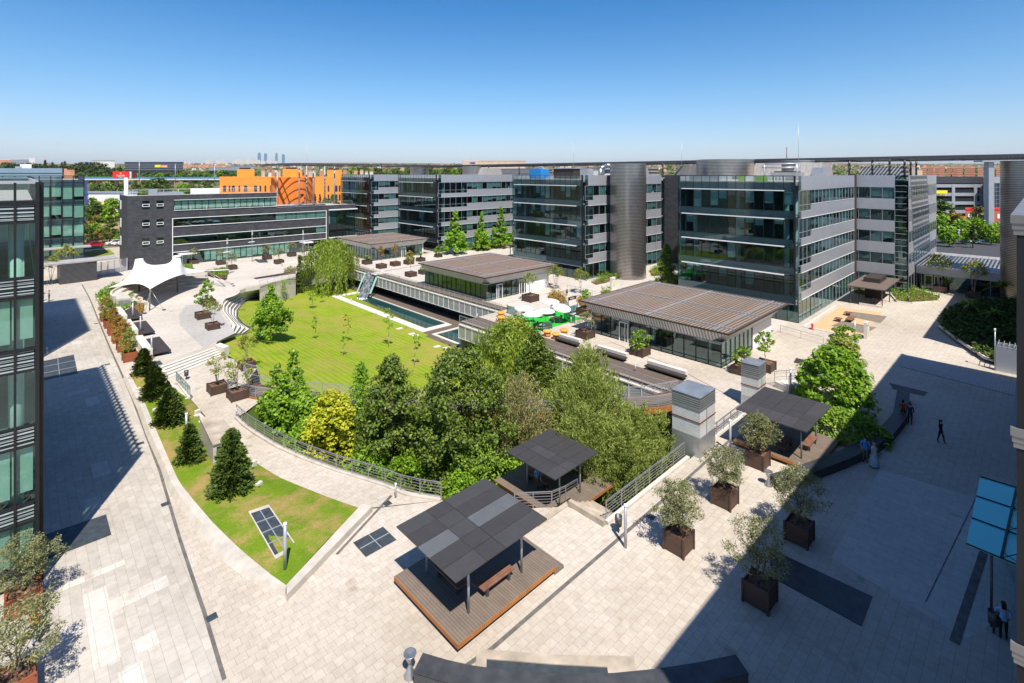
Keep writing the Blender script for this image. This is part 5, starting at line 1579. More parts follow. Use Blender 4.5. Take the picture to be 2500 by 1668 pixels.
mb = MB()
mb.tri([[g(1980, 800), g(2048, 750), g(2151, 763), g(2152, 768), g(2100, 822), g(2095, 824)]], 0.02)
struct(mb, 'bark_bed', 'bark_chips')
mb = MB()
for poly in ([(2029, 796), (2056, 784), (2118, 796), (2140, 800), (2112, 815), (2100, 813)], [(2063, 772), (2076, 761), (2166, 773), (2150, 789), (2144, 788)]):
    mb.tri([[g(*p) for p in poly]], 0.028)
struct(mb, 'rubber_mat', 'mat_rubber')
mb = MB()
for a, b in (((1962, 799), (2096, 826)), ((1962, 799), (2040, 748))):
    mb.beam((*g(*a), 0.06), (*g(*b), 0.06), 0.3, 0.14)
one(mb, 'kerb', 'concrete_light', 'pale kerb round the bark playground', 'kerb')
for px, py, s_, lb in ((2070, 770, 0.5, 'small dark stool bench on the far playground mat'), (2047, 785, 0.5, 'small dark stool bench on the near playground mat'), (2077, 784, 1.2, 'long low bench between the playground mats')):
    root = thing('low_bench', lb, 'bench', g(px, py))
    u, v = g(px, py)
    mb = MB(); mb.box(u-s_, u+s_, v-0.4, v+0.4, 0.38, 0.46); mb.build('seat', 'wood_bench', root)
    mb = MB(); mb.box(u-s_*0.6, u-s_*0.6+0.12, v-0.2, v+0.2, 0.02, 0.379); mb.build('leg', 'steel_dark', root)
    mb = MB(); mb.box(u+s_*0.6-0.12, u+s_*0.6, v-0.2, v+0.2, 0.02, 0.379); mb.build('leg', 'steel_dark', root)

def text(body, size, loc, rot, mat, parent, name='lettering', ext=0.004):
    cu = bpy.data.curves.new(name, 'FONT'); cu.body = body; cu.size = size; cu.extrude = ext; cu.align_x = 'CENTER'; cu.align_y = 'CENTER'
    cu.resolution_u = 2
    t = bpy.data.objects.new(name, cu); COL.objects.link(t)
    dg = bpy.context.evaluated_depsgraph_get()
    me = bpy.data.meshes.new_from_object(t.evaluated_get(dg))
    bpy.data.objects.remove(t); bpy.data.curves.remove(cu)
    me.materials.clear(); me.materials.append(MATS[mat])
    o = bpy.data.objects.new(name, me); COL.objects.link(o)
    off = Vector((0, 0, 0)); p = parent
    while p is not None:
        off += p.location; p = p.parent
    o.parent = parent; o.location = Vector(loc)-off; o.rotation_euler = rot
    return o
def totem(px, py, digit, label, h=2.0, w=1.2):
    u, v = g(px, py)
    root = thing('sign_slab', label, 'sign', (u, v, 0))
    mb = MB(); mb.box(u, u+w, v, v+0.35, 0, h); mb.build('slab', 'concrete_light', root)
    text(digit, 1.0, (u+w*0.62, v-0.006, 0.55), (rad(90), 0, 0), 'green_sign', root)
    mb = MB(); mb.box(u+0.12, u+w*0.75, v-0.012, v-0.001, h-0.42, h-0.36); mb.build('text_line', 'steel_dark', root)
totem(2117, 829, '5', 'pale concrete sign slab with a big green 5')
totem(1493, 706, '4', 'pale concrete sign slab with a green numeral by the hedge of the round tower')
root = thing('fire_hydrant', 'red fire hydrant at the corner of the bark playground', 'hydrant', g(1983, 805))
mb = MB(); u, v = g(1983, 805); mb.lathe((u, v, 0), [(0.16, 0), (0.16, 0.08), (0.11, 0.1), (0.11, 0.6), (0.15, 0.62), (0.13, 0.75), (0.04, 0.82), (0.001, 0.83)], 12); mb.build('barrel', 'red_paint', root)
mb = MB(); mb.tube((u-0.24, v, 0.45), (u+0.24, v, 0.45), 0.06, n=8); mb.build('outlet', 'red_paint', root)

# bicycle shelter under a tiled roof
root = thing('bicycle_shelter', 'open shelter with a brown tiled roof beside the bark playground', 'shelter', (93.6, 16.5, 0))
mb = MB(); mb.box(93.6, 105.4, 16.5, 21.4, 2.75, 2.9); mb.build('roof', 'roof_tiles_brown', root)
mb = MB(); mb.box(98.6, 103.6, 18.0, 20.2, 2.905, 3.6); mb.build('roof_light', 'wood_dark', root)
for x in (94.2, 99.5, 104.8):
    for y in (16.9, 21.0):
        mb = MB(); mb.box(x-0.06, x+0.06, y-0.06, y+0.06, 0, 2.74); mb.build('post', 'steel_dark', root)
mb = MB(); mb.box(100.5, 104, 18.2, 20.4, 0, 2.4); mb.build('cupboard', 'wood_dark', root)
mb = MB(); mb.box(93.9, 94.05, 16.8, 19.8, 0, 0.35); mb.build('kerb', 'concrete_light', root)
def bike(mat):
    root = thing('bicycle', 'bicycle', 'bicycle', (0, 0, 0), 'parked bicycles')
    for x in (-0.52, 0.52):
        mb = MB()
        n = 16
        P = [(x+0.33*math.cos(2*math.pi*k/n), 0, 0.34+0.33*math.sin(2*math.pi*k/n)) for k in range(n+1)]
        mb.path(P, 0.02, 0.02, 5); mb.build('wheel', 'tyre', root)
    mb = MB()
    for a, b in (((-0.52, 0, 0.34), (-0.15, 0, 0.32)), ((-0.52, 0, 0.34), (-0.2, 0, 0.78)), ((-0.15, 0, 0.32), (-0.22, 0, 0.85)), ((-0.15, 0, 0.32), (0.38, 0, 0.75)), ((-0.2, 0, 0.78), (0.38, 0, 0.80)), ((0.36, 0, 0.95), (0.52, 0, 0.34))):
        mb.tube(a, b, 0.02, n=6)
    mb.build('frame', mat, root)
    mb = MB(); mb.tube((0.34, -0.25, 0.98), (0.34, 0.25, 0.98), 0.015, n=6); mb.build('handlebar', 'steel_dark', root)
    mb = MB(); mb.box(-0.34, -0.10, -0.06, 0.06, 0.86, 0.91); mb.build('saddle', 'tyre', root)
    return Proto(root)
bk = bike('red_paint')
bk.put((98.2, 17.9, 0), rad(70), 'red bicycle under the tiled shelter roof')
b2 = bike('alu_grey')
for k, (px, py, lb) in enumerate(((118, 697, 'grey bicycle nearest the left glass block in the rack by the promenade'), (128, 695, 'grey bicycle in the middle of the promenade rack'), (137, 692, 'grey bicycle at the right end of the promenade rack'))):
    b2.put(g(px, py), rad(60+k*9), lb)
b2.put((96.6, 18.2, 0), rad(64), 'grey bicycle under the tiled shelter roof')

root = thing('steel_gate', 'white steel gate box with camera mast by the round planting bed', 'gate', g(2458, 905))
u, v = g(2458, 905)
mb = MB(); mb.box(u-0.9, u-0.75, v-0.8, v+0.8, 0, 2.6); mb.box(u+0.75, u+0.9, v-0.8, v+0.8, 0, 2.6); mb.box(u-0.745, u+0.745, v-0.8, v-0.7, 0.02, 2.6); mb.build('frame', 'white_alu', root)
mb = MB(); mb.box(u-0.6, u+0.6, v-0.86, v-0.81, 0.2, 1.9); mb.build('door', 'alu_grey', root)
mb = MB(); mb.box(u-0.4, u+0.4, v-0.92, v-0.87, 0.95, 1.05); mb.build('push_bar', 'red_paint', root)
for k in range(4):
    mb = MB(); mb.beam((u-1.0, v-0.6+k*0.4, 2.75+k*0.02), (u+1.0, v-0.6+k*0.4, 2.75+k*0.02), 0.05, 0.04); mb.build('top_bar', 'white_alu', root)
mb = MB(); mb.tube((u-0.85, v+0.85, 0), (u-0.85, v+0.85, 4.1), 0.05, n=8); mb.build('mast', 'white_alu', root)
mb = MB(); mb.box(u-0.95, u-0.55, v+0.78, v+0.92, 4.12, 4.3); mb.build('camera', 'white_paint', root)

# gates and kiosk at the far left of the promenade
root = thing('gate_fence', 'pale louvred gate fence between the kiosk and the slate building', 'fence', g(213, 680))
a, b = Vector((*g(213, 679), 0)), Vector((*g(310, 661), 0))
for k in range(7):
    p = a.lerp(b, k/6); mb = MB(); mb.box(p.x-0.09, p.x+0.09, p.y-0.09, p.y+0.09, 0, 2.7); mb.build('post', 'white_alu', root)
mb = MB()
for k in range(8): mb.beam(a+Vector((0, 0, 1.1+k*0.2)), b+Vector((0, 0, 1.1+k*0.2)), 0.02, 0.06)
mb.beam(a+Vector((0, 0, 0.55)), b+Vector((0, 0, 0.55)), 0.03, 0.85); mb.build('louvre_panel', 'white_alu', root)
root = thing('kiosk', 'black slatted kiosk under a flat pale canopy left of the gates', 'kiosk', g(190, 690))
u, v = g(190, 690)
mb = MB(); mb.obox((u, v+1.2), (5.4, 2.2), rad(8), 0, 3.6); mb.build('body', 'louvre_dark', root)
mb = MB(); mb.obox((u-2.5, v+2.2), (17, 4.6), rad(4), 3.65, 3.9); mb.build('roof', 'slate_coping', root)
# ---------------------------------------------------------------- tent and amphitheatre
root = thing('amphitheatre', 'curved concrete seating tiers in the shade of the white tent', 'seating', (21, 98.5, 0))
AC = (21.0, 98.5)
def arc_block(mb, r0, r1, a0, a1, z0, z1, n=30):
    for k in range(n):
        t0, t1 = rad(a0+(a1-a0)*k/n), rad(a0+(a1-a0)*(k+1)/n)
        q = [(AC[0]+r*math.cos(t), AC[1]+r*math.sin(t)) for r, t in ((r0, t0), (r1, t0), (r1, t1), (r0, t1))]
        mb.prism(q, z0, z1)
for k in range(4):
    mb = MB(); arc_block(mb, 6.9+k*0.95, 6.9+(k+1)*0.95-0.002, 58+k*3, 196-k*2, 0, 0.42*(k+1)); mb.build('tier', 'concrete', root)
mb = MB(); arc_block(mb, 10.7, 11.0, 66, 190, 0, 2.0); mb.build('back_wall', 'concrete', root)
mb = MB(); arc_block(mb, 0.01, 6.88, 0, 360, 0.004, 0.010, 40)
tag(mb.build('stage_floor', 'paving_court'), kind='structure')

root = thing('tension_tent', 'white twin peaked membrane tent over the amphitheatre', 'tent', (14.1, 92.5, 0))
cL, cF, cR, cB = Vector((10.6, 107.3, 1.5)), Vector((14.1, 92.5, 3.15)), Vector((24.6, 105.5, 2.7)), Vector((18.5, 114.0, 2.7))
NG = 40
def edge(a, b, t, sag):
    m = a.lerp(b, t)
    cen = (cL+cF+cR+cB)/4
    k = 4*t*(1-t)*sag
    p = m.lerp(Vector((cen.x, cen.y, m.z)), k)
    p.z += 4*t*(1-t)*0.40
    return p
grid = [[None]*(NG+1) for _ in range(NG+1)]
for i in range(NG+1):
    s_ = i/NG
    for j in range(NG+1):
        t = j/NG
        bt, tp = edge(cF, cR, s_, 0.17), edge(cL, cB, s_, 0.14)
        lf, rt = edge(cF, cL, t, 0.22), edge(cR, cB, t, 0.12)
        p = bt.lerp(tp, t)+lf.lerp(rt, s_)-(cF.lerp(cR, s_)).lerp(cL.lerp(cB, s_), t)
        grid[i][j] = p
peaks = [Vector((14.4, 104.2, 6.1)), Vector((19.4, 102.1, 6.35))]
pin = {}
for pk in peaks:
    best = min(((grid[i][j].xy-pk.xy).length, i, j) for i in range(3, NG-2) for j in range(3, NG-2))
    for i in range(NG+1):
        for j in range(NG+1):
            if (grid[i][j].xy-pk.xy).length < 0.60 or (i, j) == best[1:]:
                pin[(i, j)] = pk.z
for it in range(500):
    for i in range(1, NG):
        for j in range(1, NG):
            if (i, j) in pin: grid[i][j].z = pin[(i, j)]
            else: grid[i][j].z = 0.25*(grid[i-1][j].z+grid[i+1][j].z+grid[i][j-1].z+grid[i][j+1].z)+0.0020
mb = MB()
for i in range(NG):
    for j in range(NG):
        mb.face([grid[i][j], grid[i+1][j], grid[i+1][j+1], grid[i][j+1]], 0, True)
o = mb.build('membrane', 'membrane', root)
bm = bmesh.new(); bm.from_mesh(o.data); bmesh.ops.remove_doubles(bm, verts=bm.verts[:], dist=0.001); bm.to_mesh(o.data); bm.free()
for p in o.data.polygons: p.use_smooth = True
for pk in peaks:
    mb = MB(); mb.tube((pk.x, pk.y, pk.z-0.1), (pk.x, pk.y, pk.z+0.10), 0.56, n=20); mb.build('peak_ring', 'canvas', root)
    mb = MB(); mb.tube((pk.x, pk.y, 0.3), (pk.x, pk.y, pk.z-0.1), 0.12, n=10); mb.build('mast', 'steel_dark', root)
for c, b in ((cF, (14.0, 92.3, 0)), (cR, (26.8, 102.4, 0)), (cL, (10.2, 107.9, 0)), (cB, (18.6, 115, 0))):
    mb = MB(); mb.tube(b, tuple(c), 0.1, 0.08, n=10); mb.build('strut', 'bark_pale' if c is cF else 'steel', root)
for a, b in ((cF, (13.2, 90.6, 0)), (cF, (15.6, 91.0, 0)), (cR, (28.3, 103.6, 0)), (cR, (28.0, 101.6, 0)), (cL, (9.4, 106.4, 0))):
    mb = MB(); mb.tube(a, b, 0.025, n=6); mb.build('guy_cable', 'steel', root)
    mb = MB(); mb.obox((b[0], b[1]), (0.4, 0.3), 0.3, 0, 0.14); mb.build('anchor', 'steel_dark', root)
mb = MB(); mb.tube(cR, (cR.x+3.2, cR.y-1.8, 2.75), 0.08, n=8); mb.build('tie_beam', 'white_paint', root)

# ---------------------------------------------------------------- plants
def rnd_unit():
    while True:
        v = Vector((R.uniform(-1, 1), R.uniform(-1, 1), R.uniform(-1, 1)))
        if 0.05 < v.length < 1: return v.normalized()

def leaf_quad(mb, c, s, nrm=None, asp=0.55, m=0, along=None):
    n = nrm or rnd_unit()
    a = along or n.orthogonal()
    if along is None:
        a.rotate(Matrix.Rotation(R.uniform(0, 6.28), 3, n))
    a = a.normalized()
    b = n.cross(a)
    if b.length < 0.05: b = a.orthogonal()
    b.normalize()
    l, w = s*0.5, s*0.5*asp
    i = len(mb.v)
    mb.v += [tuple(c-a*l), tuple(c+b*w), tuple(c+a*l), tuple(c-b*w)]
    mb.f.append((i, i+1, i+2, i+3)); mb.m.append(m); mb.sm.append(False)

def clump(mb, c, r, n, s, asp=0.55, up=0.3, m=0):
    for _ in range(n):
        d = rnd_unit()
        p = c+Vector((d.x*r[0], d.y*r[1], d.z*r[2]))*(R.random()**0.45)
        nn = (d*0.6+Vector((-0.1, -0.2, up+0.25))+rnd_unit()*0.75).normalized()
        leaf_quad(mb, p, s*R.uniform(0.65, 1.25), nn, asp, m)

def trunk(mb, h, r, lean=(0, 0), base=(0, 0, 0), top=0.35, limbs=0, spread=1.0, m=0):
    b = Vector(base)
    pts = [b+Vector((lean[0]*t*h+0.05*math.sin(t*5+h), lean[1]*t*h+0.05*math.cos(t*4), t*h)) for t in (0, .3, .6, 1)]
    mb.path(pts, r, r*top, 7, m)
    for k in range(limbs):
        a = k*2.4+R.random(); t = R.uniform(0.45, 0.95)
        s_ = b+Vector((lean[0]*t*h, lean[1]*t*h, t*h))
        e = s_+Vector((math.cos(a)*spread, math.sin(a)*spread, spread*R.uniform(0.5, 1.1)))
        mid_ = s_.lerp(e, 0.5)+Vector((0, 0, 0.1*spread))
        mb.path([s_, mid_, e], r*0.4, r*0.12, 5, m)

def broad_crown(mb, h0, h1, rx, nclump, per, s, shape='oval', asp=0.55, cr=0.28, up=0.3, off=(0, 0)):
    """Clumps of leaves spread over a lumpy envelope, thinner inside."""
    lob = [R.uniform(0.78, 1.12) for _ in range(12)]
    for k in range(nclump):
        t = (k+R.random())/nclump
        z = h0+(h1-h0)*t
        if shape == 'oval': prof = math.sin(math.pi*(0.12+0.84*t))**0.7
        elif shape == 'cone': prof = (1.0-t)**0.8*0.97+0.05 if t > 0.12 else 0.55+3.2*t
        elif shape == 'pear': prof = (math.sin(math.pi*min(1, 0.25+0.75*t)))**0.8
        elif shape == 'dome': prof = math.sqrt(max(0.0, 1-t*t))*0.98+0.05
        elif shape == 'flat': prof = 1.0-0.35*t
        else: prof = 1
        a = R.uniform(0, 6.283)
        f = R.random()**0.5
        rr = rx*prof*lob[int(a/6.284*12)]*(0.25+0.75*f)
        c = Vector((off[0]+rr*math.cos(a), off[1]+rr*math.sin(a), z))
        q = cr*rx*R.uniform(0.6, 1.25)
        clump(mb, c, (q, q, q*0.75), per, s, asp, up)

leaf('leaf_willow', (0.06, 0.09, 0.010), (0.135, 0.18, 0.020), (0.22, 0.26, 0.035), 0.4, 0.04)
leaf('leaf_dark', (0.022, 0.038, 0.005), (0.060, 0.090, 0.009), (0.14, 0.18, 0.022), 0.4, 0.05)
leaf('leaf_maple', (0.05, 0.10, 0.006), (0.105, 0.19, 0.009), (0.19, 0.28, 0.015), 0.45, 0.05)
leaf('leaf_lime', (0.06, 0.12, 0.006), (0.12, 0.22, 0.012), (0.21, 0.32, 0.022), 0.45, 0.04)
leaf('leaf_yellow', (0.13, 0.15, 0.008), (0.26, 0.27, 0.012), (0.40, 0.35, 0.03), 0.45, 0.04)
leaf('leaf_tamarisk', (0.075, 0.105, 0.02), (0.15, 0.185, 0.04), (0.25, 0.26, 0.08), 0.35, 0.02)
leaf('leaf_tamarisk_pink', (0.085, 0.095, 0.028), (0.18, 0.175, 0.065), (0.30, 0.24, 0.13), 0.35, 0.02)
leaf('leaf_conifer', (0.010, 0.020, 0.003), (0.030, 0.050, 0.007), (0.072, 0.10, 0.015), 0.15, 0.04)
leaf('leaf_olive', (0.05, 0.058, 0.020), (0.115, 0.118, 0.05), (0.21, 0.20, 0.105), 0.3, 0.05)
leaf('leaf_shrub', (0.045, 0.075, 0.010), (0.12, 0.145, 0.020), (0.23, 0.21, 0.035), 0.35, 0.05)
leaf('leaf_rust', (0.075, 0.055, 0.012), (0.17, 0.11, 0.022), (0.30, 0.17, 0.035), 0.3, 0.03)
leaf('leaf_hedge', (0.03, 0.07, 0.006), (0.085, 0.15, 0.012), (0.18, 0.24, 0.022), 0.35, 0.04)
leaf('leaf_palm', (0.045, 0.085, 0.010), (0.12, 0.17, 0.022), (0.22, 0.27, 0.04), 0.3, 0.06)
leaf('leaf_far', (0.020, 0.038, 0.010), (0.048, 0.080, 0.018), (0.10, 0.135, 0.035), 0.3, 0.02)
leaf('leaf_pine', (0.014, 0.026, 0.010), (0.034, 0.050, 0.018), (0.070, 0.085, 0.032), 0.2, 0.02)

def tree(name, cat, label, fill, leafmat, trunkf, bark='bark', group=None, loc=(0, 0, 0)):
    root = thing(name, label, cat, (0, 0, 0), group)
    mb = MB(); trunkf(mb); mb.build('trunk', bark, root)
    mb = MB(); fill(mb); mb.build('crown', leafmat, root)
    root.location = loc if len(loc) == 3 else (loc[0], loc[1], 0)
    return root

# weeping willows
def willow_fill(h, rx, n, s):
    def f(mb):
        for k in range(n):
            a = R.uniform(0, 6.283); q = R.random()**0.55
            rr = rx*q*(0.82+0.22*math.sin(3*a+1)+0.1*math.sin(7*a))
            zt = h*(0.98-0.42*q*q)+R.uniform(-0.7, 0.4)
            L = R.uniform(0.25, 0.62)*h*(0.35+0.65*q)
            steps = max(4, int(L/0.26))
            for j in range(steps):
                t = j/steps
                p = Vector((rr*math.cos(a)+0.25*t*math.cos(a)+R.gauss(0, 0.10), rr*math.sin(a)+0.25*t*math.sin(a)+R.gauss(0, 0.10), max(0.3, zt-L*t)))
                leaf_quad(mb, p, s*R.uniform(0.7, 1.3), (Vector((math.cos(a), math.sin(a), 0.35))+rnd_unit()*0.6).normalized(), 0.34, 0, (Vector((0, 0, -1))+rnd_unit()*0.45))
        broad_crown(mb, h*0.45, h*0.98, rx*0.75, 60, 26, s, 'dome', 0.4)
    return f
tree('willow_tree', 'tree', 'big rounded weeping willow beside the cypress at the far pool', willow_fill(10.8, 6.3, 900, 0.5), 'leaf_willow', lambda mb: trunk(mb, 6, 0.35, limbs=5, spread=2.4), loc=(*g(808, 712, FLOOR), FLOOR))
tree('willow_tree', 'tree', 'weeping willow hanging over the lower pool in the middle of the garden', willow_fill(8.2, 4.8, 760, 0.42), 'leaf_willow', lambda mb: trunk(mb, 6, 0.3, limbs=5, spread=1.6), loc=(40.0, 41.6, FLOOR))

# dark glossy garden trees
dk1 = tree('dark_leaved_tree', 'tree', 'dark glossy tree in the middle of the garden, narrow top', lambda mb: broad_crown(mb, 0.3, 9.8, 3.0, 280, 56, 0.26, 'pear', cr=0.2), 'leaf_dark', lambda mb: trunk(mb, 6.4, 0.16, limbs=6, spread=1.2), group='dark glossy trees in the sunken garden', loc=(21.2, 35.8, FLOOR))
dk2 = tree('dark_leaved_tree', 'tree', 'largest dark glossy tree, right behind the nearest gazebo roof', lambda mb: broad_crown(mb, 0.2, 10.8, 3.9, 430, 56, 0.26, 'oval', cr=0.18), 'leaf_dark', lambda mb: trunk(mb, 6.6, 0.2, limbs=7, spread=1.6), group='dark glossy trees in the sunken garden', loc=(24.2, 30.8, FLOOR))
clone(dk1, (35.0, 33.0, FLOOR), 2.1, 'dark glossy tree rising right of the middle willow', (0.95, 0.95, 0.95))
# bright maple and friends at the left of the garden
def maple_fill(mb):
    broad_crown(mb, 0.4, 4.4, 2.6, 110, 42, 0.3, 'flat', 0.8)
    for a, r_, h_ in ((0.2, 0.7, 7.6), (2.4, 0.9, 6.6), (4.2, 0.8, 6.2), (5.5, 1.1, 5.6)):
        broad_crown(mb, 2.5, h_, 1.15, 34, 36, 0.28, 'cone', 0.8, 0.3, off=(math.cos(a)*r_, math.sin(a)*r_))
tree('maple_tree', 'tree', 'bright green maple beside the bridge head', maple_fill, 'leaf_maple', lambda mb: trunk(mb, 6.0, 0.13, limbs=6, spread=1.1), loc=(17.3, 47.2, -3.4))
tree('maple_tree', 'tree', 'low spreading green maple at the foot of the grassy bank', lambda mb: broad_crown(mb, 0.3, 5.0, 2.5, 120, 44, 0.28, 'oval', 0.8), 'leaf_maple', lambda mb: trunk(mb, 3.0, 0.12, limbs=5, spread=1.1), loc=(18.0, 43.4, -3.7))
def feather_cone(h, rx, n, s):
    def f(mb):
        for k in range(n):
            t = (k/n)**1.15; z = 0.7+(h-0.7)*t
            L = rx*(1-t)**0.85+0.18
            a = k*2.399
            for j in range(7):
                q = (j+1)/7
                p = Vector((math.cos(a)*L*q, math.sin(a)*L*q, z+0.10*L*q-0.22*L*q*q))
                clump(mb, p, (0.24, 0.24, 0.12), 5, s, 0.3, 0.8)
    return f
tree('bald_cypress', 'tree', 'feathery pale green conical tree between the yellow tree and the dark ones', feather_cone(8.6, 2.3, 170, 0.28), 'leaf_lime', lambda mb: trunk(mb, 8.0, 0.13), loc=(20.7, 39.8, FLOOR))
tree('yellow_tree', 'tree', 'yellow leaved tree beside the curved path railing', lambda mb: broad_crown(mb, 0.5, 6.9, 2.3, 150, 42, 0.26, 'oval', 0.75, 0.24, 0.8), 'leaf_yellow', lambda mb: trunk(mb, 4.2, 0.11, limbs=6, spread=1.2), loc=(17.9, 39.3, FLOOR))
gs = tree('green_shrub', 'shrub', 'green shrub under the yellow tree', lambda mb: broad_crown(mb, 0.2, 3.8, 2.1, 100, 36, 0.24, 'oval', 0.7), 'leaf_maple', lambda mb: trunk(mb, 1.8, 0.07, limbs=4, spread=0.7), loc=(18.9, 35.6, FLOOR))
tree('green_shrub', 'shrub', 'light green bushy shrub just behind the railing by the nearest gazebo', lambda mb: broad_crown(mb, 0.2, 4.8, 2.4, 130, 42, 0.22, 'oval', 0.65), 'leaf_hedge', lambda mb: trunk(mb, 2.4, 0.08, limbs=5, spread=0.9), loc=(24.2, 28.6, FLOOR))
# feathery tamarisks
def plume_fill(h, rx, n, s):
    def f(mb):
        for k in range(n):
            a = R.uniform(0, 6.283); q = R.random()**0.6
            rr = rx*q*(0.8+0.25*math.sin(4*a))
            zc = h*(0.22+0.72*R.random()**0.8*(1-0.45*q*q))
            c = Vector((rr*math.cos(a), rr*math.sin(a), zc))
            out = Vector((math.cos(a)*0.45, math.sin(a)*0.45, 0.9)).normalized()
            L = R.uniform(0.5, 1.15)
            for j in range(46):
                t = R.random()
                w = 0.30*math.sin(math.pi*(0.15+0.8*t))
                p = c+out*(t-0.4)*L+rnd_unit()*w
                leaf_quad(mb, p, s*R.uniform(0.6, 1.2), rnd_unit(), 0.22, 0, out+rnd_unit()*0.7)
    return f
tm = tree('tamarisk_tree', 'tree', 'large feathery tamarisk left of the near ventilation tower', plume_fill(9.6, 3.7, 520, 0.31), 'leaf_tamarisk', lambda mb: trunk(mb, 5.2, 0.16, limbs=7, spread=1.6), group='feathery tamarisks in the garden', loc=(32.7, 25.2, FLOOR))
clone(tm, (31.4, 21.0, FLOOR), 1.9, 'drooping feathery tamarisk over the straight railing', (0.85, 0.85, 0.72))
clone(tm, (33.6, 20.9, FLOOR), 3.6, 'low feathery tamarisk nearest to the near ventilation tower', (0.80, 0.80, 0.78))
clone(tm, (35.8, 27.6, FLOOR), 5.1, 'tall pale tipped tamarisk at the back of the group', (0.85, 0.85, 1.05))
tree('tamarisk_tree', 'tree', 'pinkish flowering tamarisk right of the largest dark tree', plume_fill(8.8, 3.1, 340, 0.28), 'leaf_tamarisk_pink', lambda mb: trunk(mb, 5.0, 0.14, limbs=6, spread=1.4), loc=(28.9, 29.3, FLOOR), group='feathery tamarisks in the garden')
clone(tm, (30.2, 23.4, FLOOR), 0.7, 'small green tamarisk behind the sunken gazebo roof', (0.85, 0.85, 0.8))
for k, (x, y, w) in enumerate(((16.6, 41.6, 'low shrub on the bank below the maple'), (20.4, 32.6, 'low shrub between the two big dark trees'), (22.6, 26.2, 'bushy shrub at the left corner of the sunken gazebo'), (22.2, 28.0, 'low shrub at the railing end near the nearest gazebo'), (26.6, 27.6, 'low shrub at the back of the sunken gazebo'))):
    clone(gs, (x, y, FLOOR+(0.5 if k == 0 else 0)), k*1.7, w, 0.9)

# lawn trees
u, v, z = gz(661, 833, lawn_z)
tree('lawn_tree', 'tree', 'round crowned full tree on the left of the lawn', lambda mb: (broad_crown(mb, 1.2, 6.0, 2.3, 130, 46, 0.3, 'pear', 0.7), broad_crown(mb, 4.2, 7.3, 1.1, 30, 40, 0.28, 'cone', 0.7)), 'leaf_maple', lambda mb: trunk(mb, 5.0, 0.14, limbs=5, spread=1.2), loc=(u, v, z))
def sapling(h, n, s, rx, leafmat, label, loc, lean=(0, 0)):
    return tree('sapling', 'young tree', label, lambda mb: broad_crown(mb, h*0.45, h*1.0, rx, n, 20, s, 'oval', 0.6, 0.42, off=(lean[0]*h*0.8, lean[1]*h*0.8)), leafmat, lambda mb: trunk(mb, h*0.9, 0.045, lean, limbs=4, spread=rx*0.8), 'bark_pale', 'young trees on the lawn', loc)
for px, py, h, n, rx, lm, lb in ((697, 736, 4.0, 16, 1.1, 'leaf_lime', 'young tree with airy crown at the far left of the lawn'), (763, 754, 3.3, 12, 0.8, 'leaf_maple', 'young tree left of the willow shade on the lawn'), (786, 740, 2.9, 8, 0.6, 'leaf_lime', 'thin young tree right at the willow edge'),
                             (771, 828, 3.3, 7, 0.6, 'leaf_lime', 'nearly bare young tree right of the round lawn tree'), (850, 833, 4.0, 9, 0.75, 'leaf_yellow', 'yellowish young tree in the middle of the lawn'), (949, 848, 5.5, 12, 0.8, 'leaf_lime', 'tallest young tree on the lawn, sparse top'),
                             (838, 868, 3.0, 5, 0.4, 'leaf_maple', 'smallest young tree in the middle foreground of the lawn'), (1012, 893, 4.0, 9, 0.6, 'leaf_maple', 'leaning young tree near the lower pool')):
    u, v, z = gz(px, py, lawn_z)
    sapling(h, n, 0.24, rx, lm, lb, (u, v, z), (0.05, -0.02) if px == 1012 else (0, 0))
for px, py in ((590, 757), (612, 798), (644, 727)):
    u, v, z = gz(px, py, lawn_z); mb = MB(); mb.box(u-0.5, u+0.5, v-0.22, v+0.22, z-0.05, z+0.10)
    one(mb, 'lawn_light', 'glass_mint', 'small pale flush light box set in the lawn', 'lawn light', 'flush light boxes in the grass')
for px, py in ((1067, 847), (1090, 850), (975, 803), (1005, 816), (1014, 820)):
    u, v, z = gz(px, py, lawn_z); mb = MB(); mb.box(u-0.5, u+0.5, v-0.3, v+0.3, z-0.05, z+0.09)
    one(mb, 'lawn_light', 'concrete_light', 'small pale flush light box set in the lawn', 'lawn light', 'flush light boxes in the grass')
for px, py, z in ((338, 954, 0.25), (380, 1004, 0.25), (482, 1008, -0.35), (619, 1134, -0.3), (632, 1187, -0.1), (343, 963, 0.25)):
    u, v = g(px, py, z); mb = MB(); mb.obox((u, v), (0.42, 0.26), 0.5, z-0.3, z+0.24)
    one(mb, 'lawn_light', 'concrete_light', 'small pale block light standing in the conifer grass', 'lawn light', 'block lights in the conifer grass')
# cypress
tree('cypress_tree', 'tree', 'narrow dark cypress column left of the big willow', lambda mb: broad_crown(mb, 0.1, 7.6, 0.85, 110, 40, 0.26, 'cone', 0.4, 0.36, 0.9), 'leaf_conifer', lambda mb: trunk(mb, 6, 0.1), loc=(*gz(731, 716, lawn_z)[:2], -3.9))

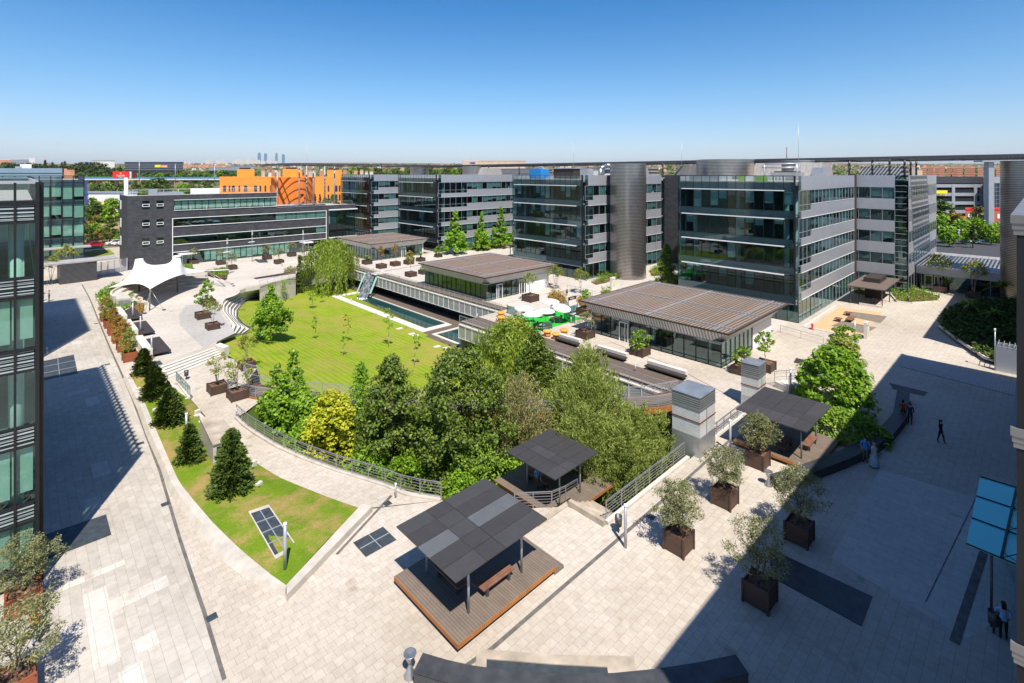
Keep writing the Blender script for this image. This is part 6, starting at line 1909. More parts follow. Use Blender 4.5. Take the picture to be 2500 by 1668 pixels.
# dense conifers on the grass strip
def conifer_fill(h, rx, n, s):
    def f(mb):
        for k in range(n):
            t = (k+R.random())/n; z = 0.12+(h-0.15)*t
            L = rx*(1-t)**0.62*(0.80+0.20*math.sin(t*21+R.random()*2.5))+0.05
            a = R.uniform(0, 6.283)
            d = Vector((math.cos(a), math.sin(a), 0.30))
            for j in range(11):
                q = 0.42+0.64*R.random()
                p = Vector((math.cos(a)*L*q, math.sin(a)*L*q, z+0.16*L*q))+rnd_unit()*0.11
                leaf_quad(mb, p, s*R.uniform(0.6, 1.25), (d.orthogonal()+rnd_unit()*0.7).normalized(), 0.42, 0, d+rnd_unit()*0.5)
    return f
cf = tree('conifer', 'conifer', 'dense dark conifer', conifer_fill(2.9, 1.2, 850, 0.24), 'leaf_conifer', lambda mb: trunk(mb, 1.6, 0.09), group='dark conifers on the grass strip')
cfp = Proto(cf)
cfq = Proto(tree('conifer', 'conifer', 'dense dark conifer', conifer_fill(2.9, 1.25, 900, 0.22), 'leaf_conifer', lambda mb: trunk(mb, 1.6, 0.09), group='dark conifers on the grass strip'))
for px, py, z, s_, rz, lb in ((351, 920, 0.1, (0.95, 0.95, 0.95), 0, 'dark conifer at the far end of the grass strip'), (379, 975, 0.1, (1.05, 1.05, 1.0), 1, 'second dark conifer from the far end, beside the stairwell'), (415, 1038, 0.1, (1.05, 1.05, 1.02), 2, 'dark conifer left of the small grate box'),
                          (463, 1130, 0.1, (0.78, 0.78, 0.92), 3, 'slim dark conifer left of the concrete hut'), (564, 1206, 0.05, (1.08, 1.08, 1.38), 4, 'largest dark conifer in front of the concrete hut')):
    (cfp if rz % 2 else cfq).put((*g(px, py, z), z), rz, lb, s_)

# boxes for trees
def box_proto(w, h, mat, name='planter', l=None):
    l = l or w
    root = thing(name, name, 'planter', (0, 0, 0))
    mb = MB()
    t = 0.06
    a, b = w/2, l/2
    mb.box(-a, a, -b, -b+t, 0.06, h); mb.box(-a, a, b-t, b, 0.06, h); mb.box(-a, -a+t, -b+t, b-t, 0.06, h); mb.box(a-t, a, -b+t, b-t, 0.06, h)
    mb.build('box', mat, root)
    for x in (-a, a):
        for y in (-b, b):
            mb = MB(); mb.box(x-0.05, x+0.05, y-0.05, y+0.05, 0.0, h+0.02); mb.build('corner_post', mat, root)
    mb = MB()
    n = 7
    for i in range(n):
        for j in range(n):
            P = []
            for x, y in ((i, j), (i+1, j), (i+1, j+1), (i, j+1)):
                P.append((-a+t+(w-2*t)*x/n, -b+t+(l-2*t)*y/n, h-0.12+0.07*math.sin(x*2.1+y*1.3)*math.cos(y*1.7-x)))
            mb.face(P, 0, False)
    mb.build('soil', 'soil', root)
    return root
def olive_fill(h, rx, n, s=0.14):
    def f(mb):
        for k in range(n):
            a = R.uniform(0, 6.283); q = R.random()**0.5
            zz_ = R.random()
            rr = rx*q*math.sin(math.pi*(0.16+0.74*zz_))**0.6*(0.85+0.2*math.sin(3*a+zz_*3))
            clump(mb, Vector((rr*math.cos(a), rr*math.sin(a), h*0.30+h*0.72*zz_)), (0.24, 0.24, 0.2), 30, s, 0.3, 0.35)
    return f
olive_root = tree('olive_tree', 'olive tree', 'olive', olive_fill(2.5, 1.5, 230), 'leaf_olive', lambda mb: [trunk(mb, 1.2, 0.06, (dx, dy), limbs=4, spread=0.75) for dx, dy in ((0.1, 0.05), (-0.15, 0.1), (0.05, -0.18))], group='olive trees in brown planters')
olive_airy = tree('olive_tree', 'olive tree', 'olive', olive_fill(2.7, 1.55, 150), 'leaf_olive', lambda mb: [trunk(mb, 1.3, 0.05, (dx, dy), limbs=5, spread=0.8) for dx, dy in ((0.15, 0.05), (-0.2, 0.1), (0.05, -0.2))], group='olive trees in brown planters')
op, oa = Proto(olive_root), Proto(olive_airy)
pb = Proto(tag(box_proto(1.15, 1.05, 'planter_board'), 'planter', 'planter', 'brown board planters by the gazebos'))
for px, py, kind, rz, s_, lb in ((1657, 1340, op, 0.3, 1.0, 'in full sun next to the straight drainage channel'), (1770, 1230, op, 1.7, 0.95, 'in full sun in the middle of the row'), (1851, 1137, op, 2.9, 1.0, 'nearest to the second gazebo deck'),
                          (1951, 1318, oa, 0.8, 1.05, 'cut by the shade line beside the black wall end'), (1855, 1468, oa, 2.0, 1.02, 'cut by the shade line at the head of the long black grate')):
    u, v = g(px, py)
    pb.put((u, v, 0), 0, 'brown board planter '+lb)
    kind.put((u, v, 0.92), rz, 'grey green olive '+lb, s_)
rp = Proto(tag(box_proto(1.2, 1.0, 'planter_redwood'), 'planter', 'planter', 'red timber planters'))
u, v = g(57, 1487)
rp.put((u, v, 0), 0, 'red timber planter at the left edge, upper of two'); oa.put((u, v, 0.88), 4.1, 'greenish olive over the upper red planter at the left edge', (1.0, 1.0, 0.85))
u, v = g(35, 1705)
rp.put((u, v, 0), 0, 'red timber planter almost hidden in the bottom left corner'); oa.put((u+0.1, v, 0.88), 5.2, 'olive crown filling the bottom left corner', (1.05, 1.05, 0.95))
# rusty conifers in the row of red boxes
rus = Proto(tree('potted_shrub', 'shrub', 'shrub', lambda mb: broad_crown(mb, 0.1, 2.5, 0.85, 60, 44, 0.17, 'pear', 0.4, 0.32), 'leaf_rust', lambda mb: trunk(mb, 1.5, 0.05, limbs=4, spread=0.4), group='rusty shrubs in the row of red planters'))
grn = Proto(tree('potted_shrub', 'shrub', 'shrub', lambda mb: broad_crown(mb, 0.1, 2.6, 0.8, 60, 44, 0.17, 'pear', 0.4, 0.32), 'leaf_shrub', lambda mb: trunk(mb, 1.5, 0.05, limbs=4, spread=0.4), group='rusty shrubs in the row of red planters'))
for k, (v, kind, ww) in enumerate(((69.2, grn, 'nearest to the camera, greenish shrub'), (73.6, rus, 'second from the near end'), (77.8, rus, 'third from the near end'), (82.0, rus, 'third from the far end'), (86.0, grn, 'second from the far end'), (90.3, rus, 'at the far end by the cabinet'))):
    rp.put((8.7, v, 0), 0.0, 'red timber planter of the promenade row, '+ww)
    kind.put((8.7, v, 0.85), k*1.3, 'bushy shrub in the red planter row, '+ww, 1.0+0.08*math.sin(k*2))

# corten boxes with small trees
cbp = Proto(tag(box_proto(1.5, 0.85, 'planter_brown'), 'planter', 'planter', 'dark brown steel planters'))
def umbrella_fill(h, rx, n, s):
    return lambda mb: broad_crown(mb, h*0.62, h*1.02, rx, n, 26, s, 'dome', 0.45, 0.3, 0.6)
def multi_trunk(h, k=3):
    return lambda mb: [trunk(mb, h, 0.035, (R.uniform(-0.22, 0.22), R.uniform(-0.22, 0.22)), limbs=3, spread=0.55) for _ in range(k)]
kinds = {
 'umb': Proto(tree('small_tree', 'small tree', 't', umbrella_fill(3.0, 1.15, 34, 0.2), 'leaf_shrub', multi_trunk(2.3), 'bark_pale', 'small trees in brown steel planters')),
 'airy': Proto(tree('small_tree', 'small tree', 't', lambda mb: broad_crown(mb, 0.9, 2.9, 1.25, 26, 24, 0.22, 'flat', 0.4, 0.3, 0.7), 'leaf_shrub', multi_trunk(2.2, 4), 'bark_pale', 'small trees in brown steel planters')),
 'ball': Proto(tree('small_tree', 'small tree', 't', lambda mb: broad_crown(mb, 1.0, 2.6, 0.85, 30, 28, 0.2, 'oval', 0.6), 'leaf_maple', lambda mb: trunk(mb, 1.8, 0.04, limbs=4, spread=0.4), 'bark_pale', 'small trees in brown steel planters')),
 'bush': Proto(tree('small_tree', 'small tree', 't', lambda mb: broad_crown(mb, 0.1, 1.7, 1.0, 40, 28, 0.2, 'dome', 0.6), 'leaf_hedge', lambda mb: trunk(mb, 0.9, 0.04, limbs=4, spread=0.5), 'bark', 'small trees in brown steel planters')),
 'slim': Proto(tree('small_tree', 'small tree', 't', lambda mb: broad_crown(mb, 1.7, 3.6, 0.75, 28, 24, 0.2, 'oval', 0.5), 'leaf_rust', lambda mb: trunk(mb, 2.6, 0.04, limbs=3, spread=0.4), 'bark_pale', 'small trees in brown steel planters')),
 'olive': Proto(tree('small_tree', 'olive tree', 't', lambda mb: broad_crown(mb, 1.0, 2.3, 1.15, 40, 26, 0.2, 'dome', 0.35), 'leaf_olive', lambda mb: trunk(mb, 1.4, 0.07, limbs=5, spread=0.7), 'bark', 'olive trees on the slate forecourt')),
}
def potted(px, py, kind, where, z=0.0, s_=1.0, bs=1.0, what=None):
    u, v = g(px, py, z)
    cbp.put((u, v, z), 0, 'brown steel planter '+where, bs)
    if kind == 'palm':
        pm.put((u, v, z+0.7*bs), R.uniform(0, 6), (what or 'spiky palm in the planter ')+where, s_)
    else:
        kinds[kind].put((u, v, z+0.7*bs), R.uniform(0, 6), (what or 'tree in the planter ')+where, s_)
def palm_tree():
    root = thing('potted_palm', 'palm', 'palm', (0, 0, 0), 'spiky palms in planters')
    mb = MB(); mb.tube((0, 0, 0), (0, 0, 0.5), 0.12, 0.1, n=8); mb.build('trunk', 'bark', root)
    mb = MB()
    for k in range(34):
        a = k*2.4; el = R.uniform(0.1, 1.25); L = R.uniform(0.9, 1.5)
        d = Vector((math.cos(a)*math.cos(el), math.sin(a)*math.cos(el), math.sin(el)))
        side = d.cross(Vector((0, 0, 1))).normalized()*0.09
        pts = [Vector((0, 0, 0.5))+d*L*t+Vector((0, 0, -0.55*t*t*L)) for t in (0, .35, .7, 1)]
        for i in range(3):
            w0, w1 = side*(1-i*0.3), side*(1-(i+1)*0.32)
            mb.face([pts[i]-w0, pts[i]+w0, pts[i+1]+w1, pts[i+1]-w1])
    mb.build('crown', 'leaf_palm', root)
    return Proto(root)
pm = palm_tree()
potted(531, 957, 'airy', 'left of the two on the lower terrace', LT, 1.0, 0.98)
potted(580, 972, 'airy', 'right of the two on the lower terrace', LT, 1.05, 0.98)
potted(602, 899, 'umb', 'standing on the lawn corner behind the pair', LT, 0.95, 0.92)
potted(508, 745, 'ball', 'farthest of the three on the cobbled court', 0, 1.2, 1.1)
potted(495, 777, 'ball', 'middle one of the three on the cobbled court', 0, 1.25, 1.05)
potted(519, 803, 'umb', 'nearest of the three on the cobbled court', 0, 0.95, 0.92)
for px, py, w in ((472, 644, 'right behind the tent peak'), (539, 646, 'left of the pair by the first mast'), (566, 658, 'right of the pair by the first mast'), (652, 633, 'behind the small forecourt grate'), (681, 644, 'in front of the small forecourt grate'), (712, 626, 'nearest to the slate building entrance'), (744, 636, 'beside the willow top')):
    potted(px, py, 'olive', w+' on the slate forecourt', 0, 1.15, 1.08, 'olive in the planter ')
potted(896, 645, 'palm', 'with a palm, left end of the far terrace', 0, 1.3, 1.1)
potted(931, 655, 'slim', 'with a thin tree, second of the far terrace', 0, 1.15, 1.1)
potted(965, 649, 'slim', 'with a thin tree, third of the far terrace', 0, 1.15, 1.1)
potted(998, 645, 'bush', 'with a bush, fourth of the far terrace', 0, 1.05, 1.1)
potted(1003, 675, 'slim', 'with a thin tree just left of the green glass pavilion', 0, 1.2, 1.1)
potted(1034, 669, 'bush', 'half hidden by the green glass pavilion corner', 0, 0.7, 1.0)
potted(1027, 638, 'palm', 'with palms behind the far terrace', 0, 1.5, 1.0)
potted(1070, 628, 'bush', 'with a yellowish bush left of the pavilion roof', 0, 1.25, 0.9)
potted(1181, 609, 'palm', 'with a palm behind the middle pavilion', 0, 1.5, 1.0)
potted(1295, 735, 'umb', 'with a two stemmed tree by the pavilion door', 0, 1.15, 1.25)
potted(1431, 770, 'ball', 'with a tree at the corner of the nearest pavilion', 0, 1.05, 1.3)
potted(1429, 824, 'olive', 'with an olive next to the glass wall of the nearest pavilion', 0, 1.0, 1.1, 'olive in the planter ')
potted(1563, 866, 'bush', 'with a bright bush before the pavilion door', 0, 1.15, 1.05)
potted(1812, 912, 'bush', 'with a bush left behind the smaller ventilation tower', 0, 1.15, 1.05)
potted(1868, 903, 'ball', 'with a bush right behind the smaller ventilation tower', 0, 1.2, 1.05)
potted(2062, 872, 'bush', 'with a leafy bush beside the ramp railing', 0, 1.45, 1.3)
potted(2295, 713, 'umb', 'with a spreading tree before the link building doors', 0, 1.8, 1.2)
potted(2377, 728, 'umb', 'with a dark spreading tree in the shade of the link building', 0, 1.7, 1.2)

# umbrella trees and clipped beds behind the cafe
for px, py, w in ((1357, 706, 'umbrella shaped tree left behind the cafe parasols'), (1418, 716, 'umbrella shaped tree right behind the cafe parasols')):
    kinds['umb'].put((*g(px, py), 0.0), R.uniform(0, 6), w, 1.35, 'umbrella trees behind the cafe')
def bed(pxs, z, h, mat, label, cat='hedge', s=0.22, dens=26, name='hedge', kerb=None, spread=0.35):
    P = [Vector(g(*p, z)) for p in pxs]
    root = thing(name, label, cat, (P[0].x, P[0].y, z))
    xs, ys = [p.x for p in P], [p.y for p in P]
    area = (max(xs)-min(xs))*(max(ys)-min(ys))
    mb = MB()
    for k in range(int(area*dens/10)+8):
        x, y = R.uniform(min(xs), max(xs)), R.uniform(min(ys), max(ys))
        if inside(x, y, P):
            hh = h*R.uniform(0.55, 1.1)
            for q in range(3):
                clump(mb, Vector((x, y, z+hh*(q+0.6)/3)), (spread, spread, hh*0.22), 9, s, 0.5, 0.6)
    mb.build('foliage', mat, root)
    mb = MB(); mb.tri([[tuple(p) for p in P]], z+0.05); mb.build('soil', 'soil', root)
    if kerb:
        mb = MB()
        for a, b in zip(P, P[1:]+P[:1]):
            mb.beam((a.x, a.y, z+0.1), (b.x, b.y, z+0.1), 0.2, 0.3)
        mb.build('edging', kerb, root)
    return root
bed([(1337, 724), (1352, 715), (1378, 724), (1385, 738), (1365, 744), (1340, 735)], 0, 1.2, 'leaf_rust', 'reddish bushes behind the cafe parasols')
bed([(1410, 735), (1428, 722), (1446, 730), (1440, 746), (1418, 750)], 0, 0.9, 'leaf_rust', 'low brownish hedge left of the nearest pavilion roof')
bed([(1443, 690), (1480, 672), (1512, 668), (1513, 680), (1476, 692), (1455, 696)], 0, 1.2, 'leaf_hedge', 'clipped hedge at the foot of the round ribbed tower')
bed([(1585, 662), (1612, 648), (1640, 655), (1625, 672), (1592, 675)], 0, 1.0, 'leaf_hedge', 'low bright hedge right of the round ribbed tower')
bed([(1490, 712), (1475, 708), (1466, 718), (1480, 724), (1496, 722)], 0, 1.2, 'leaf_maple', 'round green bush just behind the nearest pavilion roof', 'bush', name='bush')
bed([(2176, 722), (2185, 706), (2230, 706), (2297, 728), (2290, 738), (2225, 742), (2190, 738)], 0, 1.1, 'leaf_hedge', 'yellow green planting bed beside the bicycle shelter', 'planting bed', name='planting_bed', kerb='concrete_light')
bed([(2085, 715), (2095, 706), (2116, 708), (2112, 722)], 0, 1.5, 'leaf_maple', 'green bush beside the glass corner of the spine block', 'bush', name='bush')
bed([(248, 748), (236, 726), (270, 700), (318, 692), (338, 700), (322, 722), (330, 745), (300, 765)], 0.25, 1.0, 'leaf_hedge', 'juniper bed sloping up to the left of the white tent', 'planting bed', 0.3, 30, 'planting_bed', 'concrete_light')
bed([(330, 760), (322, 742), (338, 728), (352, 742), (345, 772)], 0.25, 0.35, 'leaf_rust', 'reddish ground cover strip under the tent edge', 'planting bed', 0.2, 30, 'planting_bed')
bed([(400, 668), (395, 655), (470, 648), (474, 668), (440, 672)], 1.4, 0.5, 'leaf_hedge', 'green bed behind the amphitheatre back wall', 'planting bed', 0.25, 30, 'planting_bed')
bed([(498, 666), (545, 657), (556, 660), (550, 680), (520, 674)], 0.35, 0.6, 'leaf_hedge', 'green hedge bed with a rusty steel edge right of the tent', 'planting bed', 0.25, 36, 'planting_bed', 'corten')
bed([(692, 667), (702, 658), (722, 655), (722, 666), (705, 671)], 0.0, 0.9, 'leaf_olive', 'olive green low hedge left of the cypress', 'hedge')
bed([(310, 660), (312, 648), (334, 642), (334, 656)], 0.0, 2.0, 'leaf_olive', 'olive bush at the foot of the slate building corner', 'bush', name='bush')
bed([(1135, 610), (1160, 596), (1230, 584), (1262, 586), (1258, 596), (1180, 614)], 0.0, 0.35, 'leaf_hedge', 'thin grass bed along the foot of the white banded wing', 'planting bed', 0.2, 24, 'planting_bed')
bed([(1660, 690), (1640, 680), (1612, 690), (1618, 704), (1660, 712)], 0.0, 2.2, 'leaf_dark', 'laurel bush at the corner of the large glass block', 'bush', 0.3, 30, 'bush', spread=0.6)
tree('laurel_tree', 'tree', 'tall dark evergreen tree against the corner of the large glass block', lambda mb: broad_crown(mb, 0.4, 8.2, 2.3, 130, 46, 0.32, 'cone', 0.6), 'leaf_dark', lambda mb: trunk(mb, 6, 0.16, limbs=4, spread=1.2), loc=(79.3, 44.4, 0))
# light green trees along the white banded wing
lg = Proto(tree('ginkgo_tree', 'tree', 't', lambda mb: (broad_crown(mb, 1.0, 5.6, 3.0, 90, 40, 0.42, 'flat', 0.7, 0.22, 0.6), broad_crown(mb, 4.6, 11.0, 1.5, 60, 36, 0.4, 'cone', 0.7)), 'leaf_lime', lambda mb: trunk(mb, 9, 0.15, limbs=5, spread=1.8), group='light green trees along the white banded wing'))
for (x, y), s_, w in (((79.5, 103.2), (1.1, 1.1, 1.0), 'broad light green tree nearest to the glass corner, spreading low'), ((88.5, 103.5), (0.85, 0.85, 0.92), 'second light green tree along the white banded wing'), ((95.0, 103.0), (0.95, 0.95, 1.0), 'third light green tree, tall slim top'), ((100, 101.5), (0.9, 0.9, 0.72), 'lowest light green tree of the row'), ((103, 95.5), (0.8, 0.8, 1.22), 'light green tree half behind the next glass block')):
    lg.put((x, y, 0), R.uniform(0, 6), w, s_)
tree('climbing_plant', 'climber', 'tall climbing plant on the grey corner of the farthest wing', lambda mb: broad_crown(mb, 0.2, 10.0, 1.1, 110, 40, 0.32, 'pear', 0.6, 0.4), 'leaf_willow', lambda mb: trunk(mb, 8, 0.08), loc=(86.5, 137.5, 0))
root = thing('pergola', 'small brown pergola roof between the two middle wings', 'pergola', (88, 84, 0))
mb = MB(); mb.box(86.8, 98, 82.2, 91.5, 2.8, 2.95); mb.build('roof', 'roof_tiles_brown', root)
for x in (87.1, 92, 97.6):
    for y in (82.6, 91.0):
        mb = MB(); mb.box(x-0.07, x+0.07, y-0.07, y+0.07, 0, 2.79); mb.build('post', 'steel_dark', root)

# big sunny shrub group by the curved black wall
tree('magnolia_tree', 'tree', 'big leafy tree half in sun, half in building shade', lambda mb: (broad_crown(mb, 0.2, 5.2, 3.0, 190, 46, 0.34, 'dome', 0.6, 0.2, 0.6)), 'leaf_maple', lambda mb: trunk(mb, 3.2, 0.14, limbs=6, spread=1.8), loc=(50.6, 12.4, 0))
tree('magnolia_tree', 'tree', 'leafy tree in a planter behind the half shaded tree', lambda mb: (broad_crown(mb, 0.8, 4.4, 1.8, 80, 42, 0.32, 'oval', 0.6, 0.24, 0.6)), 'leaf_shrub', lambda mb: trunk(mb, 2.8, 0.1, limbs=6, spread=1.2), loc=(57.5, 13.6, 0))
tree('low_juniper', 'shrub', 'low dark juniper at the inner side of the curved black wall', lambda mb: broad_crown(mb, 0.1, 1.7, 2.5, 90, 40, 0.3, 'dome', 0.4, 0.2, 0.5), 'leaf_hedge', lambda mb: trunk(mb, 0.8, 0.1, limbs=5, spread=1.2), loc=(46.2, 10.4, 0))
# round raised planting bed on the right
bed([(2294, 797), (2300, 770), (2340, 748), (2400, 737), (2470, 735), (2530, 790), (2530, 880), (2440, 886), (2405, 876), (2330, 826)], 0.35, 0.8, 'leaf_conifer', 'raised round planting bed with dark palms at the right', 'planting bed', 0.4, 30, 'planting_bed', 'concrete')
pm.put((*g(2365, 775), 0.8), 1.0, 'dark spiky palm at the far side of the round bed', 2.0)
pm.put((*g(2450, 740), 1.2), 2.0, 'tall dark palm at the back of the round bed by the black block', 2.6)
pm.put((*g(2425, 790), 0.6), 2.6, 'low spreading palm in the middle of the round bed', 1.5)

# ---------------------------------------------------------------- cafe terrace
mb = MB(); mb.tri([[g(1229, 779), g(1362, 760), g(1422, 778), g(1308, 812)]], 0.02)
one(mb, 'carpet', 'turf_carpet', 'bright green artificial turf carpet under the cafe tables', 'carpet')
root = thing('parasol', 'parasol', 'parasol', (0, 0, 0), 'white cafe parasols')
mb = MB(); mb.tube((0, 0, 0.05), (0, 0, 2.5), 0.03, n=8); mb.build('pole', 'steel', root)
mb = MB()
n = 10
rim = [(1.3*math.cos(2*math.pi*k/n), 1.3*math.sin(2*math.pi*k/n), 2.15) for k in range(n)]
mid_ = [(0.7*math.cos(2*math.pi*k/n), 0.7*math.sin(2*math.pi*k/n), 2.42) for k in range(n)]
for k in range(n):
    q = (k+1) % n
    mb.face([rim[k], rim[q], mid_[q], mid_[k]], 0, True); mb.face([mid_[k], mid_[q], (0, 0, 2.56)], 0, True)
    mb.face([rim[q], rim[k], (rim[k][0], rim[k][1], 2.05), (rim[q][0], rim[q][1], 2.05)])
mb.build('canopy', 'canvas', root)
mb = MB(); mb.box(-0.35, 0.35, -0.35, 0.35, 0, 0.06); mb.build('base', 'concrete', root)
pp = Proto(root)
for px, py, w, t in ((1344, 734, 'white parasol farthest from the camera', 0), (1365, 746, 'white parasol on the right of the group, tilted', 0.22), (1279, 750, 'white parasol on the left end of the group', 0), (1300, 766, 'white parasol nearest to the camera', -0.08), (1331, 758, 'white parasol in the middle of the group', 0.05)):
    o = pp.put((*g(px, py, 2.3), 0), 0, w)
    o.rotation_euler = (t*0.4, -t, 0.3*px)
def chair_proto():
    root = thing('chair', 'chair', 'chair', (0, 0, 0), 'cafe chairs on the green carpet')
    mb = MB(); mb.box(-0.24, 0.24, -0.24, 0.22, 0.43, 0.47); mb.build('seat', 'wood_bench', root)
    mb = MB(); mb.hexa([(-0.24, 0.2, 0.5), (0.24, 0.2, 0.5), (0.24, 0.24, 0.5), (-0.24, 0.24, 0.5)], [(-0.24, 0.26, 0.88), (0.24, 0.26, 0.88), (0.24, 0.3, 0.88), (-0.24, 0.3, 0.88)]); mb.build('backrest', 'wood_bench', root)
    for x in (-0.23, 0.23):
        for y in (-0.22, 0.22):
            mb = MB(); mb.box(x-0.02, x+0.02, y-0.02, y+0.02, 0, 0.64 if y < 0 else 0.43); mb.build('leg', 'white_alu', root)
        mb = MB(); mb.box(x-0.025, x+0.025, -0.24, 0.26, 0.641, 0.67); mb.build('armrest', 'white_alu', root)
    return Proto(root)
cp_ = chair_proto()
for px, py, rz, w in ((1264, 786, 0.8, 'cafe chair at the left near table'), (1277, 772, 2.4, 'cafe chair in the left parasol shade'), (1258, 772, 4.1, 'cafe chair at the far left table'), (1322, 777, 0.1, 'cafe chair in the centre of the carpet'), (1308, 800, 3.5, 'cafe chair by the standing menu board'), (1316, 806, 0.9, 'cafe chair nearest to the camera'),
                   (1350, 789, 2.1, 'cafe chair left of the right hand table'), (1367, 786, 4.4, 'cafe chair right of the right hand table'), (1394, 779, 0.6, 'cafe chair at the right end of the carpet'), (1387, 766, 2.8, 'cafe chair before the far glass screen'), (1351, 755, 1.2, 'cafe chair under the tilted parasol'), (1284, 760, 0.4, 'cafe chair behind the left parasol')):
    cp_.put((*g(px, py), 0.02), rz, w)
root = thing('cafe_table', 'cafe table', 'table', (0, 0, 0), 'square cafe tables')
mb = MB(); mb.box(-0.38, 0.38, -0.38, 0.38, 0.72, 0.75); mb.build('tabletop', 'white_alu', root)
mb = MB(); mb.tube((0, 0, 0.03), (0, 0, 0.719), 0.035, n=8); mb.build('pedestal', 'steel_dark', root)
mb = MB(); mb.box(-0.25, 0.25, -0.25, 0.25, 0, 0.03); mb.build('foot', 'steel_dark', root)
tp_ = Proto(root)
for px, py, w in ((1266, 778, 'cafe table in the left parasol shade'), (1281, 792, 'pale cafe table at the left front of the carpet'), (1302, 786, 'cafe table below the nearest parasol'), (1358, 788, 'cafe table on the right of the carpet'), (1324, 807, 'pale cafe table at the front corner of the carpet'), (1353, 762, 'cafe table under the middle parasol')):
    tp_.put((*g(px, py), 0.02), 0.2, w)
root = thing('stool', 'stool', 'stool', (0, 0, 0), 'round upholstered stools')
mb = MB(); mb.lathe((0, 0, 0), [(0.001, 0.06), (0.42, 0.06), (0.44, 0.30), (0.38, 0.46), (0.40, 0.50)], 18); mb.build('drum', 'orange_cloth', root)
mb = MB(); mb.lathe((0, 0, 0), [(0.40, 0.501), (0.55, 0.56), (0.57, 0.66), (0.46, 0.76), (0.001, 0.78)], 18); mb.build('cushion', 'orange_cloth', root)
sp_ = Proto(root)
for px, py, w in ((1223, 774, 'orange round stool farthest back at the terrace corner'), (1223, 786, 'orange round stool second from the terrace corner'), (1267, 799, 'orange round stool on the edge by the carpet'), (1336, 821, 'orange round stool left of the pair by the first bench'), (1358, 828, 'orange round stool right of the pair by the first bench'), (1377, 818, 'paler orange stool behind the first bench')):
    sp_.put(g(px, py), 0, w)
root = thing('wind_screen', 'screen', 'screen', (0, 0, 0), 'dark glass wind screens round the cafe')
mb = MB(); mb.box(-0.9, 0.9, -0.012, 0.012, 0.15, 1.15); mb.build('glass_panel', 'glass_dark', root)
for x in (-0.93, 0.93):
    mb = MB(); mb.box(x-0.03, x+0.03, -0.03, 0.03, 0, 1.3); mb.build('post', 'black_frame', root)
ws = Proto(root)
for px, py, rz, w in ((1254, 794, 0, 'dark glass wind screen at the left front of the carpet'), (1336, 806, 0, 'dark glass wind screen at the front corner of the carpet'), (1400, 765, 0, 'dark glass wind screen at the right back of the carpet'), (1378, 758, rad(0), 'dark glass wind screen in the middle of the back edge'), (1249, 768, rad(90), 'dark glass wind screen at the left back of the carpet'), (1390, 787, rad(90), 'dark glass wind screen at the right front of the carpet')):
    ws.put(g(px, py), rz, w)

# lamp masts on the forecourt
root = thing('lamp_mast', 'mast', 'lamp', (0, 0, 0), 'tall lattice lamp masts on the forecourt')
for dx in (-0.1, 0.1):
    mb = MB(); mb.tube((dx, 0, 0), (dx, 0, 7.4), 0.035, n=6); mb.build('rail', 'white_alu', root)
mb = MB()
for k in range(12): mb.box(-0.1, 0.1, -0.02, 0.02, 0.5+k*0.58, 0.55+k*0.58)
mb.build('rung', 'white_alu', root)
mb = MB(); mb.box(-0.9, 0.5, -0.2, 0.2, 4.6, 4.72); mb.build('lamp_head', 'white_paint', root)
mb = MB(); mb.box(-0.35, 0.6, -0.15, 0.15, 6.1, 6.2); mb.build('lamp_head', 'steel_dark', root)
lm = Proto(root)
for px, py, w in ((451, 640, 'lattice lamp mast behind the right tent peak'), (555, 672, 'lattice lamp mast beside the two forecourt planters'), (616, 640, 'lattice lamp mast in front of the mint ground floor windows'), (740, 640, 'lattice lamp mast by the slate building entrance')):
    lm.put(g(px, py), 0.3, w)
mb = MB(); u, v = g(690, 652); mb.box(u, u+5.5, v-0.2, v+0.9, 0, 0.7)
one(mb, 'stone_bench', 'concrete_light', 'long pale stone bench on the slate forecourt behind the cypress', 'bench')
mb = MB(); u, v = g(1390, 735); mb.box(u, u+2.0, v, v+0.45, 0.38, 0.46); mb.box(u+0.2, u+0.3, v+0.05, v+0.4, 0, 0.379); mb.box(u+1.7, u+1.8, v+0.05, v+0.4, 0, 0.379)
one(mb, 'low_bench', 'wood_dark', 'dark low bench behind the cafe bushes', 'bench')
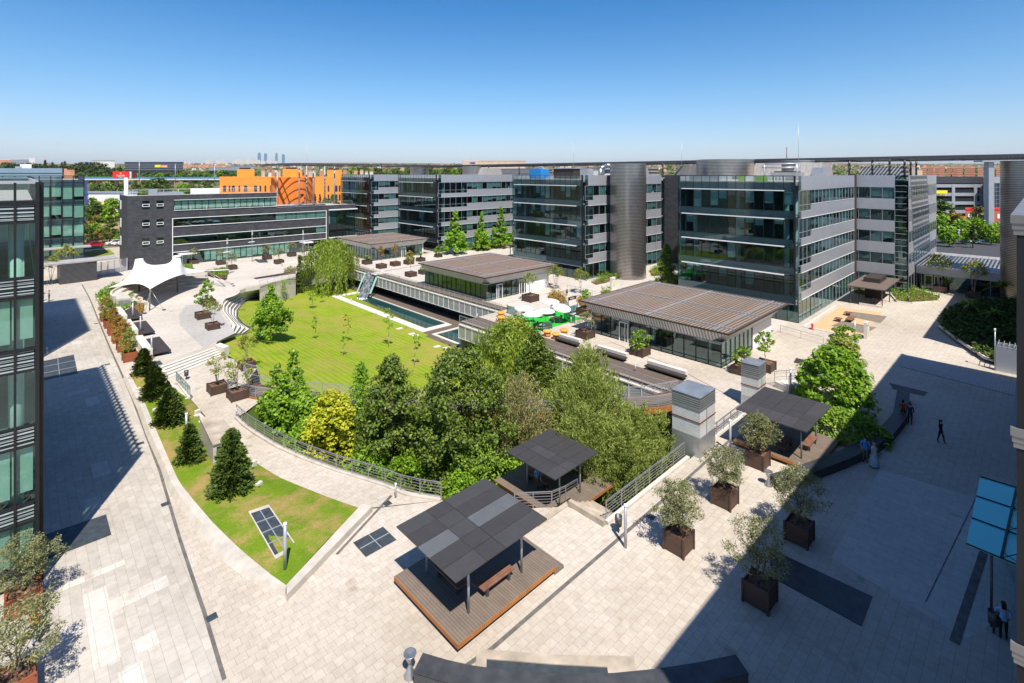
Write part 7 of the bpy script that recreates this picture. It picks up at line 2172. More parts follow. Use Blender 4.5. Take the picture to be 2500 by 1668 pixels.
# ---------------------------------------------------------------- people
def person(label, loc, rz, h=1.72, top='cloth_black', legs='cloth_black', hair='hair_dark', pose='stand', sleeves=True, long_hair=False, dress=None, shoes='cloth_black', cap=None, forearm=None):
    root = thing('person', label, 'person', (0, 0, 0))
    V, E, Rd, L = [], [], [], []
    def add(p, r, par=None, lab='torso'):
        V.append(Vector(p)); Rd.append(r); L.append(lab)
        if par is not None: E.append((par, len(V)-1))
        return len(V)-1
    sit = pose == 'sit'
    pz = 0.52 if sit else 0.95
    lean = 0.10 if pose in ('lean', 'sit') else 0.0
    P = add((0, 0, pz), (0.15, 0.11))
    W = add((0, -lean*0.1, pz+0.16), (0.135, 0.10), P)
    Cc = add((0, -lean*0.5, pz+0.38), (0.17, 0.115), W)
    Nk = add((0, -lean*0.8, pz+0.52), (0.065, 0.06), Cc, 'head')
    Hd0 = add((0, -lean-0.015, pz+0.60), (0.07, 0.075), Nk, 'head')
    Hd = add((0, -lean-0.02, pz+0.69), (0.082, 0.10), Hd0, 'head')
    add((0, -lean-0.01, pz+0.775), (0.055, 0.065), Hd, 'head')
    add((0, -lean-0.125, pz+0.665), (0.012, 0.014), Hd, 'head')                 # nose
    for s in (-1, 1):
        add((s*0.085, -lean-0.005, pz+0.67), (0.010, 0.018), Hd, 'head')        # ear
        st = {'walk': 0.17*s, 'stand': 0.03*s, 'lean': 0.05*s}.get(pose, 0)
        hp = add((s*0.095, 0, pz-0.06), (0.095, 0.095), P, 'leg')
        if sit:
            kn = add((s*0.12, -0.44, pz-0.03), (0.065, 0.065), hp, 'leg'); an = add((s*0.12, -0.46, 0.09), (0.042, 0.045), kn, 'leg'); ty = -0.46
        else:
            kn = add((s*0.10, -st*0.6-0.02, 0.50), (0.065, 0.065), hp, 'leg'); ty = -st if st < 0 or pose != 'walk' else -st; an = add((s*0.10, -st, 0.09 if pose != 'walk' or s > 0 else 0.14), (0.042, 0.045), kn, 'leg')
        hl = add((s*0.105, ty-0.06, 0.05), (0.042, 0.035), an, 'foot'); add((s*0.115, ty-0.17, 0.035), (0.036, 0.026), hl, 'foot')
        sh = add((s*0.195, -lean*0.6, pz+0.45), (0.062, 0.062), Cc, 'arm')
        if pose == 'phone' and s > 0 or pose == 'gesture' and s < 0:
            el = (s*0.27, -0.08-lean, pz+0.20); wr = (s*0.17, -0.30, pz+0.36)
        elif sit:
            el = (s*0.25, -0.10, pz+0.20); wr = (s*0.14, -0.34, pz+0.12)
        elif pose == 'walk':
            el = (s*0.25, 0.05+0.08*s, pz+0.18); wr = (s*0.24, -0.08+0.16*s, pz-0.04)
        else:
            el = (s*0.25, 0.03-lean*0.5, pz+0.17); wr = (s*0.22, -0.10-lean, pz-0.03)
        e = add(el, (0.043, 0.043), sh, 'arm'); w = add(wr, (0.028, 0.03), e, 'fore')
        d = (Vector(wr)-Vector(el)).normalized(); sd = Vector((0, 1, 0)).cross(d).normalized() if abs(d.y) < 0.9 else Vector((1, 0, 0)); fw = d.cross(sd)
        pa = add(Vector(wr)+d*0.07, (0.036, 0.018), w, 'hand')
        for q, ln in ((-1.5, 0.062), (-0.5, 0.075), (0.5, 0.07), (1.5, 0.055)):
            k0 = add(Vector(wr)+d*0.10+fw*q*0.017, (0.009, 0.009), pa, 'hand')
            add(V[k0]+d*ln*0.85+sd*(-s)*0.025, (0.007, 0.007), k0, 'hand')
        t0 = add(Vector(wr)+d*0.055+fw*0.034, (0.010, 0.010), pa, 'hand'); add(V[t0]+d*0.04+fw*0.02, (0.008, 0.008), t0, 'hand')
    me = bpy.data.meshes.new('body_cage'); me.from_pydata([tuple(p) for p in V], E, []); me.update()
    ob = bpy.data.objects.new('body_cage', me); COL.objects.link(ob)
    mod = ob.modifiers.new('skin', 'SKIN'); mod.use_smooth_shade = True; mod.branch_smoothing = 0.3
    if not me.skin_vertices:
        bm = bmesh.new(); bm.from_mesh(me); bm.verts.layers.skin.verify(); bm.to_mesh(me); bm.free()
    sk = me.skin_vertices[0].data
    for i, r in enumerate(Rd):
        sk[i].radius = r
        sk[i].use_root = (i == 0)
    sb = ob.modifiers.new('sub', 'SUBSURF'); sb.levels = 1; sb.render_levels = 1
    dg = bpy.context.evaluated_depsgraph_get(); dg.update()
    nm = bpy.data.meshes.new_from_object(ob.evaluated_get(dg))
    bpy.data.objects.remove(ob); bpy.data.meshes.remove(me)
    names = {'torso': top, 'arm': top, 'fore': forearm or (top if sleeves else 'skin'), 'hand': 'skin', 'leg': legs, 'foot': shoes, 'head': 'skin'}
    order = list(dict.fromkeys(names.values()))
    nm.materials.clear()
    for q in order: nm.materials.append(MATS[q])
    segs = [(V[a], V[b], L[b]) for a, b in E]
    for p in nm.polygons:
        c = p.center; best, lab = 9, 'torso'
        for a, b, l in segs:
            ab = b-a; t = max(0, min(1, (c-a).dot(ab)/max(1e-9, ab.length_squared)))
            dd = (c-a-ab*t).length - (0.03 if l == 'torso' else 0)
            if dd < best: best, lab = dd, l
        p.material_index = order.index(names[lab]); p.use_smooth = True
    body = bpy.data.objects.new('body', nm); COL.objects.link(body); body.parent = root
    mb = MB()
    hc = (0, -lean-0.005, pz+0.715)
    mb.lathe(hc, [(0.001, 0.085), (0.055, 0.075), (0.088, 0.04), (0.097, 0.0), (0.088, -0.035)], 12)
    mb.box(-0.08, 0.08, hc[1]+0.02, hc[1]+0.105, hc[2]-(0.22 if long_hair else 0.10), hc[2]+0.03)
    mb.build('hair' if not cap else 'cap', cap or hair, root)
    for s in (-1, 1):
        mb = MB(); mb.sphere((s*0.032, -lean-0.112, pz+0.695), 0.009, 0, 6); mb.build('eye', 'cloth_black', root)
    if dress:
        z0 = 0.12
        mb = MB(); mb.lathe((0, 0, 0), [(0.33, z0), (0.28, 0.5), (0.20, 0.9), (0.155, 1.08), (0.19, 1.30), (0.17, 1.42), (0.08, 1.46)], 18); mb.build('dress', dress, root)
    root.location = loc if len(loc) == 3 else (loc[0], loc[1], 0)
    root.rotation_euler = (0, 0, rz)
    k = h/1.725
    root.scale = (k, k, k)
    return root
CAMZ = -YAW*1.0
person('woman in dark clothes raising one hand on the promenade', g(105, 735), rad(120), 1.66, 'cloth_black', 'cloth_navy', 'hair_dark', 'gesture', True, True)
person('man in brownish black clothes facing the woman on the promenade', g(120, 736), rad(-80), 1.76, 'cloth_khaki', 'cloth_black', 'hair_dark', 'phone')
person('person in a red top leaning on the curved black wall in the shade', g(2205, 1026), rad(100), 1.66, 'cloth_red', 'cloth_black', 'hair_dark', 'lean', False, True)
person('person in a blue grey top bending over the curved black wall', g(2222, 1036), rad(110), 1.70, 'cloth_navy', 'cloth_black', 'hair_dark', 'lean')
person('man in a bright blue shirt standing against the curved black wall', g(2112, 1128), rad(-60), 1.78, 'cloth_blue', 'cloth_khaki', 'hair_dark', 'phone', False)
person('woman in a long pale grey dress beside the blue shirted man', g(2134, 1140), rad(160), 1.68, 'cloth_grey', 'skin', 'hair_fair', 'stand', False, True, 'cloth_grey')
person('person all in black walking alone across the shaded plaza', g(2297, 1081), rad(-20), 1.72, 'cloth_black', 'cloth_black', 'hair_dark', 'walk', True, True)
person('woman in a light blue shirt and dark skirt at the bottom right corner', g(2450, 1562), rad(110), 1.66, 'cloth_sky', 'cloth_black', 'hair_dark', 'phone', False, True)
person('seated person in a blue shirt under the sunken gazebo roof', (*g(1312, 1182, -1.0), -1.0), rad(-30), 1.72, 'cloth_sky', 'cloth_khaki', 'hair_dark', 'sit', False)
person('worker with a red cap and orange vest between the two red planters', g(86, 1572), rad(40), 1.55, 'cloth_orange', 'cloth_grey', 'hair_dark', 'stand', False, False, None, 'cloth_black', 'red_paint')

# ---------------------------------------------------------------- roof equipment
def roof_unit(name, label, parts, cat='roof unit', group=None):
    b = parts[0][0]
    root = thing(name, label, cat, (b[0], b[2], b[4]), group)
    for bx, m, nm_ in parts:
        mb = MB(); mb.box(*bx); mb.build(nm_, m, root)
    return root
def skylight(x0, x1, y0, y1, z0, z1, label, mat='roof_panels'):
    root = thing('roof_skylight', label, 'skylight', (x0, y0, z0), 'sloping panelled roof screens')
    mb = MB(); mb.hexa([(x0, y0, z0), (x1, y0, z0), (x1, y1, z0), (x0, y1, z0)], [(x0+1.8, y0+0.3, z1), (x1-0.4, y0+0.3, z1), (x1-0.4, y1-0.3, z1), (x0+1.8, y1-0.3, z1)]); mb.build('sloped_panel', mat, root)
skylight(92, 99, 24.5, 29, 19.3, 22.2, 'sloping brownish roof screen at the right part of the large block')
skylight(100, 106, 33, 38.5, 19.3, 22.4, 'sloping brown roof screen left of the steel pipes')
skylight(110, 118, 17, 23.5, 19.3, 21.7, 'sloping grey blue roof screen on the spine end', 'roof_panels_x')
skylight(94, 104, 62.5, 70, 19.3, 22.2, 'sloping grey blue roof screen behind the blue tank', 'roof_panels_x')
skylight(96, 104, 112, 117, 19.3, 22.0, 'sloping brown roof screen on the white banded wing')
skylight(110, 118, 68, 96, 19.3, 22.0, 'long sloping brown roof screen on the spine between the wings')
skylight(110, 118, 30, 60, 19.3, 22.3, 'long sloping brown roof screen on the spine behind the signs')
skylight(110, 118, 104, 132, 19.3, 22.0, 'sloping roof screen on the far part of the spine', 'roof_panels_x')
roof_unit('water_tank', 'bright blue tank box on the roof edge of the middle wing', [((80.0, 82.6, 74.2, 77.6, 19.35, 21.3), 'cyan_tank', 'body'), ((80.6, 81.9, 75.2, 76.6, 21.301, 21.5), 'cyan_tank', 'hatch')], 'tank')
roof_unit('cooling_unit', 'brown slatted cooling unit beside the blue tank', [((81, 83.5, 66.0, 71.4, 19.35, 21.4), 'wood_dark', 'body'), ((80.8, 83.7, 65.8, 71.6, 21.401, 21.6), 'white_alu', 'lid')], 'cooling unit')
roof_unit('cooling_unit', 'pale cylinder topped cooling unit right of the brown one', [((81, 83, 62.6, 64.4, 19.35, 21.3), 'white_alu', 'body'), ((81.2, 82.8, 62.8, 64.2, 21.301, 21.5), 'steel', 'lid')], 'cooling unit')
roof_unit('cooling_unit', 'low white roof unit near the round ribbed tower', [((86, 90, 62.0, 66, 19.35, 20.9), 'white_paint', 'body'), ((86.5, 89, 62.5, 65, 20.901, 21.3), 'galv', 'fan_box')], 'cooling unit')
roof_unit('cooling_unit', 'grey roof box on the white banded wing', [((100, 104, 118.6, 121, 19.35, 21.6), 'beige_wall', 'body'), ((100, 103.9, 118.7, 120.8, 21.601, 21.8), 'white_alu', 'lid')], 'cooling unit')
roof_unit('cooling_unit', 'lime green machine cabinet behind the parapet signs', [((90, 93, 27.0, 31.5, 19.35, 20.6), 'screen_grey', 'body'), ((90.3, 92.5, 27.6, 31, 20.601, 20.8), 'steel_dark', 'lid')], 'cooling unit')
roof_unit('cooling_unit', 'pale blue roof box among the brown screens', [((91, 93, 24.0, 25.6, 19.35, 21.2), 'white_alu', 'body'), ((91.2, 92.8, 24.2, 25.4, 21.201, 21.35), 'galv', 'lid')], 'cooling unit')
for k, (x, y, z1, lb) in enumerate(((96, 29.0, 29.2, 'tall thin mast above the large block'), (99, 52, 27.4, 'thin mast right of the round ribbed tower'), (98, 80, 28.5, 'thin mast above the middle wing'), (100, 122, 27.5, 'thin mast above the white banded wing'), (66, 163, 33.0, 'tall thin mast behind the orange drum'))):
    root = thing('antenna_mast', lb, 'mast', (x, y, 19.3), 'thin masts on the roofs')
    mb = MB(); mb.tube((x, y, 11.4 if k == 4 else 19.3), (x, y, z1), 0.05, 0.025, n=6); mb.build('pole', 'alu_grey', root)
root = thing('antenna_mast', 'stubby mast with white antenna panels above the large block', 'mast', (97, 31, 19.3))
mb = MB(); mb.tube((97, 31.2, 19.3), (97, 31.2, 25.0), 0.07, n=6); mb.build('pole', 'steel_dark', root)
for dz in (0, -1.1):
    mb = MB(); mb.box(96.8, 97.1, 31.28, 31.6, 24.2+dz, 24.9+dz); mb.build('antenna_panel', 'white_paint', root)
root = thing('pipe_work', 'white steel pipe loop on the roof behind the parapet signs', 'pipes', (90, 29, 19.3))
mb = MB()
for a, b in (((90.5, 27.6, 19.3), (90.5, 27.6, 22.0)), ((90.5, 27.6, 22.0), (90.5, 32.6, 22.0)), ((90.5, 32.6, 22.0), (90.5, 32.6, 19.3)), ((90.5, 27.6, 21.4), (90.5, 33.0, 21.4)), ((90.5, 30, 22.0), (94, 30, 22.0))):
    mb.tube(a, b, 0.12, n=8)
mb.build('pipe_run', 'white_alu', root)
root = thing('pipe_work', 'silver duct bends on the roof left of the round ribbed tower', 'pipes', (86, 66, 19.3))
mb = MB(); mb.path([(84, 61.6, 19.4), (84, 61.6, 21.4), (86, 61.6, 22.0), (90, 61.6, 22.0)], 0.42, 0.42, 10); mb.build('duct', 'steel', root)
# painted sign panels behind the glass parapet of the large block
root = thing('parapet_sign', 'white and lime green sign panels behind the glass roof edge of the large block', 'sign', (77.2, 24, 19.2))
spec = [(39.3, 37.2, 'white_alu'), (37.15, 34.4, 'white_alu'), (31.6, 30.5, 'lime_panel'), (30.45, 29.2, 'white_paint'), (29.15, 27.4, 'lime_panel')]
for a, b, m in spec:
    mb = MB(); mb.box(77.3, 77.36, b, a, 19.2, 20.05); mb.build('panel', m, root)
for k in range(12):
    y = 34.0-k*0.22 if k < 7 else 27.0-(k-7)*0.45
    mb = MB(); mb.box(77.22, 77.29, y-0.16, y-0.03, 19.25, 19.95); mb.box(77.22, 77.29, y-0.03, y+0.03, 19.80, 19.95); mb.build('letter_stroke', 'white_paint', root)

# ---------------------------------------------------------------- background buildings
def B2(px0, px1, Y, y_top, depth_m, z0=None):
    """Box footprint square to the view: left/right pixel, distance, pixel height of its top."""
    z0 = terr(Y) if z0 is None else z0
    z1 = EYE-(y_top-HORIZ)*Y/FOC
    X0, X1 = (px0-MIDX)/FOC*Y, (px1-MIDX)/FOC*Y
    def w(X, YY): return (X*CU+YY*SU, -X*SU+YY*CU)
    q = (Y+depth_m)/Y
    return [w(X0, Y), w(X1, Y), w(X1*q, Y+depth_m), w(X0*q, Y+depth_m)], z0, z1
def block(name, label, cat, px0, px1, Y, yt, dm, mat, group=None, roof=None, z0=None):
    P, a, b = B2(px0, px1, Y, yt, dm, z0)
    root = thing(name, label, cat, (P[0][0], P[0][1], a), group)
    mb = MB(); mb.prism(P, a-1.5, b); mb.build('wall', mat, root)
    if roof:
        c = Vector((sum(p[0] for p in P)/4, sum(p[1] for p in P)/4))
        mb = MB(); mb.prism([(c+(Vector(p)-c)*1.02).to_tuple() for p in P], b+0.002, b+max(0.3, (b-a)*0.06)); mb.build('roof', roof, root)
    return root, P, a, b
def front_quads(root, P, rects, mat, name, out=0.15):
    """Rectangles on the near side of a block, in fractions of its width and metres of height."""
    A0, B0 = Vector(P[0]), Vector(P[1])
    d = B0-A0; n = Vector((d.y, -d.x)).normalized()*out
    for f0, f1, z0, z1 in rects:
        p, q = A0+d*f0+n, A0+d*f1+n
        mb = MB(); mb.hexa([(p.x, p.y, z0), (q.x, q.y, z0), (q.x-n.x*0.9, q.y-n.y*0.9, z0), (p.x-n.x*0.9, p.y-n.y*0.9, z0)], [(p.x, p.y, z1), (q.x, q.y, z1), (q.x-n.x*0.9, q.y-n.y*0.9, z1), (p.x-n.x*0.9, p.y-n.y*0.9, z1)])
        mb.build(name, mat, root)

# orange building with stair towers and an orange drum
root, P, a, b = block('orange_building', 'long bright orange apartment building with three stair towers', 'building', 536, 838, 200, 432, 16, 'orange_render', z0=0)
wz = [b-1.0-0.1]
rects = []
for f in (0.03, 0.075, 0.10, 0.155, 0.20, 0.28, 0.325, 0.365, 0.41, 0.875, 0.93, 0.965):
    for z in (b-3.4-2.2, b-6.9-2.2, b-10.4-2.2):
        rects.append((f, f+(0.012 if int(f*1000) % 2 else 0.024), z, z+2.2))
front_quads(root, P, rects, 'navy', 'window')
for q0, q1, yt in ((579, 621, 413.5), (690, 736, 413), (799, 835, 415)):
    PP, a2, b2 = B2(q0, q1, 203, yt, 9, b-0.5)
    mb = MB(); mb.prism(PP, b-0.3, b2); t = mb.build('stair_head', 'orange_render', root)
    mb = MB(); c = [((PP[0][0]*0.6+PP[1][0]*0.4)+0*1, 0)]; x = Vector(PP[0]).lerp(Vector(PP[1]), 0.45); y = Vector(PP[3]).lerp(Vector(PP[2]), 0.45)
    m_ = x.lerp(y, 0.4); mb.obox((m_.x, m_.y), (3.2, 2.4), 0.5, b2+0.001, b2+0.7); mb.build('chimney', 'wood_dark', t)
root = thing('orange_drum', 'orange round drum building crossed by curved canopy shadows', 'building', (62.0, 163.5, 0))
mb = MB(); mb.lathe((62.0, 163.5, 0), [(6.3, 0), (6.3, 19.2)], 48); mb.build('drum', 'orange_deep', root)
mb = MB(); mb.tube((62.0, 163.5, 18.9), (62.0, 163.5, 19.1), 6.2, n=48); mb.build('roof', 'roof_gravel', root)
mb = MB(); mb.obox((62.3, 157.3), (1.3, 0.5), -0.6, 11.5, 13.6); mb.build('door', 'orange_deep', root)
mb = MB(); mb.obox((62.25, 157.2), (1.0, 0.5), -0.6, 13.61, 14.2); mb.build('vent', 'wood_dark', root)

# left background
root, P, a, b = block('glass_office', 'long blue grey glass office with a white rooftop house', 'building', -260, 152, 250, 411, 30, 'glass_office_blue', z0=0)
front_quads(root, P, [(0, 1, b-2.6-k*2.2, b-2.3-k*2.2) for k in range(4)], 'navy', 'band')
PP, a2, b2 = B2(49, 77, 262, 401, 8, b-1); mb = MB(); mb.prism(PP, b-0.8, b2); mb.build('roof_house', 'white_paint', root)
PP, a2, b2 = B2(37, 52, 258, 406.5, 8, b-1); mb = MB(); mb.prism(PP, b-0.8, b2); mb.build('roof_house', 'white_alu', root)
block('brick_house', 'salmon house with a dark arch among the pines', 'house', 163, 182, 520, 418, 14, 'terracotta', roof='terracotta')
r_, P, a, b = block('brick_house', 'taller salmon tower of the house among the pines', 'house', 156, 164, 524, 412, 8, 'terracotta')
block('brown_offices', 'long brown and white building on the far left horizon', 'building', -40, 40, 2600, 390.5, 60, 'terracotta', roof='city_white')
block('brown_offices', 'white low block at the end of the far left brown building', 'building', 71, 85, 2500, 387.5, 60, 'city_white', roof='white_paint')
block('brown_offices', 'long grey roofed hall on the far left horizon', 'building', 28, 72, 2550, 389.5, 60, 'galv', roof='city_white')
block('blue_hall', 'dark blue hall above the pine trees', 'building', 208, 224, 1500, 395.5, 40, 'blue_barrier')
block('blue_hall', 'pale long hall roof on the horizon behind the pines', 'building', 224, 280, 1700, 393.5, 60, 'city_white', roof='galv')
root, P, a, b = block('striped_office', 'long dark office with wavy horizontal stripes and two banners', 'building', 305, 447, 1250, 397.5, 40, 'facade_stripe', roof='navy')
front_quads(root, P, [(0.0, 1, b-4-k*4.5, b-3-k*4.5) for k in range(4)], 'galv', 'stripe', 0.5)
front_quads(root, P, [(0.52, 0.62, b-11, b-5.5)], 'yellow_sign', 'banner', 1.2)
front_quads(root, P, [(0.63, 0.735, b-11.5, b-6)], 'pink_sign', 'banner', 1.2)
for k in range(15):
    x0 = 449+k*8.6
    block('terrace_house', 'small terracotta house in the far estate beyond the striped office', 'house', x0, x0+8.0, 2300+40*(k % 4), 402.5+(k % 3)*0.9, 40, 'terracotta', 'terracotta houses of the far estate')
sk = [449, 459, 501, 508, 514, 527, 534, 541, 548, 566, 573, 580, 586, 590, 597, 604, 610, 617, 623, 629, 636, 643, 650, 655, 664, 671]
for k, x0 in enumerate(sk):
    block('apartment_tower', 'pale apartment tower in the far skyline', 'apartment block', x0, x0+5.2+(k % 3), 5200+90*(k % 5), 394.5-(k % 4)*1.3-(1.2 if 520 < x0 < 620 else 0), 60, 'flat_windows_white', 'pale apartment towers on the skyline')
for px0, px1, yt, mt, lb in ((629, 637, 375.2, 'tower_blue', 'leftmost of the four skyscrapers, stepped top'), (644.5, 652, 377, 'tower_blue', 'second skyscraper, darkest of the four'), (672, 678, 376, 'tower_blue', 'third skyscraper, slimmest of the four'), (688, 695.5, 378.8, 'tower_blue', 'rightmost of the four skyscrapers, lowest top')):
    root, P, a, b = block('skyscraper', lb+', far on the skyline', 'skyscraper', px0, px1, 7600, yt, 50, mt)
    c = Vector((sum(p[0] for p in P)/4, sum(p[1] for p in P)/4))
    mb = MB(); mb.prism([(c+(Vector(p)-c)*0.7).to_tuple() for p in P], b, b+14); mb.build('crown', mt, root)
block('dark_hall', 'long dark blue hall left of the orange building', 'building', 505, 600, 820, 416.5, 40, 'navy')
block('green_hall', 'pale green roofed hall left of the orange stair tower', 'building', 510, 566, 1000, 410, 40, 'galv', roof='green_roof' if 'green_roof' in MATS else 'galv')
block('dark_hall', 'curved grey roofed hall under the skyline', 'building', 560, 620, 1250, 406, 60, 'galv', roof='tower_blue')
block('white_hall', 'white warehouse wall with a grey roof behind the mint office', 'building', 216, 335, 265, 473.5, 22, 'white_paint', roof='galv', z0=0)
root, P, a, b = block('shop_front', 'low shop strip with blue and yellow panels behind the bright tree', 'building', 222, 282, 232, 492.5, 6, 'beige_wall', z0=0)
front_quads(root, P, [(0.15, 0.42, b-1.6, b-0.3)], 'blue_sign', 'sign_panel', 0.2)
front_quads(root, P, [(0.45, 0.8, b-1.2, b-0.4)], 'yellow_sign', 'sign_panel', 0.2)
block('blue_pylon', 'tall blue sign pylon beside the mint office', 'sign', 207.5, 212.5, 210, 441, 1, 'blue_sign', z0=0)
block('tanker_shed', 'white long tank shed behind the slate building roof', 'building', 465, 536, 300, 461, 8, 'white_paint', z0=3)
block('beige_museum', 'large flat beige building on the horizon with a small blue sign', 'building', 1130, 1282, 1500, 393.5, 60, 'beige_wall', roof='beige_wall')
root, P, a, b = block('beige_museum', 'higher left end of the beige building', 'building', 1130, 1170, 1490, 392.5, 30, 'beige_wall')
front_quads(root, P, [(0.42, 0.75, b-9, b-4.5)], 'blue_sign', 'sign_panel', 0.5)
for k in range(22):
    x0 = 640+k*12.5+R.uniform(-3, 3)
    block('terrace_house', 'small pale or terracotta house under the long canopy line', 'house', x0, x0+R.uniform(7, 11), 420+R.uniform(0, 260), 418+R.uniform(-1, 5), 10, R.choice(['terracotta', 'city_white', 'beige_wall']), 'houses seen beneath the canopy line', 'terracotta')
# billboard
root = thing('billboard', 'red billboard with a gold star on a thick white post', 'billboard', gd(306, 225))
def onv(px, py, Y): return (*gd(px, Y), EYE-(py-HORIZ)*Y/FOC)
p = onv(308, 476, 225); mb = MB(); mb.tube((p[0], p[1], 0), (p[0], p[1], onv(308, 434, 225)[2]), 0.75, n=12); mb.build('post', 'white_paint', root)
def vpanel(root, x0, x1, y0, y1, Y, mat, name, th=0.5):
    a, b, c, d = onv(x0, y1, Y), onv(x1, y1, Y), onv(x1, y0, Y), onv(x0, y0, Y)
    bk_ = Vector((SU, CU, 0))*th
    mb = MB(); mb.hexa([a, b, Vector(b)+bk_, Vector(a)+bk_], [d, c, Vector(c)+bk_, Vector(d)+bk_]); return mb.build(name, mat, root)
rp_ = vpanel(root, 275, 314, 419, 435, 225, 'billboard_red', 'red_face')
vpanel(root, 314.2, 320, 419.3, 435.2, 225.6, 'white_paint', 'white_face'); vpanel(root, 320.2, 332, 419.6, 434, 226.4, 'brown_sign', 'brown_face')
face_rot = (rad(90), 0, -math.atan2(SU, CU))
text('Estrella', 1.25, onv(294.7, 429, 224.8), face_rot, 'white_paint', root, 'script_lettering', 0.01)
text('Damm', 0.7, onv(294.7, 432.6, 224.8), face_rot, 'white_paint', root, 'script_lettering', 0.01)
mb = MB(); c = Vector(onv(294.7, 423.6, 224.8)); rx = Vector((CU, -SU, 0))
mb.face([c+rx*(0.55 if k % 2 == 0 else 0.22)*math.sin(2*math.pi*k/10)+Vector((0, 0, (0.55 if k % 2 == 0 else 0.22)*math.cos(2*math.pi*k/10))) for k in range(10)]); mb.build('star', 'gold', root)
# motorway viaduct with blue and green noise barriers
root = thing('motorway_viaduct', 'long motorway viaduct with blue and green noise barriers', 'bridge', (*gd(350, 450), 8))
Yv = 450
def vband(name, x0, x1, y0, y1, Y, mat, th): return vpanel(root, x0, x1, y0, y1, Y, mat, name, th)
vband('deck', -200, 640, 437.5, 439.8, Yv, 'concrete_light', 22)
vband('noise_barrier', 330, 640, 432.5, 436.4, Yv+20, 'blue_barrier', 0.4); vband('noise_barrier', 205, 300, 432.0, 434.2, Yv+20, 'green_barrier', 0.4); vband('noise_barrier', 205, 300, 434.3, 437.2, Yv+19, 'blue_barrier', 0.4)
for x in range(190, 640, 45): vband('pier', x, x+2.5, 439.9, 452, Yv+6, 'concrete', 4)
for px, yt, lb in ((340, 393, 'tall thin motorway lamp mast right of the billboard'), (428, 401, 'tall thin motorway lamp mast before the striped office'), (524, 405, 'tall thin motorway lamp mast left of the orange building')):
    root = thing('lamp_mast', lb, 'lamp', (*gd(px, 440), 4), 'tall motorway lamp masts')
    a, b = onv(px, 446, 440), onv(px, yt, 440)
    mb = MB(); mb.tube(a, b, 0.28, 0.2, n=6); mb.build('pole', 'alu_grey', root)
    mb = MB(); mb.tube((b[0]-1.2*CU, b[1]+1.2*SU, b[2]), (b[0]+1.2*CU, b[1]-1.2*SU, b[2]), 0.25, n=6); mb.build('lamp_head', 'alu_grey', root)

# right background
root, P, a, b = block('car_park', 'grey concrete frame parking building with dark open floors', 'building', 2262, 2398, 205, 432, 24, 'black_void', z0=0)
for k in range(5):
    z = b-4.1-k*3.45
    front_quads(root, P, [(0, 1, z-0.1, z+1.15)], 'alu_grey', 'parapet', 0.5)
front_quads(root, P, [(f, f+0.055, 0, b-2.9) for f in (0.0, 0.435, 0.83, 0.945)], 'alu_grey', 'pillar', 0.6)
front_quads(root, P, [(0, 1, b-2.6, b)], 'louvre_dark', 'roof_screen', 0.55)
vp = vpanel(root, 2286, 2313, 465, 472.5, 203.5, 'yellow_sign', 'banner', 0.1)
text('91 208 58 54', 0.75, onv(2299.5, 476.5, 203.3), face_rot, 'yellow_sign', root, 'lettering', 0.02)
root, P, a, b = block('glass_stair', 'dark glazed stair block right of the grey pillar', 'building', 2413, 2442, 200, 432, 14, 'navy', z0=0)
front_quads(root, P, [(0, 1, b-2.6-k*1.6, b-2.5-k*1.6) for k in range(9)]+[(0.3*k, 0.3*k+0.02, 0, b-2.5) for k in range(4)], 'alu_grey', 'mullion', 0.2)
front_quads(root, P, [(0, 1, b-2.4, b)], 'white_alu', 'cap', 0.3)
for x0, x1, lb in ((2357, 2404, 'red brick house with green awnings left of the grey pillar'), (2414, 2448, 'red brick house right of the grey pillar')):
    root, P, a, b = block('red_house', lb, 'house', x0, x1, 178, 514, 9, 'red_brick', roof='red_paint', z0=0)
    front_quads(root, P, [(0.12, 0.3, b-2.8, b-1.2), (0.6, 0.78, b-2.8, b-1.2), (0.6, 0.78, b-5.6, b-4)], 'white_paint', 'window', 0.12)
    if x0 < 2400: front_quads(root, P, [(0.1, 0.32, b-4.4, b-3.5), (0.55, 0.75, b-4.6, b-3.6)], 'green_barrier', 'awning', 0.6)
root = thing('concrete_pillar', 'tall grey pillar carrying a beam to the ribbed tower', 'pillar', (*gd(2421, 152), 0))
p0, p1 = onv(2415.5, 575, 152), onv(2427.5, 575, 152)
vpanel(root, 2414, 2427.5, 396, 592, 152, 'alu_grey', 'shaft', 1.6); vpanel(root, 2399, 2460, 392, 395.5, 151, 'white_alu', 'beam', 3)
for k in range(13):
    x0 = 2250+k*15+R.uniform(-3, 3)
    block('brick_flats', 'red brick apartment block on the low hill at the right horizon', 'apartment block', x0, x0+13, 760+20*(k % 3), 409.5+R.uniform(-3, 3)+(2 if k < 3 else 0), 14, 'flat_windows', 'red brick flats on the right horizon', 'terracotta')
for k in range(8):
    x0 = 2120+k*17
    block('brick_flats', 'grey or salmon apartment block seen under the canopy at the right', 'apartment block', x0, x0+13, 700+30*(k % 3), 414+R.uniform(-3, 3), 14, R.choice(['beige_wall', 'terracotta', 'slate_coping']), 'flats seen under the canopy', 'terracotta')

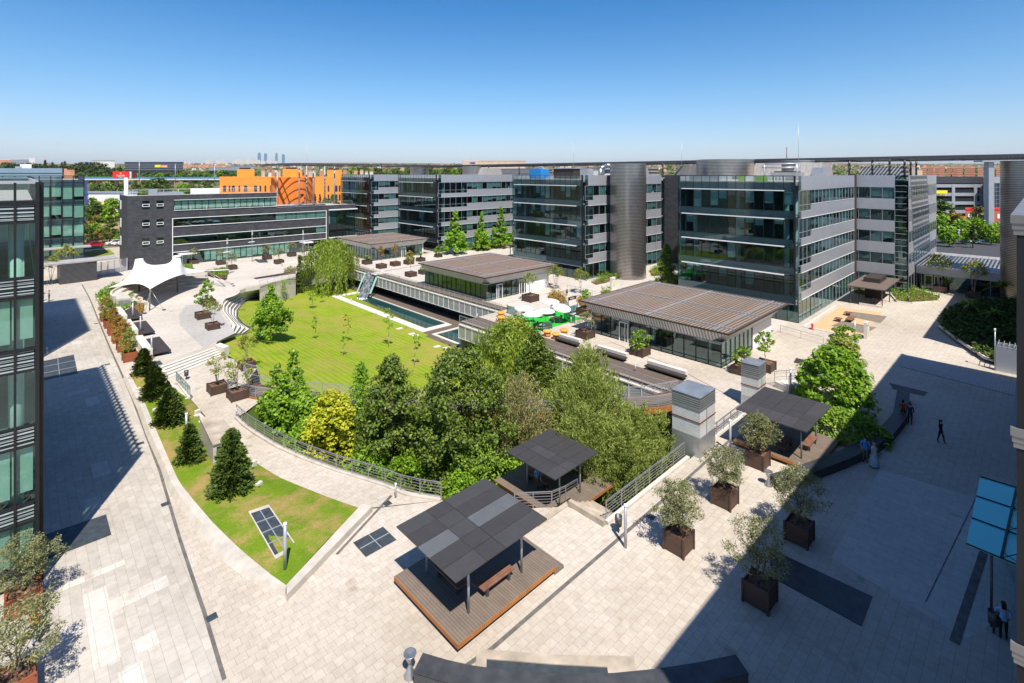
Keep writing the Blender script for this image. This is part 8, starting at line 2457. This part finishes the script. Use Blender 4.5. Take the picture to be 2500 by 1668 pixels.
# cars
def car_proto(mat):
    root = thing('parked_car', 'car', 'car', (0, 0, 0))
    prof = [(-2.05, 0.32), (-2.08, 0.62), (-1.95, 0.86), (-1.30, 0.92), (-0.55, 1.42), (0.85, 1.46), (1.55, 1.02), (2.0, 0.92), (2.06, 0.5), (2.0, 0.30)]
    i = 0
    mb = MB()
    A_ = [(x, -0.84 if z < 1.0 else -0.68, z) for x, z in prof]; B_ = [(x, 0.84 if z < 1.0 else 0.68, z) for x, z in prof]
    mb.face(A_[::-1]); mb.face(B_)
    for k in range(len(prof)):
        q = (k+1) % len(prof); mb.face([A_[k], A_[q], B_[q], B_[k]][::-1])
    mb.build('body', mat, root)
    for s in (-1, 1):
        mb = MB()
        y = s*0.80
        P = [(-1.12, y, 0.96), (-0.52, s*0.70, 1.36), (0.80, s*0.70, 1.40), (1.36, y, 1.02)]
        mb.face(P if s > 0 else P[::-1]); mb.build('side_window', 'black_frame', root)
    mb = MB(); mb.face([(-1.26, -0.66, 0.96), (-1.26, 0.66, 0.96), (-0.6, 0.6, 1.40), (-0.6, -0.6, 1.40)]); mb.build('windscreen', 'black_frame', root)
    for x in (-1.28, 1.28):
        for s in (-1, 1):
            mb = MB(); mb.tube((x, s*0.70, 0.32), (x, s*0.88, 0.32), 0.32, n=16); w = mb.build('wheel', 'tyre', root)
            mb = MB(); mb.tube((x, s*0.881, 0.32), (x, s*0.90, 0.32), 0.2, n=12); mb.build('rim', 'steel', w)
    for s in (-0.6, 0.6):
        mb = MB(); mb.box(-2.10, -2.04, s-0.18, s+0.18, 0.62, 0.78); mb.build('headlight', 'white_paint', root)
    return Proto(root)
cr, cw = car_proto('car_red'), car_proto('car_white')
u, v = g(230, 603); cr.put((u, 183.5, 0.02), rad(4), 'red hatchback parked on the road beside the mint office')
for k, (px, dv, w) in enumerate(((283, 184.5, 'white car on the road half hidden by the slate building'), (300, 182.2, 'second white car just behind the slate building corner'))):
    u, v = g(px, 600); cw.put((gd(px, dep(*g(px, 600)))[0]*0+u, dv, 0.02), rad(2), w)
for k, (px, Y, w) in enumerate(((2345, 182, 'white car parked before the red brick house'), (2375, 150, 'white car under the street trees at the right'), (2300, 172, 'white car in the parking lot left of the rust tinted tree'), (2327, 190, 'white car at the foot of the car park'), (2405, 185, 'white car by the ramp wall at the right'))):
    cw.put((*gd(px, Y), 0.0), rad(40), w)

# ---------------------------------------------------------------- trees beyond the campus
def far_tree_proto(kind, mat, h, rx, n, per, s):
    return tree('background_tree', 'tree', 't', lambda mb: broad_crown(mb, h*(0.18 if kind != 'flat' else 0.55), h, rx, n, per, s, kind, 0.7, 0.3, 0.5), mat, lambda mb: trunk(mb, h*0.7, h*0.025, limbs=3, spread=rx*0.5), group='trees beyond the campus')
fo = Proto(far_tree_proto('oval', 'leaf_far', 7.5, 3.2, 46, 26, 0.75)); fb = Proto(far_tree_proto('oval', 'leaf_maple', 7.0, 3.0, 46, 26, 0.7)); fp = Proto(far_tree_proto('flat', 'leaf_pine', 9.5, 4.6, 44, 26, 0.85)); fy = Proto(far_tree_proto('oval', 'leaf_rust', 6.5, 2.8, 46, 26, 0.65)); fc = Proto(far_tree_proto('cone', 'leaf_pine', 12, 1.9, 44, 24, 0.8))
def place(proto, px, Y, s_, lb, z=None):
    u, v = gd(px, Y); proto.put((u, v, terr(Y)-0.3 if z is None else z), R.uniform(0, 6), lb, s_)
place(fb, 272, 196, 1.5, 'tall bright green tree against the slate building corner', 0)
place(fo, 232, 200, 0.9, 'sparse dark tree on the dry bank left of the bright tree', 2)
place(fo, 219, 203, 0.8, 'thin tree on the dry bank beside the mint office', 2)
place(fo, 247, 206, 0.6, 'shrubby tree low on the dry bank', 3)
place(fo, 262, 199, 0.45, 'dark round shrub at the foot of the dry bank', 1)
place(fb, 224, 214, 1.0, 'yellowish tree at the top of the dry bank', 3)
for k, (px, Y, s_) in enumerate(((238, 330, 0.9), (260, 370, 1.0), (290, 340, 0.9), (330, 360, 0.9), (352, 340, 0.8), (375, 330, 1.25), (392, 325, 1.3), (450, 350, 1.0), (468, 360, 0.9), (486, 400, 0.6), (440, 340, 0.9), (500, 395, 1.1), (350, 420, 1.0), (300, 410, 0.9), (230, 400, 0.8), (410, 400, 0.9))):
    place([fo, fb, fo][k % 3], px, Y, s_*1.3, 'bushy tree on dry ground below the motorway viaduct', 4.5)
for k, (px, Y, s_) in enumerate(((25, 620, 1.5), (45, 640, 1.4), (62, 600, 1.4), (85, 640, 1.5), (118, 640, 1.3), (138, 620, 1.3), (190, 560, 1.2), (208, 600, 1.5), (222, 580, 1.3), (240, 600, 1.5), (256, 640, 1.2), (270, 560, 1.0), (175, 640, 1.4), (285, 700, 1.2), (10, 640, 1.5), (100, 600, 1.3))):
    place(fp, px, Y, s_*1.45, 'broad dark umbrella pine on the left skyline', 12)
    place(fo, px+9, Y-60, s_*1.3, 'dark bushy tree below the umbrella pines on the left skyline', 10)
for k, (px, Y, s_) in enumerate(((110, 640, 1.6), (128, 660, 1.45), (151, 640, 1.4), (158, 640, 1.5))):
    place(fc, px, Y, s_*1.1, 'tall dark pointed tree above the pines', 16)
for k in range(26):
    px = 350+k*9.5+R.uniform(-4, 4)
    place([fb, fo][k % 2], px, 520+R.uniform(0, 160), R.uniform(1.3, 2.0), 'green tree in the belt behind the motorway barrier', 10)
for k in range(22):
    place([fo, fb][k % 3 == 0], 860+k*14+R.uniform(-5, 5), 520+R.uniform(0, 200), R.uniform(1.4, 2.0), 'green tree seen under the long canopy line', 14)
for px, Y, s_, lb in ((796, 182, (0.8, 0.8, 1.5), 'tall poplar like tree left of the farthest wing'), (815, 184, (0.8, 0.8, 1.65), 'tall poplar like tree touching the farthest wing')):
    u, v = gd(px, Y); fo.put((u, v, 0), 1.0, lb, s_)
for px, lb in ((769, 'slim cypress right of the orange drum'), (781, 'second slim cypress right of the orange drum')):
    u, v = gd(px, 186); fc.put((u, v, 3.5), 1.0, lb, (0.42, 0.42, 0.78))
for k, (px, Y, s_, pr, lb) in enumerate(((2290, 172, 1.5, fo, 'tall dark tree before the car park'), (2334, 165, 1.15, fy, 'rust tinted tree beside the red brick house'), (2300, 150, 1.15, fb, 'broad green tree left of the street lamps'), (2350, 148, 1.0, fb, 'broad green tree between the street lamps'), (2385, 150, 1.0, fb, 'green tree at the foot of the grey pillar'), (2420, 146, 0.8, fb, 'green tree beside the ribbed tower'), (2318, 142, 0.8, fb, 'lower green tree nearest to the link roof'), (2385, 178, 1.15, fo, 'dark tree against the red brick houses'), (2440, 150, 0.85, fb, 'bright green tree half behind the ribbed tower'), (2375, 140, 0.55, fc, 'dark slim tree near the link roof'))):
    u, v = gd(px, Y); pr.put((u, v, 0), R.uniform(0, 6), lb, s_)
for k in range(14):
    u, v = gd(2255+k*15+R.uniform(-5, 5), R.uniform(185, 330)); [fb, fo][k % 2].put((u, v, 0), R.uniform(0, 6), 'green tree in the parking lots beyond the link building', R.uniform(0.8, 1.1))
for k, (px, py) in enumerate(((214, 588), (222, 572), (232, 584), (241, 570), (250, 586), (259, 574), (268, 588), (277, 578), (286, 590), (217, 556), (236, 552), (254, 556), (246, 545), (264, 560), (228, 545), (272, 566))):
    [fo, fy, fb][k % 3].put((*g(px, py, 0.8), 0.5), R.uniform(0, 6), ['dark shrub on the dry bank behind the road', 'dry brownish shrub on the dry bank behind the road', 'green shrub on the dry bank behind the road'][k % 3], R.uniform(0.35, 0.75))
for px, Y, yt, lb in ((2304, 150, 531, 'white street lamp among the trees at the right'), (2341, 146, 562, 'white street lamp in front of the rust tinted tree'), (2370, 140, 589, 'white street lamp nearest to the link roof')):
    root = thing('street_lamp', lb, 'lamp', (*gd(px, Y), 0), 'street lamps beyond the link')
    b = onv(px, yt, Y); mb = MB(); mb.tube((b[0], b[1], 0), b, 0.09, n=8); mb.build('pole', 'white_alu', root)
    mb = MB(); mb.sphere((b[0], b[1], b[2]), 0.3, 0, 8, 0.6); mb.build('lamp_head', 'white_paint', root)
for px, lb in ((160, 'small umbrella shaped tree in front of the mint office'), (125, 'small umbrella shaped tree at the bicycle rack')):
    kinds['umb'].put((*g(px, 690 if px < 140 else 665), 0), 1.0, lb, 1.8 if px > 140 else 1.5)
# far woods and roofs that read as one mass
mb = MB()
for k in range(2400):
    px = R.uniform(-300, 2700); Y = R.choice([R.uniform(620, 1200), R.uniform(1200, 2000), R.uniform(1400, 4000)])
    u, v = gd(px, Y); q = R.uniform(3, 6)*(Y/900)**0.5
    for j in range(9):
        d = rnd_unit(); leaf_quad(mb, Vector((u, v, terr(Y)+q*0.6))+Vector((d.x*q*1.4, d.y*q*1.4, d.z*q*0.7)), q*1.1, (d+Vector((0, 0, 0.4))).normalized(), 0.8)
tag(mb.build('distant_woods', 'leaf_far'), 'dark green belt of distant woods along the horizon', 'woods', kind='stuff')
mb = MB()
for k in range(700):
    px = R.uniform(-200, 2600); Y = R.uniform(1500, 4800)
    u, v = gd(px, Y); a = R.uniform(8, 20); hh = R.uniform(5, 11)
    mb.obox((u, v), (a, a*0.7), R.uniform(0, 3), terr(Y)-3, terr(Y)+hh, R.randrange(3))
tag(mb.build('distant_city', ['city_white', 'terracotta', 'beige_wall']), 'sprawl of tiny pale and terracotta houses along the horizon', 'city', kind='stuff')
# hills
mb = MB()
prev = None
for k in range(41):
    px = 1200+k*40
    Y = 24000
    zt = 20.4+(424-(398+4*math.sin(k*0.35)+2*math.sin(k*0.9)))*Y/FOC
    u, v = gd(px, Y); u2, v2 = gd(px, Y+3000)
    cur = ((u, v, 100), (u2, v2, zt))
    if prev: mb.face([prev[0], cur[0], cur[1], prev[1]], 0, True)
    prev = cur
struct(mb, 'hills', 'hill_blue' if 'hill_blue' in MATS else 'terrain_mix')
# ---------------------------------------------------------------- light, sky and camera
sun_dir = Vector((0.465, 0.885, -1.62)).normalized()
ld = bpy.data.lights.new('sun', 'SUN')
ld.energy = 4.8; ld.angle = rad(0.5); ld.color = (1.0, 0.95, 0.87)
lo = bpy.data.objects.new('sun', ld); COL.objects.link(lo)
lo.rotation_euler = sun_dir.to_track_quat('-Z', 'Y').to_euler()
lo.location = (40, 20, 80)
wd = bpy.data.worlds.new('World'); S.world = wd
wd.use_nodes = True
nt = wd.node_tree; nt.nodes.clear()
out = nt.nodes.new('ShaderNodeOutputWorld'); bg = nt.nodes.new('ShaderNodeBackground'); sky = nt.nodes.new('ShaderNodeTexSky')
sky.sky_type = 'NISHITA'; sky.sun_disc = False
sky.sun_elevation = rad(57.3); sky.sun_rotation = math.atan2(-0.465, -0.885)
sky.altitude = 650; sky.air_density = 1.0; sky.dust_density = 0.6; sky.ozone_density = 3.0
bg.inputs[1].default_value = 0.10
tc = nt.nodes.new('ShaderNodeTexCoord'); sp = nt.nodes.new('ShaderNodeSeparateXYZ'); nt.links.new(tc.outputs['Generated'], sp.inputs[0])
tint = ramp(nt, [(0.0, (0.96, 0.92, 1.06)), (0.05, (0.90, 0.93, 1.04)), (0.16, (0.60, 0.90, 1.06)), (0.31, (0.25, 0.74, 1.06)), (0.5, (0.42, 0.70, 1.02)), (0.9, (0.60, 0.80, 1.06))], sp.outputs[2])
nt.links.new(mixc(nt, 1.0, sky.outputs[0], tint, 'MULTIPLY'), bg.inputs[0]); nt.links.new(bg.outputs[0], out.inputs[0])

hm = bpy.data.materials.new('haze'); hm.use_nodes = True; hn = hm.node_tree; hn.nodes.clear()
ho = hn.nodes.new('ShaderNodeOutputMaterial'); hv = hn.nodes.new('ShaderNodeVolumePrincipled')
hv.inputs['Color'].default_value = (0.78, 0.87, 1.0, 1); hv.inputs['Density'].default_value = 3.0e-5; hv.inputs['Anisotropy'].default_value = 0.2
hn.links.new(hv.outputs[0], ho.inputs['Volume'])
mb = MB(); mb.prism([(X*CU+Y*SU, -X*SU+Y*CU) for X, Y in ((-33000, -150), (33000, -150), (33000, 27500), (-33000, 27500))], -6.0, 700.0)
h_ = mb.build('haze', hm); tag(h_, 'thin pale haze over the far city', 'haze', kind='stuff')
cd = bpy.data.cameras.new('camera'); co = bpy.data.objects.new('camera', cd); COL.objects.link(co)
co.location = (0, 0, EYE)
co.rotation_euler = (rad(90), 0, -math.atan2(SU, CU))
cd.sensor_width = 36; cd.sensor_fit = 'HORIZONTAL'
cd.lens = FOC/2500*36
cd.shift_y = -(834-HORIZ)/2500
cd.clip_start = 0.3; cd.clip_end = 30000
S.camera = co
S.view_settings.view_transform = 'Standard'; S.view_settings.look = 'None'
S.view_settings.exposure = 0.52; S.view_settings.gamma = 1.0
S.render.engine = 'CYCLES'
S.cycles.max_bounces = 8; S.cycles.transparent_max_bounces = 16; S.cycles.diffuse_bounces = 3; S.cycles.glossy_bounces = 4
S.cycles.caustics_reflective = False; S.cycles.caustics_refractive = False
